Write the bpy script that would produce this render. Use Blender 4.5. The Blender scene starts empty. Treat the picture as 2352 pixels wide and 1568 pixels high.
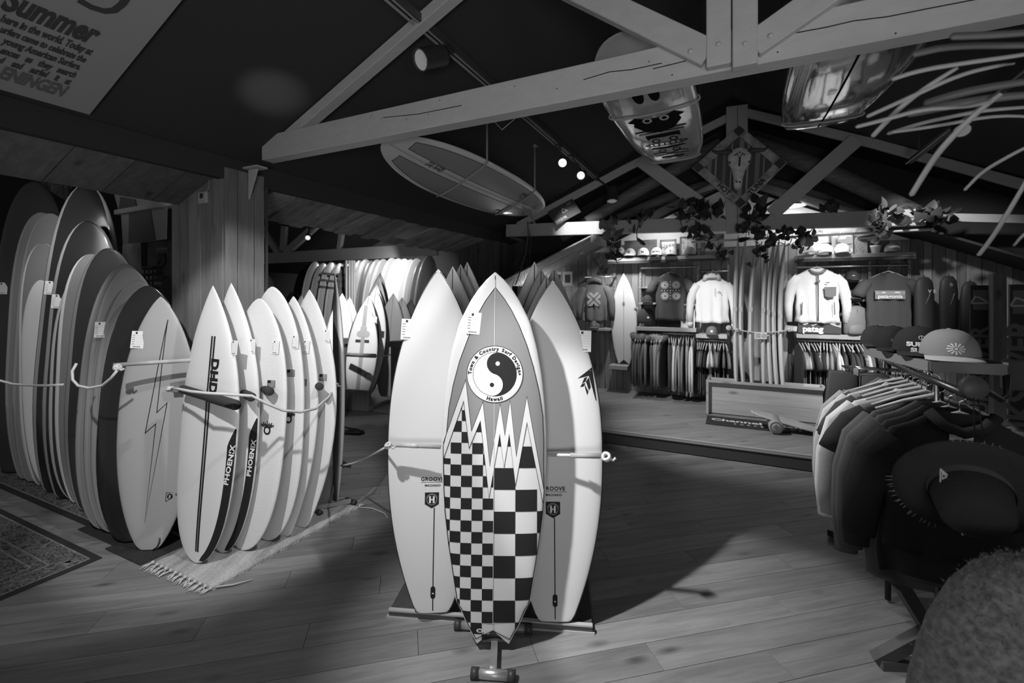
import bpy, bmesh, math, random
from mathutils import Vector, Matrix
random.seed(7)
PI = math.pi
SC = bpy.context.scene
COL = SC.collection
# ------------------------------------------------------------------ camera, world, lights, exposure
F = 1050.0                      # focal length in pixels of the 2352 px frame
EYE = 1.65
cd = bpy.data.cameras.new('camera')
cam = bpy.data.objects.new('camera', cd); COL.objects.link(cam)
cam.location = (0, 0, EYE); cam.rotation_euler = (PI/2, 0, 0)
cd.sensor_width = 36.0; cd.lens = F/2352*36.0
cd.shift_y = -104/2352.0
cd.clip_start = .02
cd.dof.use_dof = True; cd.dof.focus_distance = 2.6; cd.dof.aperture_fstop = 2.2
SC.camera = cam
SC.view_settings.view_transform = 'Standard'; SC.view_settings.look = 'None'
SC.view_settings.gamma = 1; SC.view_settings.use_curve_mapping = False
SC.view_settings.exposure = 0.0
W = bpy.data.worlds.new('world'); SC.world = W; W.use_nodes = True
W.node_tree.nodes['Background'].inputs[0].default_value = (1, 1, 1, 1)
W.node_tree.nodes['Background'].inputs[1].default_value = 0.19

UX, UY = 0.9018, -0.4321        # room axis u (along the trusses), v (into the shop)
U = Vector((UX, UY, 0)); V = Vector((-UY, UX, 0)); Z = Vector((0, 0, 1))
def R(u, v, z): return U*u + V*v + Z*z
def uv(p): return p.dot(U), p.dot(V)
def at(px, py, d): return Vector(((px-1176)/F*d, d, EYE-(py-680)/F*d))
def atz(px, py, z): return at(px, py, (EYE-z)*F/(py-680))
def atv(px, py, v):
    return at(px, py, v/(((px-1176)/F)*V.x + V.y))
def atu(px, py, u):
    return at(px, py, u/(((px-1176)/F)*U.x + U.y))

def spot(name, loc, aim, watts, deg, blend=.2, size=.04):
    ld = bpy.data.lights.new(name, 'SPOT'); ld.energy = watts; ld.spot_size = math.radians(deg)
    ld.spot_blend = blend; ld.shadow_soft_size = size
    o = bpy.data.objects.new(name, ld); COL.objects.link(o); o.location = loc
    o.rotation_euler = (Vector(aim)-Vector(loc)).to_track_quat('-Z', 'Y').to_euler()
    return o
def point(name, loc, watts, size=.1):
    ld = bpy.data.lights.new(name, 'POINT'); ld.energy = watts; ld.shadow_soft_size = size
    o = bpy.data.objects.new(name, ld); COL.objects.link(o); o.location = loc
    return o
spot('spotlight_on_boards', (-1.27, 1.28, 3.3), (.32, 2.34, 0), 500, 40, .75)
spot('fill_on_floor', (-1.27, 1.22, 3.3), (1.0, 2.3, 0), 420, 23, .35)  # extra spot added beside the board light to brighten its floor pool
spot('spotlight_on_rack', (-1.50, .62, 3.3), (-2.0, 3.2, .8), 310, 37, .35)
spot('spotlight_on_rack', (.30, 1.75, 3.25), (-1.9, 3.15, .95), 170, 43, .3)
spot('spotlight_far_left', R(-3.95, .75, 2.5), (-3.9, 3.9, 1.1), 60, 70, .7)
spot('spotlight_beam', R(-1.9, 5.3, 3.1), R(-1.95, 6.3, 2.62), 110, 40, .8)
spot('spotlight_beam', R(1.35, 5.4, 3.0), R(1.95, 6.55, 2.42), 110, 46, .8)
spot('spotlight_wall', R(-1.15, 4.3, 3.3), R(-.22, 7.1, 1.42), 750, 17, .8)
spot('spotlight_wall', R(1.35, 4.3, 3.2), R(1.0, 7.1, 1.5), 250, 26, .8)
spot('spotlight_wall', R(-1.35, 6.45, 2.40), R(-1.55, 7.25, 1.15), 75, 95, .8)
spot('spotlight_wall', R(1.9, 4.4, 2.9), R(1.2, 7.1, .9), 420, 40, .8)
spot('spotlight_shelf', R(-.9, 6.6, 2.72), R(-1.0, 7.3, 2.3), 26, 100, .9)
spot('spotlight_shelf', R(1.2, 6.65, 2.62), R(1.2, 7.3, 2.3), 26, 100, .9)
spot('spotlight_bench', R(-1.7, 3.6, 3.2), R(.2, 6.2, .2), 520, 50, .8)
spot('spotlight_rack_right', R(-1.15, 2.7, 3.2), (1.75, 2.0, 1.2), 260, 34, .8)
spot('spotlight_far_hall', R(-6.2, 6.7, 2.9), R(-7.7, 8.8, 1.9), 420, 80, 1)
spot('spotlight_far_hall', R(-4.3, 3.7, 2.9), R(-5.4, 5.5, 1.2), 420, 46, .7)
spot('spotlight_far_hall', R(-5.3, 4.3, 2.9), R(-6.2, 5.9, 1.4), 260, 46, .7)
spot('spotlight_far_hall', R(-4.9, 5.7, 1.9), R(-5.5, 6.15, 2.3), 14, 70, .8)
spot('spotlight_far_hall', R(-4.6, 1.2, 2.2), R(-6.0, 3.0, 2.3), 30, 60, .7, .3)
point('aisle_light', R(-2.95, 7.0, 1.75), 9, .1)
spot('fill_uplight', (-.2, -1.6, 1.1), (-.1, 3.2, 3.1), 170, 95, 1, .5)  # added fill aimed up from behind the camera, stands in for floor bounce
spot('fill_truss', (1.6, -1.0, 1.7), (1.0, 2.2, 2.85), 32, 70, 1, .4)  # added fill that lifts the near truss, no fitting of the shop
spot('fill_ceiling_glow', (-1.2, 1.75, 1.7), at(640, 180, 3.1), 50, 15, 1)  # added spot imitating a patch of light reflected onto the ceiling

# ------------------------------------------------------------------ materials
MATS = {}
def mat(name, g, rough=.6, spec=.4, coat=0, metal=0, emit=0, bump=0, bscale=200, var=0, vscale=3, vstretch=(1,1,1), alpha=None, sheen=0, rnd=0):
    if name in MATS: return MATS[name]
    m = bpy.data.materials.new(name); m.use_nodes = True; MATS[name] = m
    nt = m.node_tree; N = nt.nodes; L = nt.links; b = N['Principled BSDF']
    b.inputs['Base Color'].default_value = (g, g, g, 1)
    b.inputs['Roughness'].default_value = rough
    b.inputs['Specular IOR Level'].default_value = spec
    b.inputs['Coat Weight'].default_value = coat; b.inputs['Coat Roughness'].default_value = .06
    b.inputs['Metallic'].default_value = metal
    b.inputs['Sheen Weight'].default_value = sheen
    if emit:
        b.inputs['Emission Color'].default_value = (1, 1, 1, 1); b.inputs['Emission Strength'].default_value = emit
    if bump or var or rnd:
        tc = N.new('ShaderNodeTexCoord'); mp = N.new('ShaderNodeMapping'); L.new(tc.outputs['Object'], mp.inputs[0])
        mp.inputs['Scale'].default_value = vstretch
    if bump:
        n = N.new('ShaderNodeTexNoise'); n.inputs['Scale'].default_value = bscale; L.new(mp.outputs[0], n.inputs[0])
        bp = N.new('ShaderNodeBump'); bp.inputs['Strength'].default_value = bump; bp.inputs['Distance'].default_value = .004
        L.new(n.outputs[0], bp.inputs['Height']); L.new(bp.outputs[0], b.inputs['Normal'])
    if var or rnd:
        n = N.new('ShaderNodeTexNoise'); n.inputs['Scale'].default_value = vscale; n.inputs['Detail'].default_value = 6
        L.new(mp.outputs[0], n.inputs[0])
        mr = N.new('ShaderNodeMapRange'); mr.inputs[1].default_value = .3; mr.inputs[2].default_value = .7
        mr.inputs[3].default_value = g*(1-var); mr.inputs[4].default_value = g*(1+var)
        L.new(n.outputs[0], mr.inputs[0]); out = mr.outputs[0]
        if rnd:
            oi = N.new('ShaderNodeObjectInfo'); m2 = N.new('ShaderNodeMapRange'); L.new(oi.outputs['Random'], m2.inputs[0])
            m2.inputs[3].default_value = 1-rnd; m2.inputs[4].default_value = 1+rnd
            mu = N.new('ShaderNodeMath'); mu.operation = 'MULTIPLY'; L.new(out, mu.inputs[0]); L.new(m2.outputs[0], mu.inputs[1]); out = mu.outputs[0]
        L.new(out, b.inputs['Base Color'])
    return m

def wood(name, g, axis=(1, 0, 0), var=.3, rnd=.15, rough=.55, spec=.35, grain=1.0, knots=True):
    """long grain along axis (object space), per-board brightness, knots"""
    if name in MATS: return MATS[name]
    m = bpy.data.materials.new(name); m.use_nodes = True; MATS[name] = m
    nt = m.node_tree; N = nt.nodes; L = nt.links; b = N['Principled BSDF']
    b.inputs['Roughness'].default_value = rough; b.inputs['Specular IOR Level'].default_value = spec
    tc = N.new('ShaderNodeTexCoord'); oi = N.new('ShaderNodeObjectInfo')
    ax = Vector(axis).normalized()
    rot = ax.rotation_difference(Vector((1, 0, 0))).to_euler()
    mp = N.new('ShaderNodeMapping'); mp.vector_type = 'POINT'; L.new(tc.outputs['Object'], mp.inputs[0]); mp.inputs['Rotation'].default_value = rot
    ad = N.new('ShaderNodeVectorMath'); ad.operation = 'MULTIPLY_ADD'; L.new(mp.outputs[0], ad.inputs[0])
    ad.inputs[1].default_value = (1.3*grain, 16*grain, 16*grain)
    cb = N.new('ShaderNodeVectorMath'); cb.operation = 'SCALE'; cb.inputs[0].default_value = (37, 53, 19); L.new(oi.outputs['Random'], cb.inputs['Scale'])
    L.new(cb.outputs[0], ad.inputs[2])
    n = N.new('ShaderNodeTexNoise'); n.inputs['Scale'].default_value = 1.5; n.inputs['Detail'].default_value = 9; n.inputs['Roughness'].default_value = .68
    n.inputs['Distortion'].default_value = .35
    L.new(ad.outputs[0], n.inputs[0])
    mr = N.new('ShaderNodeMapRange'); mr.inputs[1].default_value = .3; mr.inputs[2].default_value = .72
    mr.inputs[3].default_value = g*(1-var); mr.inputs[4].default_value = g*(1+var); L.new(n.outputs[0], mr.inputs[0]); out = mr.outputs[0]
    m2 = N.new('ShaderNodeMapRange'); L.new(oi.outputs['Random'], m2.inputs[0]); m2.inputs[3].default_value = 1-rnd; m2.inputs[4].default_value = 1+rnd
    mu = N.new('ShaderNodeMath'); mu.operation = 'MULTIPLY'; L.new(out, mu.inputs[0]); L.new(m2.outputs[0], mu.inputs[1]); out = mu.outputs[0]
    if knots:
        a2 = N.new('ShaderNodeVectorMath'); a2.operation = 'MULTIPLY_ADD'; L.new(mp.outputs[0], a2.inputs[0]); a2.inputs[1].default_value = (2.2, 6, 6); L.new(cb.outputs[0], a2.inputs[2])
        vo = N.new('ShaderNodeTexVoronoi'); vo.inputs['Scale'].default_value = 1; L.new(a2.outputs[0], vo.inputs[0])
        kr = N.new('ShaderNodeMapRange'); kr.inputs[1].default_value = .03; kr.inputs[2].default_value = .17; kr.inputs[3].default_value = .42; kr.inputs[4].default_value = 1; L.new(vo.outputs['Distance'], kr.inputs[0])
        mk = N.new('ShaderNodeMath'); mk.operation = 'MULTIPLY'; L.new(out, mk.inputs[0]); L.new(kr.outputs[0], mk.inputs[1]); out = mk.outputs[0]
    L.new(out, b.inputs['Base Color'])
    bp = N.new('ShaderNodeBump'); bp.inputs['Strength'].default_value = .25; bp.inputs['Distance'].default_value = .003
    L.new(n.outputs[0], bp.inputs['Height']); L.new(bp.outputs[0], b.inputs['Normal'])
    return m

# ------------------------------------------------------------------ mesh builder
class MB:
    def __init__(s): s.v = []; s.f = []; s.m = []; s.sm = []
    def add(s, vs, fs, mi=0, smooth=False):
        o = len(s.v); s.v += [tuple(p) for p in vs]
        for f in fs: s.f.append([o+i for i in f]); s.m.append(mi); s.sm.append(smooth)
        return s
    def box(s, c, a, b, h, mi=0, A=None, B=None, H=None):
        """centre, full sizes a,b,h along axes A,B,H (default world)"""
        c = Vector(c); A = (A or Vector((1,0,0)))*a/2; B = (B or Vector((0,1,0)))*b/2; H = (H or Z)*h/2
        vs = [c+sa*A+sb*B+sh*H for sh in (-1,1) for sb in (-1,1) for sa in (-1,1)]
        return s.add(vs, [(0,2,3,1),(4,5,7,6),(0,1,5,4),(2,6,7,3),(0,4,6,2),(1,3,7,5)], mi)
    def bar(s, p, q, h, w, nrm, mi=0):
        """beam p->q, thickness w along nrm, height h across"""
        p, q = Vector(p), Vector(q); A = (q-p); l = A.length; A.normalize()
        B = Vector(nrm); B = (B-A*B.dot(A)).normalized(); H = B.cross(A)
        return s.box((p+q)/2, l, w, h, mi, A, B, H)
    def tube(s, pts, r, n=8, mi=0, flat=1.0, up=None, cap=True, closed=False):
        pts = [Vector(p) for p in pts]; k = len(pts)
        rs = r if isinstance(r, (list, tuple)) else [r]*k
        vs = []; ref = Vector(up) if up else None; prev = None
        for i in range(k):
            if closed: T = pts[(i+1) % k]-pts[i-1]
            else: T = pts[min(i+1, k-1)]-pts[max(i-1, 0)]
            T.normalize()
            r0 = ref if ref else (prev if prev else (Vector((0,0,1)) if abs(T.z) < .9 else Vector((1,0,0))))
            X = r0-T*r0.dot(T)
            if X.length < 1e-4: X = Vector((1,0,0))-T*T.x
            X.normalize(); Y = T.cross(X); prev = X
            for j in range(n):
                a = 2*PI*j/n; vs.append(pts[i]+X*math.cos(a)*rs[i]*flat+Y*math.sin(a)*rs[i])
        fs = [(i*n+j, i*n+(j+1) % n, (i+1)*n+(j+1) % n, (i+1)*n+j) for i in range(k-1) for j in range(n)]
        if closed: fs += [((k-1)*n+j, (k-1)*n+(j+1) % n, (j+1) % n, j) for j in range(n)]
        elif cap: fs += [tuple(range(n-1, -1, -1)), tuple((k-1)*n+j for j in range(n))]
        return s.add(vs, fs, mi, True)
    def lathe(s, prof, c=(0,0,0), ax=None, n=20, mi=0, sx=1, sy=1):
        ax = Vector(ax).normalized() if ax else Z; c = Vector(c)
        X = ax.orthogonal().normalized() if abs(ax.z) < .999 else Vector((1,0,0)); Y = ax.cross(X)
        vs = [c+X*r*math.cos(2*PI*j/n)*sx+Y*r*math.sin(2*PI*j/n)*sy+ax*h for r, h in prof for j in range(n)]
        fs = [(i*n+j, i*n+(j+1) % n, (i+1)*n+(j+1) % n, (i+1)*n+j) for i in range(len(prof)-1) for j in range(n)]
        return s.add(vs, fs, mi, True)
    def prism(s, poly, o, A, B, t, mi=0):
        """2D polygon in plane (o;A,B), extruded t along A x B"""
        o = Vector(o); A = Vector(A); B = Vector(B); Nn = A.cross(B).normalized(); n = len(poly)
        vs = [o+A*x+B*y for x, y in poly]+[o+A*x+B*y+Nn*t for x, y in poly]
        fs = [tuple(range(n-1, -1, -1)), tuple(range(n, 2*n))]+[(i, (i+1) % n, n+(i+1) % n, n+i) for i in range(n)]
        return s.add(vs, fs, mi)
    def compact(s):
        used = sorted({i for f in s.f for i in f}); mp = {k: n for n, k in enumerate(used)}
        s.v = [s.v[i] for i in used]; s.f = [[mp[i] for i in f] for f in s.f]
    def build(s, name, mats, parent=None, bevel=0):
        me = bpy.data.meshes.new(name); me.from_pydata(s.v, [], s.f)
        mats = mats if isinstance(mats, (list, tuple)) else [mats]
        for m in mats: me.materials.append(m)
        me.polygons.foreach_set('material_index', s.m); me.polygons.foreach_set('use_smooth', s.sm)
        me.update()
        if bevel:
            bm = bmesh.new(); bm.from_mesh(me)
            bmesh.ops.bevel(bm, geom=bm.edges[:], offset=bevel, segments=1, affect='EDGES'); bm.to_mesh(me); bm.free()
        return link(name, me, parent)
def link(name, me, parent=None):
    o = bpy.data.objects.new(name, me); COL.objects.link(o)
    if parent is not None:
        o.parent = parent
        if parent.get('worldparts') or parent.get('wp'): o.location = -parent.location
    return o
BASES = {}
def tag(o, label=None, cat=None, group=None, kind=None):
    if label: o['label'] = label
    if cat: o['category'] = cat
    if group: o['group'] = group
    if kind: o['kind'] = kind
    return o
def thing(name, label, cat, loc=(0,0,0), group=None, world=True, M=None):
    """Empty; world=True: its parts are given in world coordinates"""
    o = bpy.data.objects.new(name, None); COL.objects.link(o); o.empty_display_size = .1
    if M is not None: o.matrix_world = M
    else: o.location = loc
    if world and M is None: o['wp'] = 1
    return tag(o, label, cat, group)
def sub(mb, name, m, part):
    """sub-part of a world-coordinate part"""
    me_o = mb.build(name, m, None); me_o.parent = part
    return me_o
def struct(name, mb, m, label=None, **k):
    o = mb.build(name, m, None, **k); return tag(o, label, None, None, 'structure')
def ordinal(i): return ['first','second','third','fourth','fifth','sixth','seventh','eighth','ninth','tenth','eleventh','twelfth','thirteenth','fourteenth','fifteenth','sixteenth','seventeenth','eighteenth','nineteenth','twentieth','twenty-first','twenty-second','twenty-third','twenty-fourth'][i]

# ------------------------------------------------------------------ 2D text
FONT = {}
def text2d(s, size, bold=0.0, align='CENTER', shear=0, sx=1.0, spacing=1.0):
    key = (s, size, bold, align, shear, sx, spacing)
    if key in FONT: return FONT[key]
    cu = bpy.data.curves.new('t', 'FONT'); cu.body = s; cu.size = size; cu.offset = bold*size; cu.align_x = align; cu.align_y = 'CENTER'
    cu.shear = shear; cu.resolution_u = 3; cu.space_character = spacing
    o = bpy.data.objects.new('t', cu); COL.objects.link(o)
    dg = bpy.context.evaluated_depsgraph_get(); me = bpy.data.meshes.new_from_object(o.evaluated_get(dg))
    vs = [(v.co.x*sx, v.co.y) for v in me.vertices]; fs = [list(p.vertices) for p in me.polygons]
    bpy.data.objects.remove(o); bpy.data.curves.remove(cu); bpy.data.meshes.remove(me)
    FONT[key] = (vs, fs); return FONT[key]
def xf(tf, dx=0, dy=0, rot=0, s=1):
    vs, fs = tf; c, n = math.cos(rot), math.sin(rot)
    return ([(s*(x*c-y*n)+dx, s*(x*n+y*c)+dy) for x, y in vs], fs)
def merge(*tfs):
    V_, F_ = [], []
    for vs, fs in tfs:
        o = len(V_); V_ += vs; F_ += [[o+i for i in f] for f in fs]
    return V_, F_
def poly(*p): return (list(p), [list(range(len(p)))])
def rect(x0, y0, x1, y1): return poly((x0,y0),(x1,y0),(x1,y1),(x0,y1))
def disc(cx, cy, r, n=40, ry=None): return poly(*[(cx+r*math.cos(2*PI*i/n), cy+(ry or r)*math.sin(2*PI*i/n)) for i in range(n)])
def ring(cx, cy, r0, r1, n=48, a0=0, a1=2*PI):
    vs = []; fs = []
    for i in range(n+1):
        a = a0+(a1-a0)*i/n; vs += [(cx+r0*math.cos(a), cy+r0*math.sin(a)), (cx+r1*math.cos(a), cy+r1*math.sin(a))]
        if i: fs.append([2*i-2, 2*i-1, 2*i+1, 2*i])
    return vs, fs
def line2(pts, w, closed=False):
    vs = []; fs = []; k = len(pts); P = [Vector(p) for p in pts]
    for i in range(k):
        if closed: a, b, c = P[i-1], P[i], P[(i+1) % k]
        else: a, b, c = P[max(i-1,0)], P[i], P[min(i+1,k-1)]
        d1 = (b-a).normalized() if (b-a).length > 1e-9 else (c-b).normalized()
        d2 = (c-b).normalized() if (c-b).length > 1e-9 else d1
        t = d1+d2
        if t.length < 1e-6: t = d1.copy()
        t.normalize(); nr = Vector((-t.y, t.x)); co = max(.3, nr.dot(Vector((-d1.y, d1.x))))
        vs += [tuple(b+nr*w/2/co), tuple(b-nr*w/2/co)]
        if i: fs.append([2*i-2, 2*i-1, 2*i+1, 2*i])
    if closed: fs.append([2*k-2, 2*k-1, 1, 0])
    return vs, fs
def flat(tf, M, m, name='print', parent=None, off=.0):
    """2D geometry laid on plane given by matrix M (x,y in plane, z normal)"""
    vs, fs = tf; mb = MB(); mb.add([M @ Vector((x, y, off)) for x, y in vs], fs)
    return mb.build(name, m, parent)
def plane_M(o, A, B):
    A = Vector(A).normalized(); B = Vector(B); B = (B-A*B.dot(A)).normalized(); Nn = A.cross(B)
    M = Matrix((A, B, Nn)).transposed().to_4x4(); M.translation = Vector(o); return M
def clip_poly(sub_, clip):
    """Sutherland-Hodgman, clip convex CCW"""
    out = list(sub_)
    for i in range(len(clip)):
        a, b = clip[i], clip[(i+1) % len(clip)]; inp = out; out = []
        if not inp: break
        ins = lambda p: (b[0]-a[0])*(p[1]-a[1])-(b[1]-a[1])*(p[0]-a[0]) >= 0
        for j in range(len(inp)):
            p, q = inp[j-1], inp[j]; ip, iq = ins(p), ins(q)
            if ip != iq:
                d1 = (b[0]-a[0])*(p[1]-a[1])-(b[1]-a[1])*(p[0]-a[0]); d2 = (b[0]-a[0])*(q[1]-a[1])-(b[1]-a[1])*(q[0]-a[0])
                t = d1/(d1-d2); out.append((p[0]+(q[0]-p[0])*t, p[1]+(q[1]-p[1])*t))
            if iq: out.append(q)
    return out

# shared materials
black = mat('black_paint', .055, .7, .25)
blackplas = mat('black_plastic', .045, .45)
rubber = mat('foam_rubber', .04, .75, .3, bump=.4, bscale=300)
steel = mat('brushed_steel', .55, .35, metal=.8)
chrome = mat('chrome', .7, .15, metal=1)
card = mat('white_card', .85, .6)
ink = mat('black_ink', .035, .5)
greyink = mat('grey_ink', .35, .6)
whiteink = mat('white_ink', .8, .6)
rope_m = mat('cotton_rope', .62, .9, .1, bump=.8, bscale=400)
rope_d = mat('worn_rope', .32, .9, .1, bump=.8, bscale=400)
beam_m = wood('painted_beam', .50, (1,0,0), var=.07, rnd=.04, rough=.5, knots=False)
# ------------------------------------------------------------------ floor of separate laminate planks
floor_m = wood('laminate_floor', .205, (.975, .22, 0), var=.34, rnd=.2, rough=.42, spec=.45, grain=.9)
plat_m = wood('platform_floor', .24, (.975, .22, 0), var=.25, rnd=.1, rough=.5, grain=.9)
fl = MB(); fl.box(R(-2, 3.5, -.03), 17, 18, .04, 0, U, V)
floor = struct('floor', fl, mat('subfloor', .10, .8), 'dark laminate floor running between the boards and the platform')
D1 = Vector((.975, .2222)).normalized(); D2 = Vector((-D1.y, D1.x))
def planks(parent, region, z, m, n0, n1, wd, lg, th, keep):
    cnt = 0
    for j in range(n0, n1):
        off = (j*0.618 % 1)*lg
        for i in range(-8, 9):
            x0, x1, y0, y1 = i*lg+off+.0012, (i+1)*lg+off-.0012, j*wd+.0012, (j+1)*wd-.0012
            q = [D1*x0+D2*y0, D1*x1+D2*y0, D1*x1+D2*y1, D1*x0+D2*y1]
            q = clip_poly([tuple(p) for p in q], region)
            if len(q) < 3: continue
            cx = sum(p[0] for p in q)/len(q); cy = sum(p[1] for p in q)/len(q)
            if not keep(cx, cy): continue
            mb = MB(); mb.prism([(p[0]-cx, p[1]-cy) for p in q], (0, 0, -th), (1,0,0), (0,1,0), th)
            o = mb.build('plank', m, parent); o.location = (cx, cy, z); cnt += 1
    return cnt
reg = [tuple(R(-6.5, .3, 0).xy), tuple(R(3.2, .3, 0).xy), tuple(R(3.2, 5.1, 0).xy), tuple(R(-6.5, 5.1, 0).xy)]
nfl = planks(floor, reg, 0, floor_m, 3, 40, .165, 1.38, .012, lambda x, y: y > 1.5 and abs(x) < 1.2*y+.9)
# platform
pl = MB(); pl.box(R(.25, 6.2, .07), 6.9, 2.24, .12, 0, U, V)
plat = struct('platform', pl, mat('riser_black', .05, .6), 'low black platform carrying the clothing department')
reg = [tuple(R(-3.2, 5.09, 0).xy), tuple(R(3.6, 5.09, 0).xy), tuple(R(3.6, 7.3, 0).xy), tuple(R(-3.2, 7.3, 0).xy)]
planks(plat, reg, .16, plat_m, 18, 52, .165, 1.38, .03, lambda x, y: True)
for k, (g, dz) in enumerate(((.42, 0), (.2, .009), (.42, .018), (.2, .027))):
    e = MB(); e.box(R(.2, 5.078, .156-dz), 6.8, .02, .0088, 0, U, V)
    e.build('ply_edge', mat('ply_%d' % (k % 2), g, .6), plat)
# far hall floor
ff = MB(); ff.box(R(-8, 7.6, -.005), 9.6, 5.0, .02, 0, U, V)
struct('floor_far_hall', ff, wood('far_floor', .2, (.975, .22, 0)), 'dark laminate floor of the neighbouring hall')

# ------------------------------------------------------------------ roof
ceil_m = mat('black_ceiling', .055, .85, .1)
SL = .45; RZ = 4.15
def roofplane(u0, z0, u1, z1, v0, v1, m, t=.05):
    mb = MB(); a, b, c, d = R(u0, v0, z0), R(u1, v0, z1), R(u1, v1, z1), R(u0, v1, z0); up = Z*t
    mb.add([a, b, c, d, a+up, b+up, c+up, d+up], [(0,1,2,3),(7,6,5,4),(0,4,5,1),(1,5,6,2),(2,6,7,3),(3,7,4,0)]); return mb
struct('ceiling_left', roofplane(0, RZ, -3.32, RZ-3.32*SL, -.6, 7.5, ceil_m), ceil_m, 'black painted sloping ceiling left of the ridge')
struct('ceiling_right', roofplane(0, RZ, 4.2, RZ-4.2*SL, -.6, 7.5, ceil_m), ceil_m, 'black painted sloping ceiling right of the ridge')
struct('ceiling_far_hall', roofplane(-3.5, 2.66, -6.9, 4.0, -.6, 10.2, ceil_m), ceil_m, 'black sloping ceiling of the neighbouring hall')
struct('ceiling_far_hall', roofplane(-6.9, 4.0, -11.5, 2.2, -.6, 10.2, ceil_m), ceil_m, 'black ceiling slope at the far side of the neighbouring hall')
wf = MB(); wf.box(R(-7.6, 10.1, 1.9), 9.2, .08, 4.2, 0, U, V)
struct('wall_far_hall', wf, mat('far_hall_wall', .09, .8), 'dark end wall of the neighbouring hall')
ws = MB(); ws.box(R(-11.3, 5, 1.6), .08, 11, 3.4, 0, U, V)
struct('wall_far_left', ws, mat('far_hall_wall', .09, .8), 'dark side wall of the neighbouring hall')
# fascia along the opening: short sloping planks
fas_m = wood('fascia_dark', .15, U, var=.3, rnd=.25, rough=.7)
fas_m2 = wood('fascia_planks', .24, U, var=.4, rnd=.3, rough=.7)
fc = MB(); fc.box(R(-3.33, 3.15, 2.58), .06, 7.4, .16, 0, U, V)
fascia = struct('trim_1', fc, ceil_m, 'black beam edge above the plank eave')
def zt(v): return 2.60-.02*v
def eave(v0, v1, m, lift, drop=0.0, cut=0.0):
    top = [R(-3.30, v0, zt(v0)+lift), R(-3.30, v1, zt(v1)+lift)]
    k = 1+drop
    bot = [R(-3.30-.55*k, v0, zt(v0)-.22*k+.01*v0+lift), R(-3.30-.55*k, v1, zt(v1)-.22*k+.01*v1+lift)]
    if cut: top = [t.lerp(b, cut) for t, b in zip(top, bot)]
    n = (bot[0]-top[0]).cross(top[1]-top[0]).normalized()*-.018
    mb = MB(); a, b, c, d = top[0], top[1], bot[1], bot[0]
    mb.add([a, b, c, d, a+n, b+n, c+n, d+n], [(0,1,2,3),(7,6,5,4),(0,4,5,1),(1,5,6,2),(2,6,7,3),(3,7,4,0)])
    return mb.build('plank', m, fascia)
v = -.2
while v < 2.05:
    w_ = .30; eave(v, min(v+w_-.006, 2.07), fas_m, random.uniform(-.004, .004), random.uniform(0, .03)); v += w_
v = 2.40; i = 0
while v < 6.2:
    w_ = .135
    if i not in (15, 16): eave(v, v+w_-.008, fas_m2, random.choice((-.012, 0, .006)), random.uniform(-.03, .09))
    else: eave(v, v+w_-.008, fas_m2, 0, .1, .75)
    v += w_; i += 1
# clad post by the opening
post_m = wood('post_planks', .21, (0,0,1), var=.25, rnd=.2, rough=.6)
pc = MB(); pc.box(R(-3.62, 2.24, 1.3), .60, .27, 2.6, 0, U, V)
post = struct('pillar', pc, mat('post_core', .06, .8), 'broad post clad in vertical wooden boards')
us = [-3.94, -3.84, -3.72, -3.56, -3.42, -3.305]
for a, b in zip(us, us[1:]):
    m_ = MB(); m_.box(R((a+b)/2, 2.085, 1.3), b-a-.008, .025+random.uniform(0, .006), 2.56, 0, U, V); m_.build('plank', post_m, post)
for a, b in ((2.075, 2.17), (2.17, 2.30), (2.30, 2.385)):
    m_ = MB(); m_.box(R(-3.30, (a+b)/2, 1.3), .025, b-a-.006, 2.56, 0, U, V); m_.build('plank', post_m, post)
m_ = MB(); m_.box(R(-3.285, 2.40, 1.25), .014, .02, 2.5, 0, U, V); m_.build('metal_edge', mat('dark_metal', .12, .4, metal=.5), post)
br = MB(); br.prism([(0,0), (.1,0), (0,-.22)], R(-3.28, 2.26, 2.60), U, Z, .012); br.box(R(-3.22, 2.26, 2.61), .16, .09, .012, 0, U, V)
br.build('beam_bracket', beam_m, post)
# far post
pc = MB(); pc.box(R(-3.5, 6.35, 1.25), .5, .8, 2.5, 0, U, V)
post2 = struct('pillar', pc, mat('post_core', .06, .8), 'dark plank clad post at the far corner of the opening')
dk = wood('post_dark', .10, (0,0,1), var=.3, rnd=.25, rough=.7)
for k in range(5):
    a = 5.96+k*.158; m_ = MB(); m_.box(R(-3.24, a+.079, 1.25), .02+.006*(k % 2), .15, 2.48, 0, U, V); m_.build('plank', dk, post2)
for k in range(3):
    a = -3.74+k*.165; m_ = MB(); m_.box(R(a+.08, 5.94, 1.25), .158, .02, 2.48, 0, U, V); m_.build('plank', dk, post2)

# ------------------------------------------------------------------ near truss
t1 = thing('roof_truss', 'pale painted timber truss spanning the hall overhead', None); t1['kind'] = 'structure'
def atbar(p, q, h, w, vpl, name, par, m=None):
    mb = MB(); mb.bar(p, q, h, w, V); return mb.build(name, m or beam_m, par, bevel=.004)
NV = 2.24
mb = MB(); mb.bar(R(-3.12, NV+.05, 2.74), R(3.9, NV+.05, 2.74), .175, .10, V); chord = mb.build('bottom_chord', beam_m, t1, bevel=.005)
crack = mat('crack', .03, .9)
for pts in ([(1700,105),(1760,88),(1830,75),(1900,62),(1960,48),(2040,38),(2130,20),(2250,-3),(2352,-22)], [(1340,183),(1400,165),(1450,160),(1520,145)], [(880,270),(960,262),(1060,242)], [(1500,158),(1575,140)]):
    P = [atv(x, y, NV-.0012) for x, y in pts]; mb = MB()
    for a, b in zip(P, P[1:]): mb.bar(a, b, .004, .002, V)
    c_ = mb.build('crack', crack, chord)
rn = random.Random(12)
nh = MB()
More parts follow.
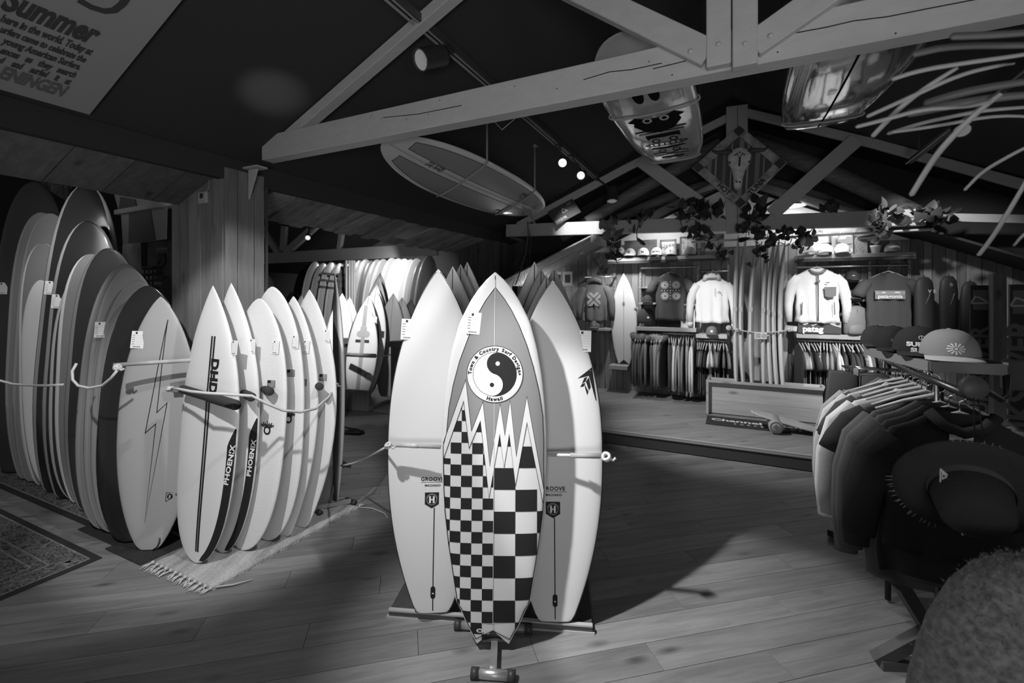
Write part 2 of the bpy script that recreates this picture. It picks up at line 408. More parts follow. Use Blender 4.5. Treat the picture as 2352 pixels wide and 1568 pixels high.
for k in range(16):
    px_ = rn.uniform(760, 2300); p_ = atv(px_, 260, NV-.0015); p_.z = 2.655+rn.uniform(.01, .16); nh.lathe([(.0035,0),(0,.0005)], p_, -V, 8)
o_ = nh.build('nail_holes', crack, chord); o_['kind'] = 'stuff'
for (a, b, nm) in ((1622, 1679, 'king_post'), (1682, 1741, 'king_post')):
    pa, pb = atv(a, 150, NV-.045), atv(b, 150, NV-.045); ua, ub = uv(pa)[0], uv(pb)[0]
    zb = pa.z-.008; mb = MB(); mb.box(R((ua+ub)/2, NV-.02, (zb+4.05)/2), abs(ub-ua), .05, 4.05-zb, 0, U, V); kp = mb.build(nm, beam_m, t1, bevel=.004)
    b2 = MB(); b2.lathe([(.011,0),(.010,.004),(.006,.007),(0,.008)], R((ua+ub)/2, NV-.046, zb+.09), -V, 12); sub(b2, 'bolt', beam_m, kp)
def NT(x, y, o=0): return atv(x, y, NV+o)
mb = MB(); mb.bar(NT(1630,128,-.01), NT(1120,-118,-.01), .115, .06, V); s1 = mb.build('brace', beam_m, t1, bevel=.004)
mb = MB(); mb.bar(NT(1728,108,-.01), NT(2060,-125,-.01), .115, .06, V); s2 = mb.build('brace', beam_m, t1, bevel=.004)
for x, y, pr in ((1586,118,s1), (1770,82,s2)):
    b2 = MB(); b2.lathe([(.012,0),(.011,.004),(.006,.008),(0,.009)], NT(x, y, -.042), -V, 12); sub(b2, 'bolt', beam_m, pr)
for sgn, ue in ((-1, -3.05), (1, 3.9)):
    mb = MB(); mb.bar(R(ue, NV+.05, RZ-.055-SL*abs(ue)), R(0, NV+.05, RZ-.055), .07, .08, V); mb.build('rafter', beam_m, t1, bevel=.003)

# ------------------------------------------------------------------ far truss
t2 = thing('roof_truss', 'far pale timber truss hung with trailing plants', None); t2['kind'] = 'structure'
FL = atv(1164, 544, 6.3); FR = atv(2120, 518, 6.6); FN = Vector((-(FR-FL).y, (FR-FL).x, 0)).normalized()
def FT(px, py, o=0):
    dx, dy = (px-1176)/F, 1.0
    d = (FL.xy.dot(FN.xy)+o)/(dx*FN.x+FN.y); return at(px, py, d)
def fbar(a, b, h, w, name, o=0):
    mb = MB(); mb.bar(FT(*a, o), FT(*b, o), h, w, FN); return mb.build(name, beam_m, t2, bevel=.003)
fbar((1164, 530), (2124, 499), .185, .07, 'bottom_chord', 0)
fbar((2124, 499), (2420, 505), .09, .07, 'bottom_chord', .12)
fbar((1692, 245), (1692, 535), .245, .09, 'king_post', -.02)
mb = MB(); mb.bar(FT(1694, 245, -.068), FT(1694, 535, -.068), .006, .003, FN); mb.build('joint', crack, t2)
for a, b in (((1690,262),(1440,385)), ((1440,385),(1190,518)), ((1708,258),(2000,328)), ((2000,328),(2352,425))):
    fbar(a, b, .095, .06, 'rafter', .03)
for a, b in (((1470,368),(1650,498)), ((1968,320),(1772,492))):
    fbar(a, b, .17, .05, 'brace', -.03)
fbar((1588, 556), (2140, 527), .02, .1, 'batten', -.01)

# big dark log rafters behind the far truss
log_m = wood('old_rafters', .17, U, var=.4, rnd=.2, rough=.6)
for a, b, h in (((1730,325),(2130,500),.22), ((1755,420),(2010,510),.2), ((1655,330),(1290,545),.2), ((1640,420),(1420,500),.16)):
    mb = MB(); p, q = atv(*a, 6.85), atv(*b, 6.85); mb.tube([p, p.lerp(q,.5)+Z*.03, q], [h*.5, h*.5, h*.42], 10, 0)
    o = struct('beam', mb, log_m, 'rounded dark rafter under the roof above the clothing wall')
# annex roof
mb = MB(); mb.prism([(-4.2, 2.0), (4.2, 2.0), (4.2, RZ-4.2*SL), (0, RZ), (-3.4, RZ-3.4*SL), (-4.2, 2.3)], R(0, 7.44, 0), U, Z, .04)
struct('wall_end', mb, ceil_m, 'black end wall above the pale gable')
AZ = 3.25; AS = .44
ax_m = wood('annex_planks', .26, U, var=.3, rnd=.2, rough=.7)
an = struct('ceiling_annex', roofplane(0, AZ+.03, 4.2, AZ+.03-4.2*AS, 6.72, 7.4, ceil_m, .03), ceil_m, 'low black ceiling slope right of the clothing wall')
an2 = struct('ceiling_annex', roofplane(0, AZ+.035, -3.25, AZ+.035-3.25*AS, 6.72, 7.4, ceil_m, .02), ceil_m, 'low plank ceiling slope left of the clothing wall')
for k in range(9):
    v0 = 6.2+k*.128
    mb = roofplane(-1.72, AZ-1.72*AS, -3.25, AZ-3.25*AS, v0, v0+.12, None, .02)
    mb.build('plank', ax_m, an2)
mb = MB(); mb.bar(R(-1.70, 6.15, 2.44), R(-1.66, 7.3, 2.44), .10, .09, U); mb.build('purlin', wood('purlin', .22, V), an2)
# ------------------------------------------------------------------ surfboards
def spow(x, p): return math.copysign(abs(x)**p, x)
class Board:
    def __init__(s, name, label, group, P0, P1, w, yaw=0, X=None, an=2.0, bn=1.0, wt=.0, at_=2.0, bt=.6, tw=.5, th=.062,
                 rock=.04, notch=0, tn=.12, n=26, ring=22, body=None, rail=None, back=None, railc=.93, pts=None, cat='surfboard', hi=None, root_mesh=False):
        P0, P1 = Vector(P0), Vector(P1); s.L = (P1-P0).length; Y = (P1-P0).normalized()
        X = Vector(X) if X is not None else Vector((math.cos(math.radians(yaw)), -math.sin(math.radians(yaw)), 0))
        X = (X-Y*X.dot(Y)).normalized(); Nn = X.cross(Y)
        M = Matrix((X, Y, Nn)).transposed().to_4x4(); M.translation = P0; s.M = M; s.Mi = M.inverted()
        s.w, s.an, s.bn, s.wt, s.at, s.bt, s.tw, s.th, s.rock, s.notch, s.tn, s.pts = w, an, bn, wt, at_, bt, tw, th, rock, notch, tn, pts
        mb = MB(); k = ring
        for i in range(n+1):
            t = .5-.5*math.cos(PI*i/n)
            if i == 0: t = .0006
            if i == n: t = .9994
            h = s.half(t); y = t*s.L; z0 = s.zc(t); tt = s.thick(t)
            for j in range(k):
                a = 2*PI*(j+.5)/k; c, q = math.cos(a), math.sin(a)
                x = h*spow(c, .72); z = z0+tt/2*spow(q, .85)
                mb.v.append((x, y+s.warp(x, t), z))
        for i in range(n):
            for j in range(k):
                a = 2*PI*(j+1)/k; xc = abs(spow(math.cos(a), .72)); top = math.sin(a) > 0
                mi = 0 if top else 2
                if xc > railc: mi = 1
                mb.f.append([i*k+j, i*k+(j+1) % k, (i+1)*k+(j+1) % k, (i+1)*k+j]); mb.m.append(mi); mb.sm.append(True)
        for j in range(k//2-1):
            mb.f.append([k-1-j, k-2-j, j+1, j]); mb.m.append(1); mb.sm.append(False)
            o = n*k; mb.f.append([o+j, o+j+1, o+k-2-j, o+k-1-j]); mb.m.append(1); mb.sm.append(False)
        body = body or board_white; mats = [body, rail or body, back or body]
        if root_mesh:
            s.root = mb.build(name, mats); s.root.matrix_world = M; tag(s.root, label, cat, group)
        else:
            s.root = thing(name, label, cat, group=group, M=M)
            s.body = mb.build('board_body', mats, s.root)
    def warp(s, x, t):
        if not s.notch or t > s.tn: return 0
        return s.notch*max(0, 1-abs(x)/max(.03, s.half(.0006)))*(1-t/s.tn)
    def half(s, t):
        if s.pts:
            p = s.pts
            if t <= p[0][0]: return p[0][1]
            for (a, ha), (b, hb) in zip(p, p[1:]):
                if t <= b:
                    f = (t-a)/(b-a); return ha+(hb-ha)*f
            return p[-1][1]
        if t > s.tw: q = (t-s.tw)/(1-s.tw); h = max(0, 1-q**s.an)**s.bn
        else:
            q = (s.tw-t)/s.tw; h = s.wt+(1-s.wt)*max(0, 1-q**s.at)**s.bt
            if s.wt and not s.notch and t < .02: h *= .72+.28*math.sqrt(max(0, 1-(1-t/.02)**2))
        return max(.002, h*s.w/2)
    def thick(s, t):
        return s.th*(.22+.78*(1-abs(2*t-1)**3.2))*min(1, .35+s.half(t)/(s.w/2)*1.1)
    def zc(s, t):
        return s.rock*(((t-.4)/.6)**2.2 if t > .4 else .35*((.4-t)/.4)**2)-s.rock*.3
    def z(s, x, y):
        t = min(.999, max(.001, y/s.L)); h = s.half(t); c = min(.985, (abs(x)/h))**(1/.72)
        return s.zc(t)+s.thick(t)/2*max(0, 1-c*c)**.425
    def S(s, x, y, off=.0006): return Vector((x, y, s.z(x, y)+off))
    def loc(s, px, py):
        """photo measurement -> local x,y on the board plane"""
        d = Vector(((px-1176)/F, 1, -(py-680)/F)); o = Vector((0, 0, EYE)); x = y = 0
        N3 = s.M.to_3x3() @ Vector((0,0,1))
        for _ in range(3):
            zz = s.z(x, y); p0 = s.M @ Vector((0, 0, zz)); k = (p0-o).dot(N3)/d.dot(N3); q = s.Mi @ (o+d*k); x, y = q.x, q.y
        return x, y
    def decal(s, tf, m, name='print', off=.0006, sub_=True, step=(.03, .05)):
        vs, fs = tf; bm = bmesh.new(); V_ = [bm.verts.new((x, y, 0)) for x, y in vs]
        for f in fs:
            try: bm.faces.new([V_[i] for i in f])
            except ValueError: pass
        bm.normal_update()
        if sub_:
            bmesh.ops.triangulate(bm, faces=[f for f in bm.faces if len(f.verts) > 4])
            xs = [v.co.x for v in bm.verts]; ys = [v.co.y for v in bm.verts]
            if xs:
                for ax, lo, hi_, st in ((0, min(xs), max(xs), step[0]), (1, min(ys), max(ys), step[1])):
                    k = math.floor(lo/st)+1
                    while k*st < hi_:
                        co = Vector((k*st, 0, 0)) if ax == 0 else Vector((0, k*st, 0)); no = Vector((1,0,0)) if ax == 0 else Vector((0,1,0))
                        bmesh.ops.bisect_plane(bm, geom=bm.verts[:]+bm.edges[:]+bm.faces[:], plane_co=co, plane_no=no, dist=1e-6); k += 1
        for v in bm.verts: v.co = s.S(v.co.x, v.co.y, off)
        me = bpy.data.meshes.new(name); bm.normal_update()
        for f in bm.faces: f.smooth = True
        bm.to_mesh(me); bm.free(); me.materials.append(m)
        for p in me.polygons: pass
        return link(name, me, s.root)
    def edge(s, inset, n=60, t0=.004, t1=.996):
        """closed outline polygon, inset metres"""
        r = []; l = []
        for i in range(n+1):
            t = t0+(t1-t0)*(.5-.5*math.cos(PI*i/n)); h = s.half(t)-inset
            if h > .002: r.append((h, t*s.L)); l.append((-h, t*s.L))
        return r, l
    def pinline(s, inset, w, m, name='pinline', t0=.01, t1=.99, close=True):
        r, l = s.edge(inset, 70, t0, t1); return s.decal(line2(r+l[::-1], w, close), m, name, .0005, False)
    def stringer(s, m, w=.003, y0=.01, y1=.99): return s.decal(rect(-w/2, s.L*y0, w/2, s.L*y1), m, 'stringer', .0005)
    def tag(s, x, y, rot=0, sx=.062, sy=.088):
        M = Matrix.Translation(s.S(x, y, .003)) @ Matrix.Rotation(rot, 4, 'Z'); mb = MB(); mb.box((0,0,0), sx, sy, .0012)
        o = mb.build('price_tag', card, s.root); o.matrix_local = M; o['label'] = 'white printed price tag'
        g = [rect(-sx*.2, sy*.33, -sx*.05, sy*.45)]+[rect(-sx*.42, sy*(.24-.125*i), -sx*.2, sy*(.262-.125*i)) for i in range(5)]
        g += [rect(-sx*.12, sy*(.242-.125*i), sx*.4, sy*(.246-.125*i)) for i in range(5)]
        g += [rect(-sx*.3+k*sx*.085, -sy*.44, -sx*.3+k*sx*.085+sx*.045, -sy*.37) for k in range(7)]
        p = flat(merge(*g), Matrix(), ink, 'tag_print', None, .0012); p.parent = o
        return o
    def fin(s, x, y, hgt, base, side=-1, name='fin', m=None):
        pr = [(0,0), (base,0), (base*.55,hgt*.45), (base*.1,hgt), (-base*.12,hgt*.98), (base*.02,hgt*.5)]
        mb = MB(); z0 = s.z(x, y) if side > 0 else 2*s.zc(y/s.L)-s.z(x, y)
        mb.prism([(a, b*side) for a, b in pr], (x-.003, y, z0), (0,1,0), (0,0,1), .006)
        return mb.build(name, m or blackplas, s.root)
board_white = mat('board_white', .70, .42, .4, bump=.05, bscale=500)
board_warm = mat('board_offwhite', .66, .45, .4)
board_grey = mat('board_grey', .27, .4)
board_mid = mat('board_midgrey', .22, .3, .5, coat=.4)
board_dark = mat('board_dark', .03, .35, .4, coat=.1)
board_blk = mat('board_black_gloss', .018, .18, .4, coat=.35)
board_gloss = mat('board_gloss_grey', .24, .12, .5, coat=1.0, bump=.25, bscale=14)
hexw = mat('honeycomb_white', .74, .5, .4, bump=.35, bscale=90)
rail_blk = mat('rail_black', .03, .4)

# ------------------------------------------------------------------ the front board with checks and peaks
P0, P1 = at(1132, 1478, 2.125), at(1138, 626, 2.27)
dz = P1-P0
meas = [(625,0),(643,20),(664,38),(689,55),(739,81),(799,98),(862,110),(928,117.5),(994,121.3),(1083,121.5),(1175,116),(1248,107.5),(1331,94),(1380,86.5),(1387,85.5),(1391,79),(1430,62.5),(1456,48),(1481,37)]
pts = []
for py, hp in meas:
    # t on the axis whose projection has this py
    lo, hi = -.02, 1.02
    for _ in range(40):
        mid = (lo+hi)/2; p = P0+dz*mid; y_ = 680+(EYE-p.z)/p.y*F
        if y_ > py: lo = mid
        else: hi = mid
    p = P0+dz*lo; pts.append((min(1, max(0, lo)), max(.0015, hp*p.y/F)))
pts.sort()
B = Board('surfboard', 'swallow-tail surfboard with checkerboard, zigzag peaks and yin-yang disc, on the floor stand', None, P0, P1, .50, yaw=1, pts=pts, notch=.062, tn=.075, n=64, ring=30, th=.058, rock=.03, railc=.97)
FB = B
L_ = B.loc
base_grey = mat('board_art_grey', .24, .5)
art_blk = mat('board_art_black', .02, .6, .2)
art_wht = mat('board_art_white', .72, .45)
ins = .0085
def inner_half(side, k=50):
    """convex half outline, CCW"""
    o = [(0, .066)]; r = []
    for i in range(k+1):
        t = .012+(.985-.012)*i/k; h = B.half(t)-(ins if t > .12 else .008)
        r.append((max(.001, h)*side, t*B.L))
    poly_ = [(0, .066)]+r+[(0, .985*B.L)]
    return poly_ if side > 0 else poly_[::-1]
def z1(p): return L_(1010+p[0]/5.06, 850+p[1]/5.06)
outer = [z1(p) for p in [(60,880),(72,850),(302,112),(370,705),(503,365),(583,1115),(702,390),(757,755),(818,352),(890,1000),(1012,305),(1192,1400)]]
inner = [z1(p) for p in [(68,1045),(278,360),(342,905),(473,590),(573,1480),(697,745),(747,1130),(808,745),(880,1335),(1013,610),(1180,1560)]]
# checks, clipped by each half outline
def hconv(side):
    """split the half into convex slabs so that cells clip cleanly"""
    sl = []; k = 40
    for i in range(k):
        t0, t1 = .012+.975*i/k, .012+.975*(i+1)/k
        h0, h1 = [max(.001, B.half(t)-(ins if t > .12 else .009)) for t in (t0, t1)]
        y0, y1 = t0*B.L, t1*B.L
        q = [(0, y0), (h0*side, y0), (h1*side, y1), (0, y1)]
        sl.append((q if side > 0 else q[::-1], y0, y1))
    return sl
def cells(side, x_edges, ytop, step, ncell, col0):
    out = []; sl = hconv(side)
    for c in range(len(x_edges)-1):
        for r_ in range(ncell):
            if (c+r_+col0) % 2: continue
            y1 = ytop-r_*step; y0 = y1-step; xa, xb = sorted((x_edges[c], x_edges[c+1]))
            lim = inner[0][1]+.01 if side < 0 and c >= 4 else inner[-1][1]+.02 if side > 0 and c >= 2 else 9
            if y0 > lim: continue
            y1 = min(y1, lim)
            for q, ya, yb in sl:
                if yb < y0 or ya > y1: continue
                cell = [(xa, max(y0, .0)), (xb, max(y0, .0)), (xb, y1), (xa, y1)]
                cl = clip_poly(cell, q)
                # notch: keep above the V
                if len(cl) >= 3:
                    hw = B.half(.001)
                    vq = [(0, .064), (side*hw, .002), (side*.3, .002), (side*.3, 2), (0, 2)]
                    vq = vq if side > 0 else vq[::-1]
                    cl = clip_poly(cl, vq)
                    if len(cl) >= 3: out.append(poly(*cl))
    return merge(*out)
yT = z1((125, 585))[1]; st = (z1((186, 838))[1]-z1((186, 1478))[1])/5
xs0 = z1((629, 1100))[0]; cw = (xs0-z1((125, 1100))[0])/4
xe = [xs0-cw*k for k in range(6)]
B.decal(cells(-1, xe, yT+2*st, st, 44, 1), art_blk, 'small_checks', .0011, True, (.012, .03))
yT2 = z1((757, 885))[1]; st2 = (z1((757, 885))[1]-z1((757, 1388))[1])/2
cw2 = (z1((1132, 1250))[0]-z1((630, 1250))[0])/2
xe2 = [xs0+cw2*k for k in range(4)]
B.decal(cells(1, xe2, yT2+st2, st2, 16, 0), art_blk, 'large_checks', .0011, True, (.012, .03))
# grey field above the outer zigzag, white band between the two lines
r_, l_ = B.edge(.024, 60, .5, .90)
nose = L_(1138, 668)
yL, yR = outer[0][1], outer[-1][1]
def hx(y): return B.half(y/B.L)-ins
top = []
for i in range(41):
    f = i/40; y = yR+(nose[1]-yR)*f; hh = B.half(y/B.L)-ins-(.026*max(0,(f-.45)/.55)**1.2); top.append((max(hh, .0), y))
def c7(p): return L_(860+p[0]/3.016, 580+p[1]/3.016)
rt = [c7(p) for p in [(1171,1480),(1172,1300),(1165,1130),(1140,960),(1100,790),(1055,640),(1000,500),(950,400),(900,320)]]
lf = [c7(p) for p in [(770,332),(715,430),(650,590),(590,750),(545,920),(515,1080),(500,1250)]]
nose = c7((838,240)); rt = [(min(x, hx(y)), y) for x, y in rt]; lf = [(max(x, -hx(y)), y) for x, y in lf]
field = poly(*( [ (-hx(outer[1][1]), outer[1][1]) ]+outer[2:-1]+[(hx(yR), yR)]+rt+[nose]+lf))
B.decal(field, base_grey, 'grey_field', .0015, True, (.012, .03))
band = poly(*([(-hx(outer[1][1]), outer[1][1])]+outer[2:-1]+[(hx(yR), yR)]+[(hx(inner[-1][1]), inner[-1][1])]+inner[1:-1][::-1]+[(-hx(inner[0][1]), inner[0][1])]))
B.decal(band, art_wht, 'peak_band', .0018, True, (.012, .03))
lw = .0028
B.decal(merge(line2([(-hx(outer[1][1]), outer[1][1])]+outer[2:-1]+[(hx(yR), yR)], lw), line2([(-hx(inner[0][1]), inner[0][1])]+inner[1:-1]+[(hx(inner[-1][1]), inner[-1][1])], lw)), art_blk, 'peak_outline', .0022, True)
B.decal(line2([(hx(yR), yR)]+rt+[nose]+lf+[(-hx(yL), yL)], .0032), art_blk, 'field_outline', .0022, True)
r_, l_ = [], []
for i in range(41):
    t = .014+(yR/B.L-.014)*i/40; h = B.half(t)-(ins if t > .12 else .009); r_.append((h, t*B.L)); l_.append((-h, t*B.L))
V0 = [(0, .066)]
B.decal(line2(r_[::-1]+[(0, .064)]+l_+[(-hx(yL*1.0), yL)], .0038), art_blk, 'check_outline', .0024, True)
B.decal(line2([(0.0, .07), (0.0, B.L*.98)], .003), mat('stringer_light', .5, .6), 'stringer', .0026)
B.decal(line2([(0.0, nose[1]+.004), (0.0, B.L*.99)], .003), art_blk, 'stringer', .0026)
c = L_(1136.6, 858.9); r0 = abs(L_(1136.6+64.2, 858.9)[0]-c[0]); ri = r0*50/64.2
B.decal(disc(*c, r0, 64), art_wht, 'disc', .003)
B.decal(merge(ring(*c, r0-.0012, r0+.0018, 72), ring(*c, ri-.001, ri+.001, 72)), art_blk, 'disc_outline', .0034)
rot = math.radians(-15); yp = []
for i in range(37): a = PI/2-PI*i/36; yp.append((ri*math.cos(a), ri*math.sin(a)))
for i in range(1, 25): a = -PI/2+PI*i/24; yp.append((ri/2*math.cos(a), -ri/2+ri/2*math.sin(a)))
for i in range(1, 24): a = -PI/2-PI*i/24; yp.append((ri/2*math.cos(a), ri/2+ri/2*math.sin(a)))
B.decal(xf((yp, [list(range(len(yp)))]), c[0], c[1], rot), art_blk, 'yin_yang', .0034)
B.decal(xf(disc(0, ri/2, ri*.1, 20), c[0], c[1], rot), art_wht, 'yin_yang_dot', .0038, False)
B.decal(xf(disc(0, -ri/2, ri*.1, 20), c[0], c[1], rot), art_blk, 'yin_yang_dot', .0038, False)
def arc_text(B, s_, c, r, a0, a1, size, m, bold=.02, inward=False, off=.0036):
    wd = {'i':.45,'f':.6,'r':.7,'t':.65,' ':.7,'w':1.2,'&':1.15,'C':1.15,'D':1.2,'T':1.1,'H':1.2,'S':1.0,'s':.8,'l':.45}
    ws_ = [wd.get(ch, .95) for ch in s_]; tot = sum(ws_); acc = 0; out = []
    for ch, w_ in zip(s_, ws_):
        a = a0+(a1-a0)*(acc+w_/2)/tot; acc += w_
        if ch == ' ': continue
        out.append(xf(text2d(ch, size, bold), c[0]+r*math.cos(a), c[1]+r*math.sin(a), a-PI/2 if not inward else a+PI/2))
    return B.decal(merge(*out), m, 'lettering', off, False)
arc_text(B, 'Town & Country Surf Designs', c, (r0+ri)/2, math.radians(181), math.radians(-3), .023, art_blk, .06)
arc_text(B, 'Hawaii', c, (r0+ri)/2, math.radians(-109), math.radians(-71), .023, art_blk, .06, True)
B.tag(*L_(1088, 742), rot=-.1, sx=.068, sy=.106)
p = L_(1102, 1447)
B.decal(xf(disc(0, 0, .016, 24, .0095), *p), mat('leash_plug', .7, .4), 'leash_plug', .003, False)
B.decal(xf(rect(-.007, -.004, .007, .004), *p), art_blk, 'plug_bar', .0035, False)
B.fin(-.13, .22, .1, .1); B.fin(.13, .22, .1, .1)

# ------------------------------------------------------------------ board builders used all over
def sboard(label, group, nose, tail, d, w, lean=.15, tz=.02, yaw=0, kind='fish', **k):
    """nose/tail measured in the photo; d None -> the tail rests at height tz"""
    P0 = atz(tail[0], tail[1], tz) if d is None else at(tail[0], tail[1], d)
    P1 = at(nose[0], nose[1], P0.y+lean)
    S_ = dict(fish=dict(an=2.0, bn=.92, wt=.42, at_=2.2, bt=1, tw=.50), short=dict(an=1.9, bn=1.0, wt=.45, at_=2.2, bt=1, tw=.48),
              egg=dict(an=2.4, bn=.62, wt=.0, at_=2.3, bt=.55, tw=.5), long=dict(an=2.6, bn=.5, wt=.3, at_=2.4, bt=.9, tw=.52, th=.075),
              mid=dict(an=2.2, bn=.72, wt=.25, at_=2.3, bt=.8, tw=.5), pin=dict(an=2.0, bn=.8, wt=.0, at_=2.2, bt=.6, tw=.5, th=.055))[kind].copy()
    S_.update(k); return Board('surfboard', label, group, P0, P1, w, yaw=yaw, **S_)
# ------------------------------------------------------------------ left and right boards of the centre stand
pin_blk = mat('pinline_black', .03, .4)
def groove(label, nose, tail, tagp, art, sgn, yaw):
    B = sboard(label, None, nose, tail, None, .505, lean=.20, tz=.055, yaw=yaw, kind='fish', an=2.15, bn=.86, wt=.34, at_=2.3, tw=.49, n=44, ring=40, railc=.968, rail=rail_blk, th=.06)
    L_ = B.loc
    x, y = L_(art[0], art[1])
    B.decal(xf(text2d('GROOVE', .0265, .03, spacing=1.12), x, y), art_blk, 'lettering', .0008, False)
    x, y = L_(art[0]+2, art[1]+7); B.decal(rect(x-.062, y-.001, x+.062, y+.001), art_blk, 'rule', .0008, False)
    x, y = L_(art[0]+1, art[1]+14.5); B.decal(xf(text2d('MACHADO', .0155, .03, spacing=1.05), x, y), art_blk, 'lettering', .0008, False)
    x, y = L_(art[0]-1, art[1]+47)
    B.decal(xf(poly((-.036,.036),(-.036,-.022),(0,-.043),(.036,-.022),(.036,.036)), x, y), art_blk, 'badge', .0009, False)
    gg = mat('badge_grey', .55, .5)
    B.decal(xf(ring(0, 0, .0245, .026, 40), x, y), gg, 'badge_ring', .0012, False)
    B.decal(xf(ring(0, 0, .0285, .0295, 40, PI*.08, PI*.92), x, y), gg, 'badge_ring', .0012, False)
    B.decal(xf(merge(rect(-.014,-.017,-.005,.017), rect(.005,-.017,.014,.017), rect(-.006,-.003,.006,.003)), x, y), mat('badge_white', .75, .5), 'badge_letter', .0012, False)
    B.decal(rect(-.0026, .012, .0026, y-.04), art_blk, 'stringer', .0008)
    yp = .1
    B.decal(xf(merge(rect(-.012,-.018,.012,.018), disc(0,.018,.012,20), disc(0,-.018,.012,20)), 0, yp), art_blk, 'leash_plug', .0014, False)
    B.decal(xf(rect(-.0045, -.007, .0045, -.001), 0, yp), mat('badge_white', .75, .5), 'plug_bar', .002, False)
    B.pinline(.0045, .0035, pin_blk)
    B.tag(*L_(*tagp), rot=-.04, sx=.075, sy=.11)
    return B
GL = groove('white fish surfboard with black pinline at left of the centre stand, single peaked badge low', (1008,620), (994,1406), (938,756), (993,1100), -1, -3)
GR = groove('white surfboard with black arrow emblem at its right rail, right side of the centre stand', (1269,645), (1275,1426), (1341,783), (1271,1122), 1, 2)
L_ = GR.loc
def e(p): return L_(1320+p[0]/4.612, 620+p[1]/4.612)
for q in ([(30,1148),(183,1028),(230,1380),(222,1382),(150,1120)], [(100,1143),(132,1130),(115,1178),(75,1205)], [(75,1208),(113,1195),(95,1232),(58,1238)], [(118,1180),(150,1135),(170,1240),(150,1275)], [(105,1208),(145,1285),(132,1325),(108,1245)]):
    GR.decal(poly(*[e(p) for p in q][::-1]), art_blk, 'emblem', .0009, True)
mid = mat('board_silver', .36, .35)
grp = None
bk = [((1042,613), (1030,1395), .50, .10, 'grey surfboard with dark stringer directly behind the left white board', mid),
      ((1060,608), (1050,1380), .49, .26, 'grey surfboard with dark stringer, second behind the left white board', mid),
      ((1075,603), (1065,1372), .48, .38, 'pale surfboard showing a thin bright rail, rearmost behind the left white board', board_warm)]
for nose_, tail_, w_, dd, lab, m_ in bk:
    P0 = at(tail_[0], 1360, 2.34+dd+.12); P0.z = .055; P1 = at(nose_[0], nose_[1], 2.52+dd+.1)
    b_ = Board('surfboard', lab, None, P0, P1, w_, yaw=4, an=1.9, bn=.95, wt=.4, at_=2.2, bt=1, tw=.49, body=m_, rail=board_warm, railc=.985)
    b_.stringer(pin_blk, .005)
bk = [((1254,633), .10, 'grey surfboard with dark stringer directly behind the right white board', mid, 0, None),
      ((1242,618), .22, 'surfboard with a thick black rail between the right white board and its neighbours', board_grey, 0, rail_blk),
      ((1272,616), .32, 'grey pointed surfboard with black stringer, tallest behind the right white board', mid, 0, None),
      ((1227,602), .46, 'bright pointed surfboard with black stringer rising behind the right white board', board_white, 0, None)]
for nose_, dd, lab, m_, yw, rl in bk:
    P1 = at(nose_[0], nose_[1], 2.50+dd); P0 = P1.copy(); P0.z = .055; P0.y -= .15; P0.x -= .02
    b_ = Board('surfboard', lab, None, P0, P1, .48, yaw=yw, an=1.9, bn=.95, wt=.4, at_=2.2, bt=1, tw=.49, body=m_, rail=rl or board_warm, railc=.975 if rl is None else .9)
    b_.stringer(pin_blk, .006)

# ------------------------------------------------------------------ stand under the three boards
A0, A1 = atz(893, 1418, 0), atz(1361, 1456, 0); ax = (A1-A0).normalized(); ay = Vector((-ax.y, ax.x, 0))
c0 = (A0+A1)/2
st_ = thing('display_stand', 'plywood board stand with speckled rubber top and grey tube feet below the centre surfboards', 'display stand', c0)
mb = MB(); mb.box(c0+ay*.42+Z*.022, (A1-A0).length-.004, .84, .030, 0, ax, ay); mb.build('deck', mat('speckled_rubber', .06, .8, bump=.5, bscale=260, var=.5, vscale=260), st_)
mb = MB(); mb.box(c0+ay*.004+Z*.005, (A1-A0).length+.02, .02, .010, 0, ax, ay); mb.build('base_edge', mat('ply_0', .42, .6), st_)
mb = MB(); mb.box(c0+ay*.006+Z*.024, (A1-A0).length, .014, .028, 0, ax, ay); mb.build('front_rail', mat('ply_dark', .13, .6), st_)
mb = MB(); mb.box(c0+ay*.002+Z*.042, (A1-A0).length, .022, .008, 0, ax, ay); mb.build('top_edge', mat('ply_0', .42, .6), st_)
def pipe(name, a, b, r, m, par, caps=True, sub_cap=.03):
    mb = MB(); mb.tube([a, b], r, 14); o = mb.build(name, m, par)
    if caps:
        d = (b-a).normalized()
        for q, s_ in ((a, 1), (b, -1)):
            mb = MB(); mb.tube([q-d*s_*.004, q+d*s_*sub_cap], r*1.12, 14); c_ = mb.build('end_cap', blackplas, None); c_.parent = o
    return o
fs = thing('board_stand', 'grey metal T-shaped floor stand holding the checkerboard surfboard', 'display stand', atz(1132, 1552, 0))
pa, pb = atz(1084, 1545, .018), atz(1182, 1552, .018); pipe('foot_tube', pa, pb, .021, steel, fs)
mid_ = (pa+pb)/2
mb = MB(); mb.box((mid_+Vector((0,.24,0)))+Z*.024, .03, .46, .016); mb.build('spine', steel, fs)
q0, q1 = atz(1046, 1434, .022), atz(1220, 1444, .022); pipe('foot_tube', q0, q1, .02, steel, fs)
mb = MB(); mb.box(mid_+Vector((0,.16,.031)), .115, .02, .010); mb.box(mid_+Vector((0,.20,.045)), .115, .06, .03); mb.build('tail_rest', mat('dark_metal', .12, .4, metal=.5), fs)
mb = MB(); mb.box(mid_+Vector((0,.45,.5)), .045, .03, .98); mb.build('post', mat('dark_metal', .12, .4, metal=.5), fs)
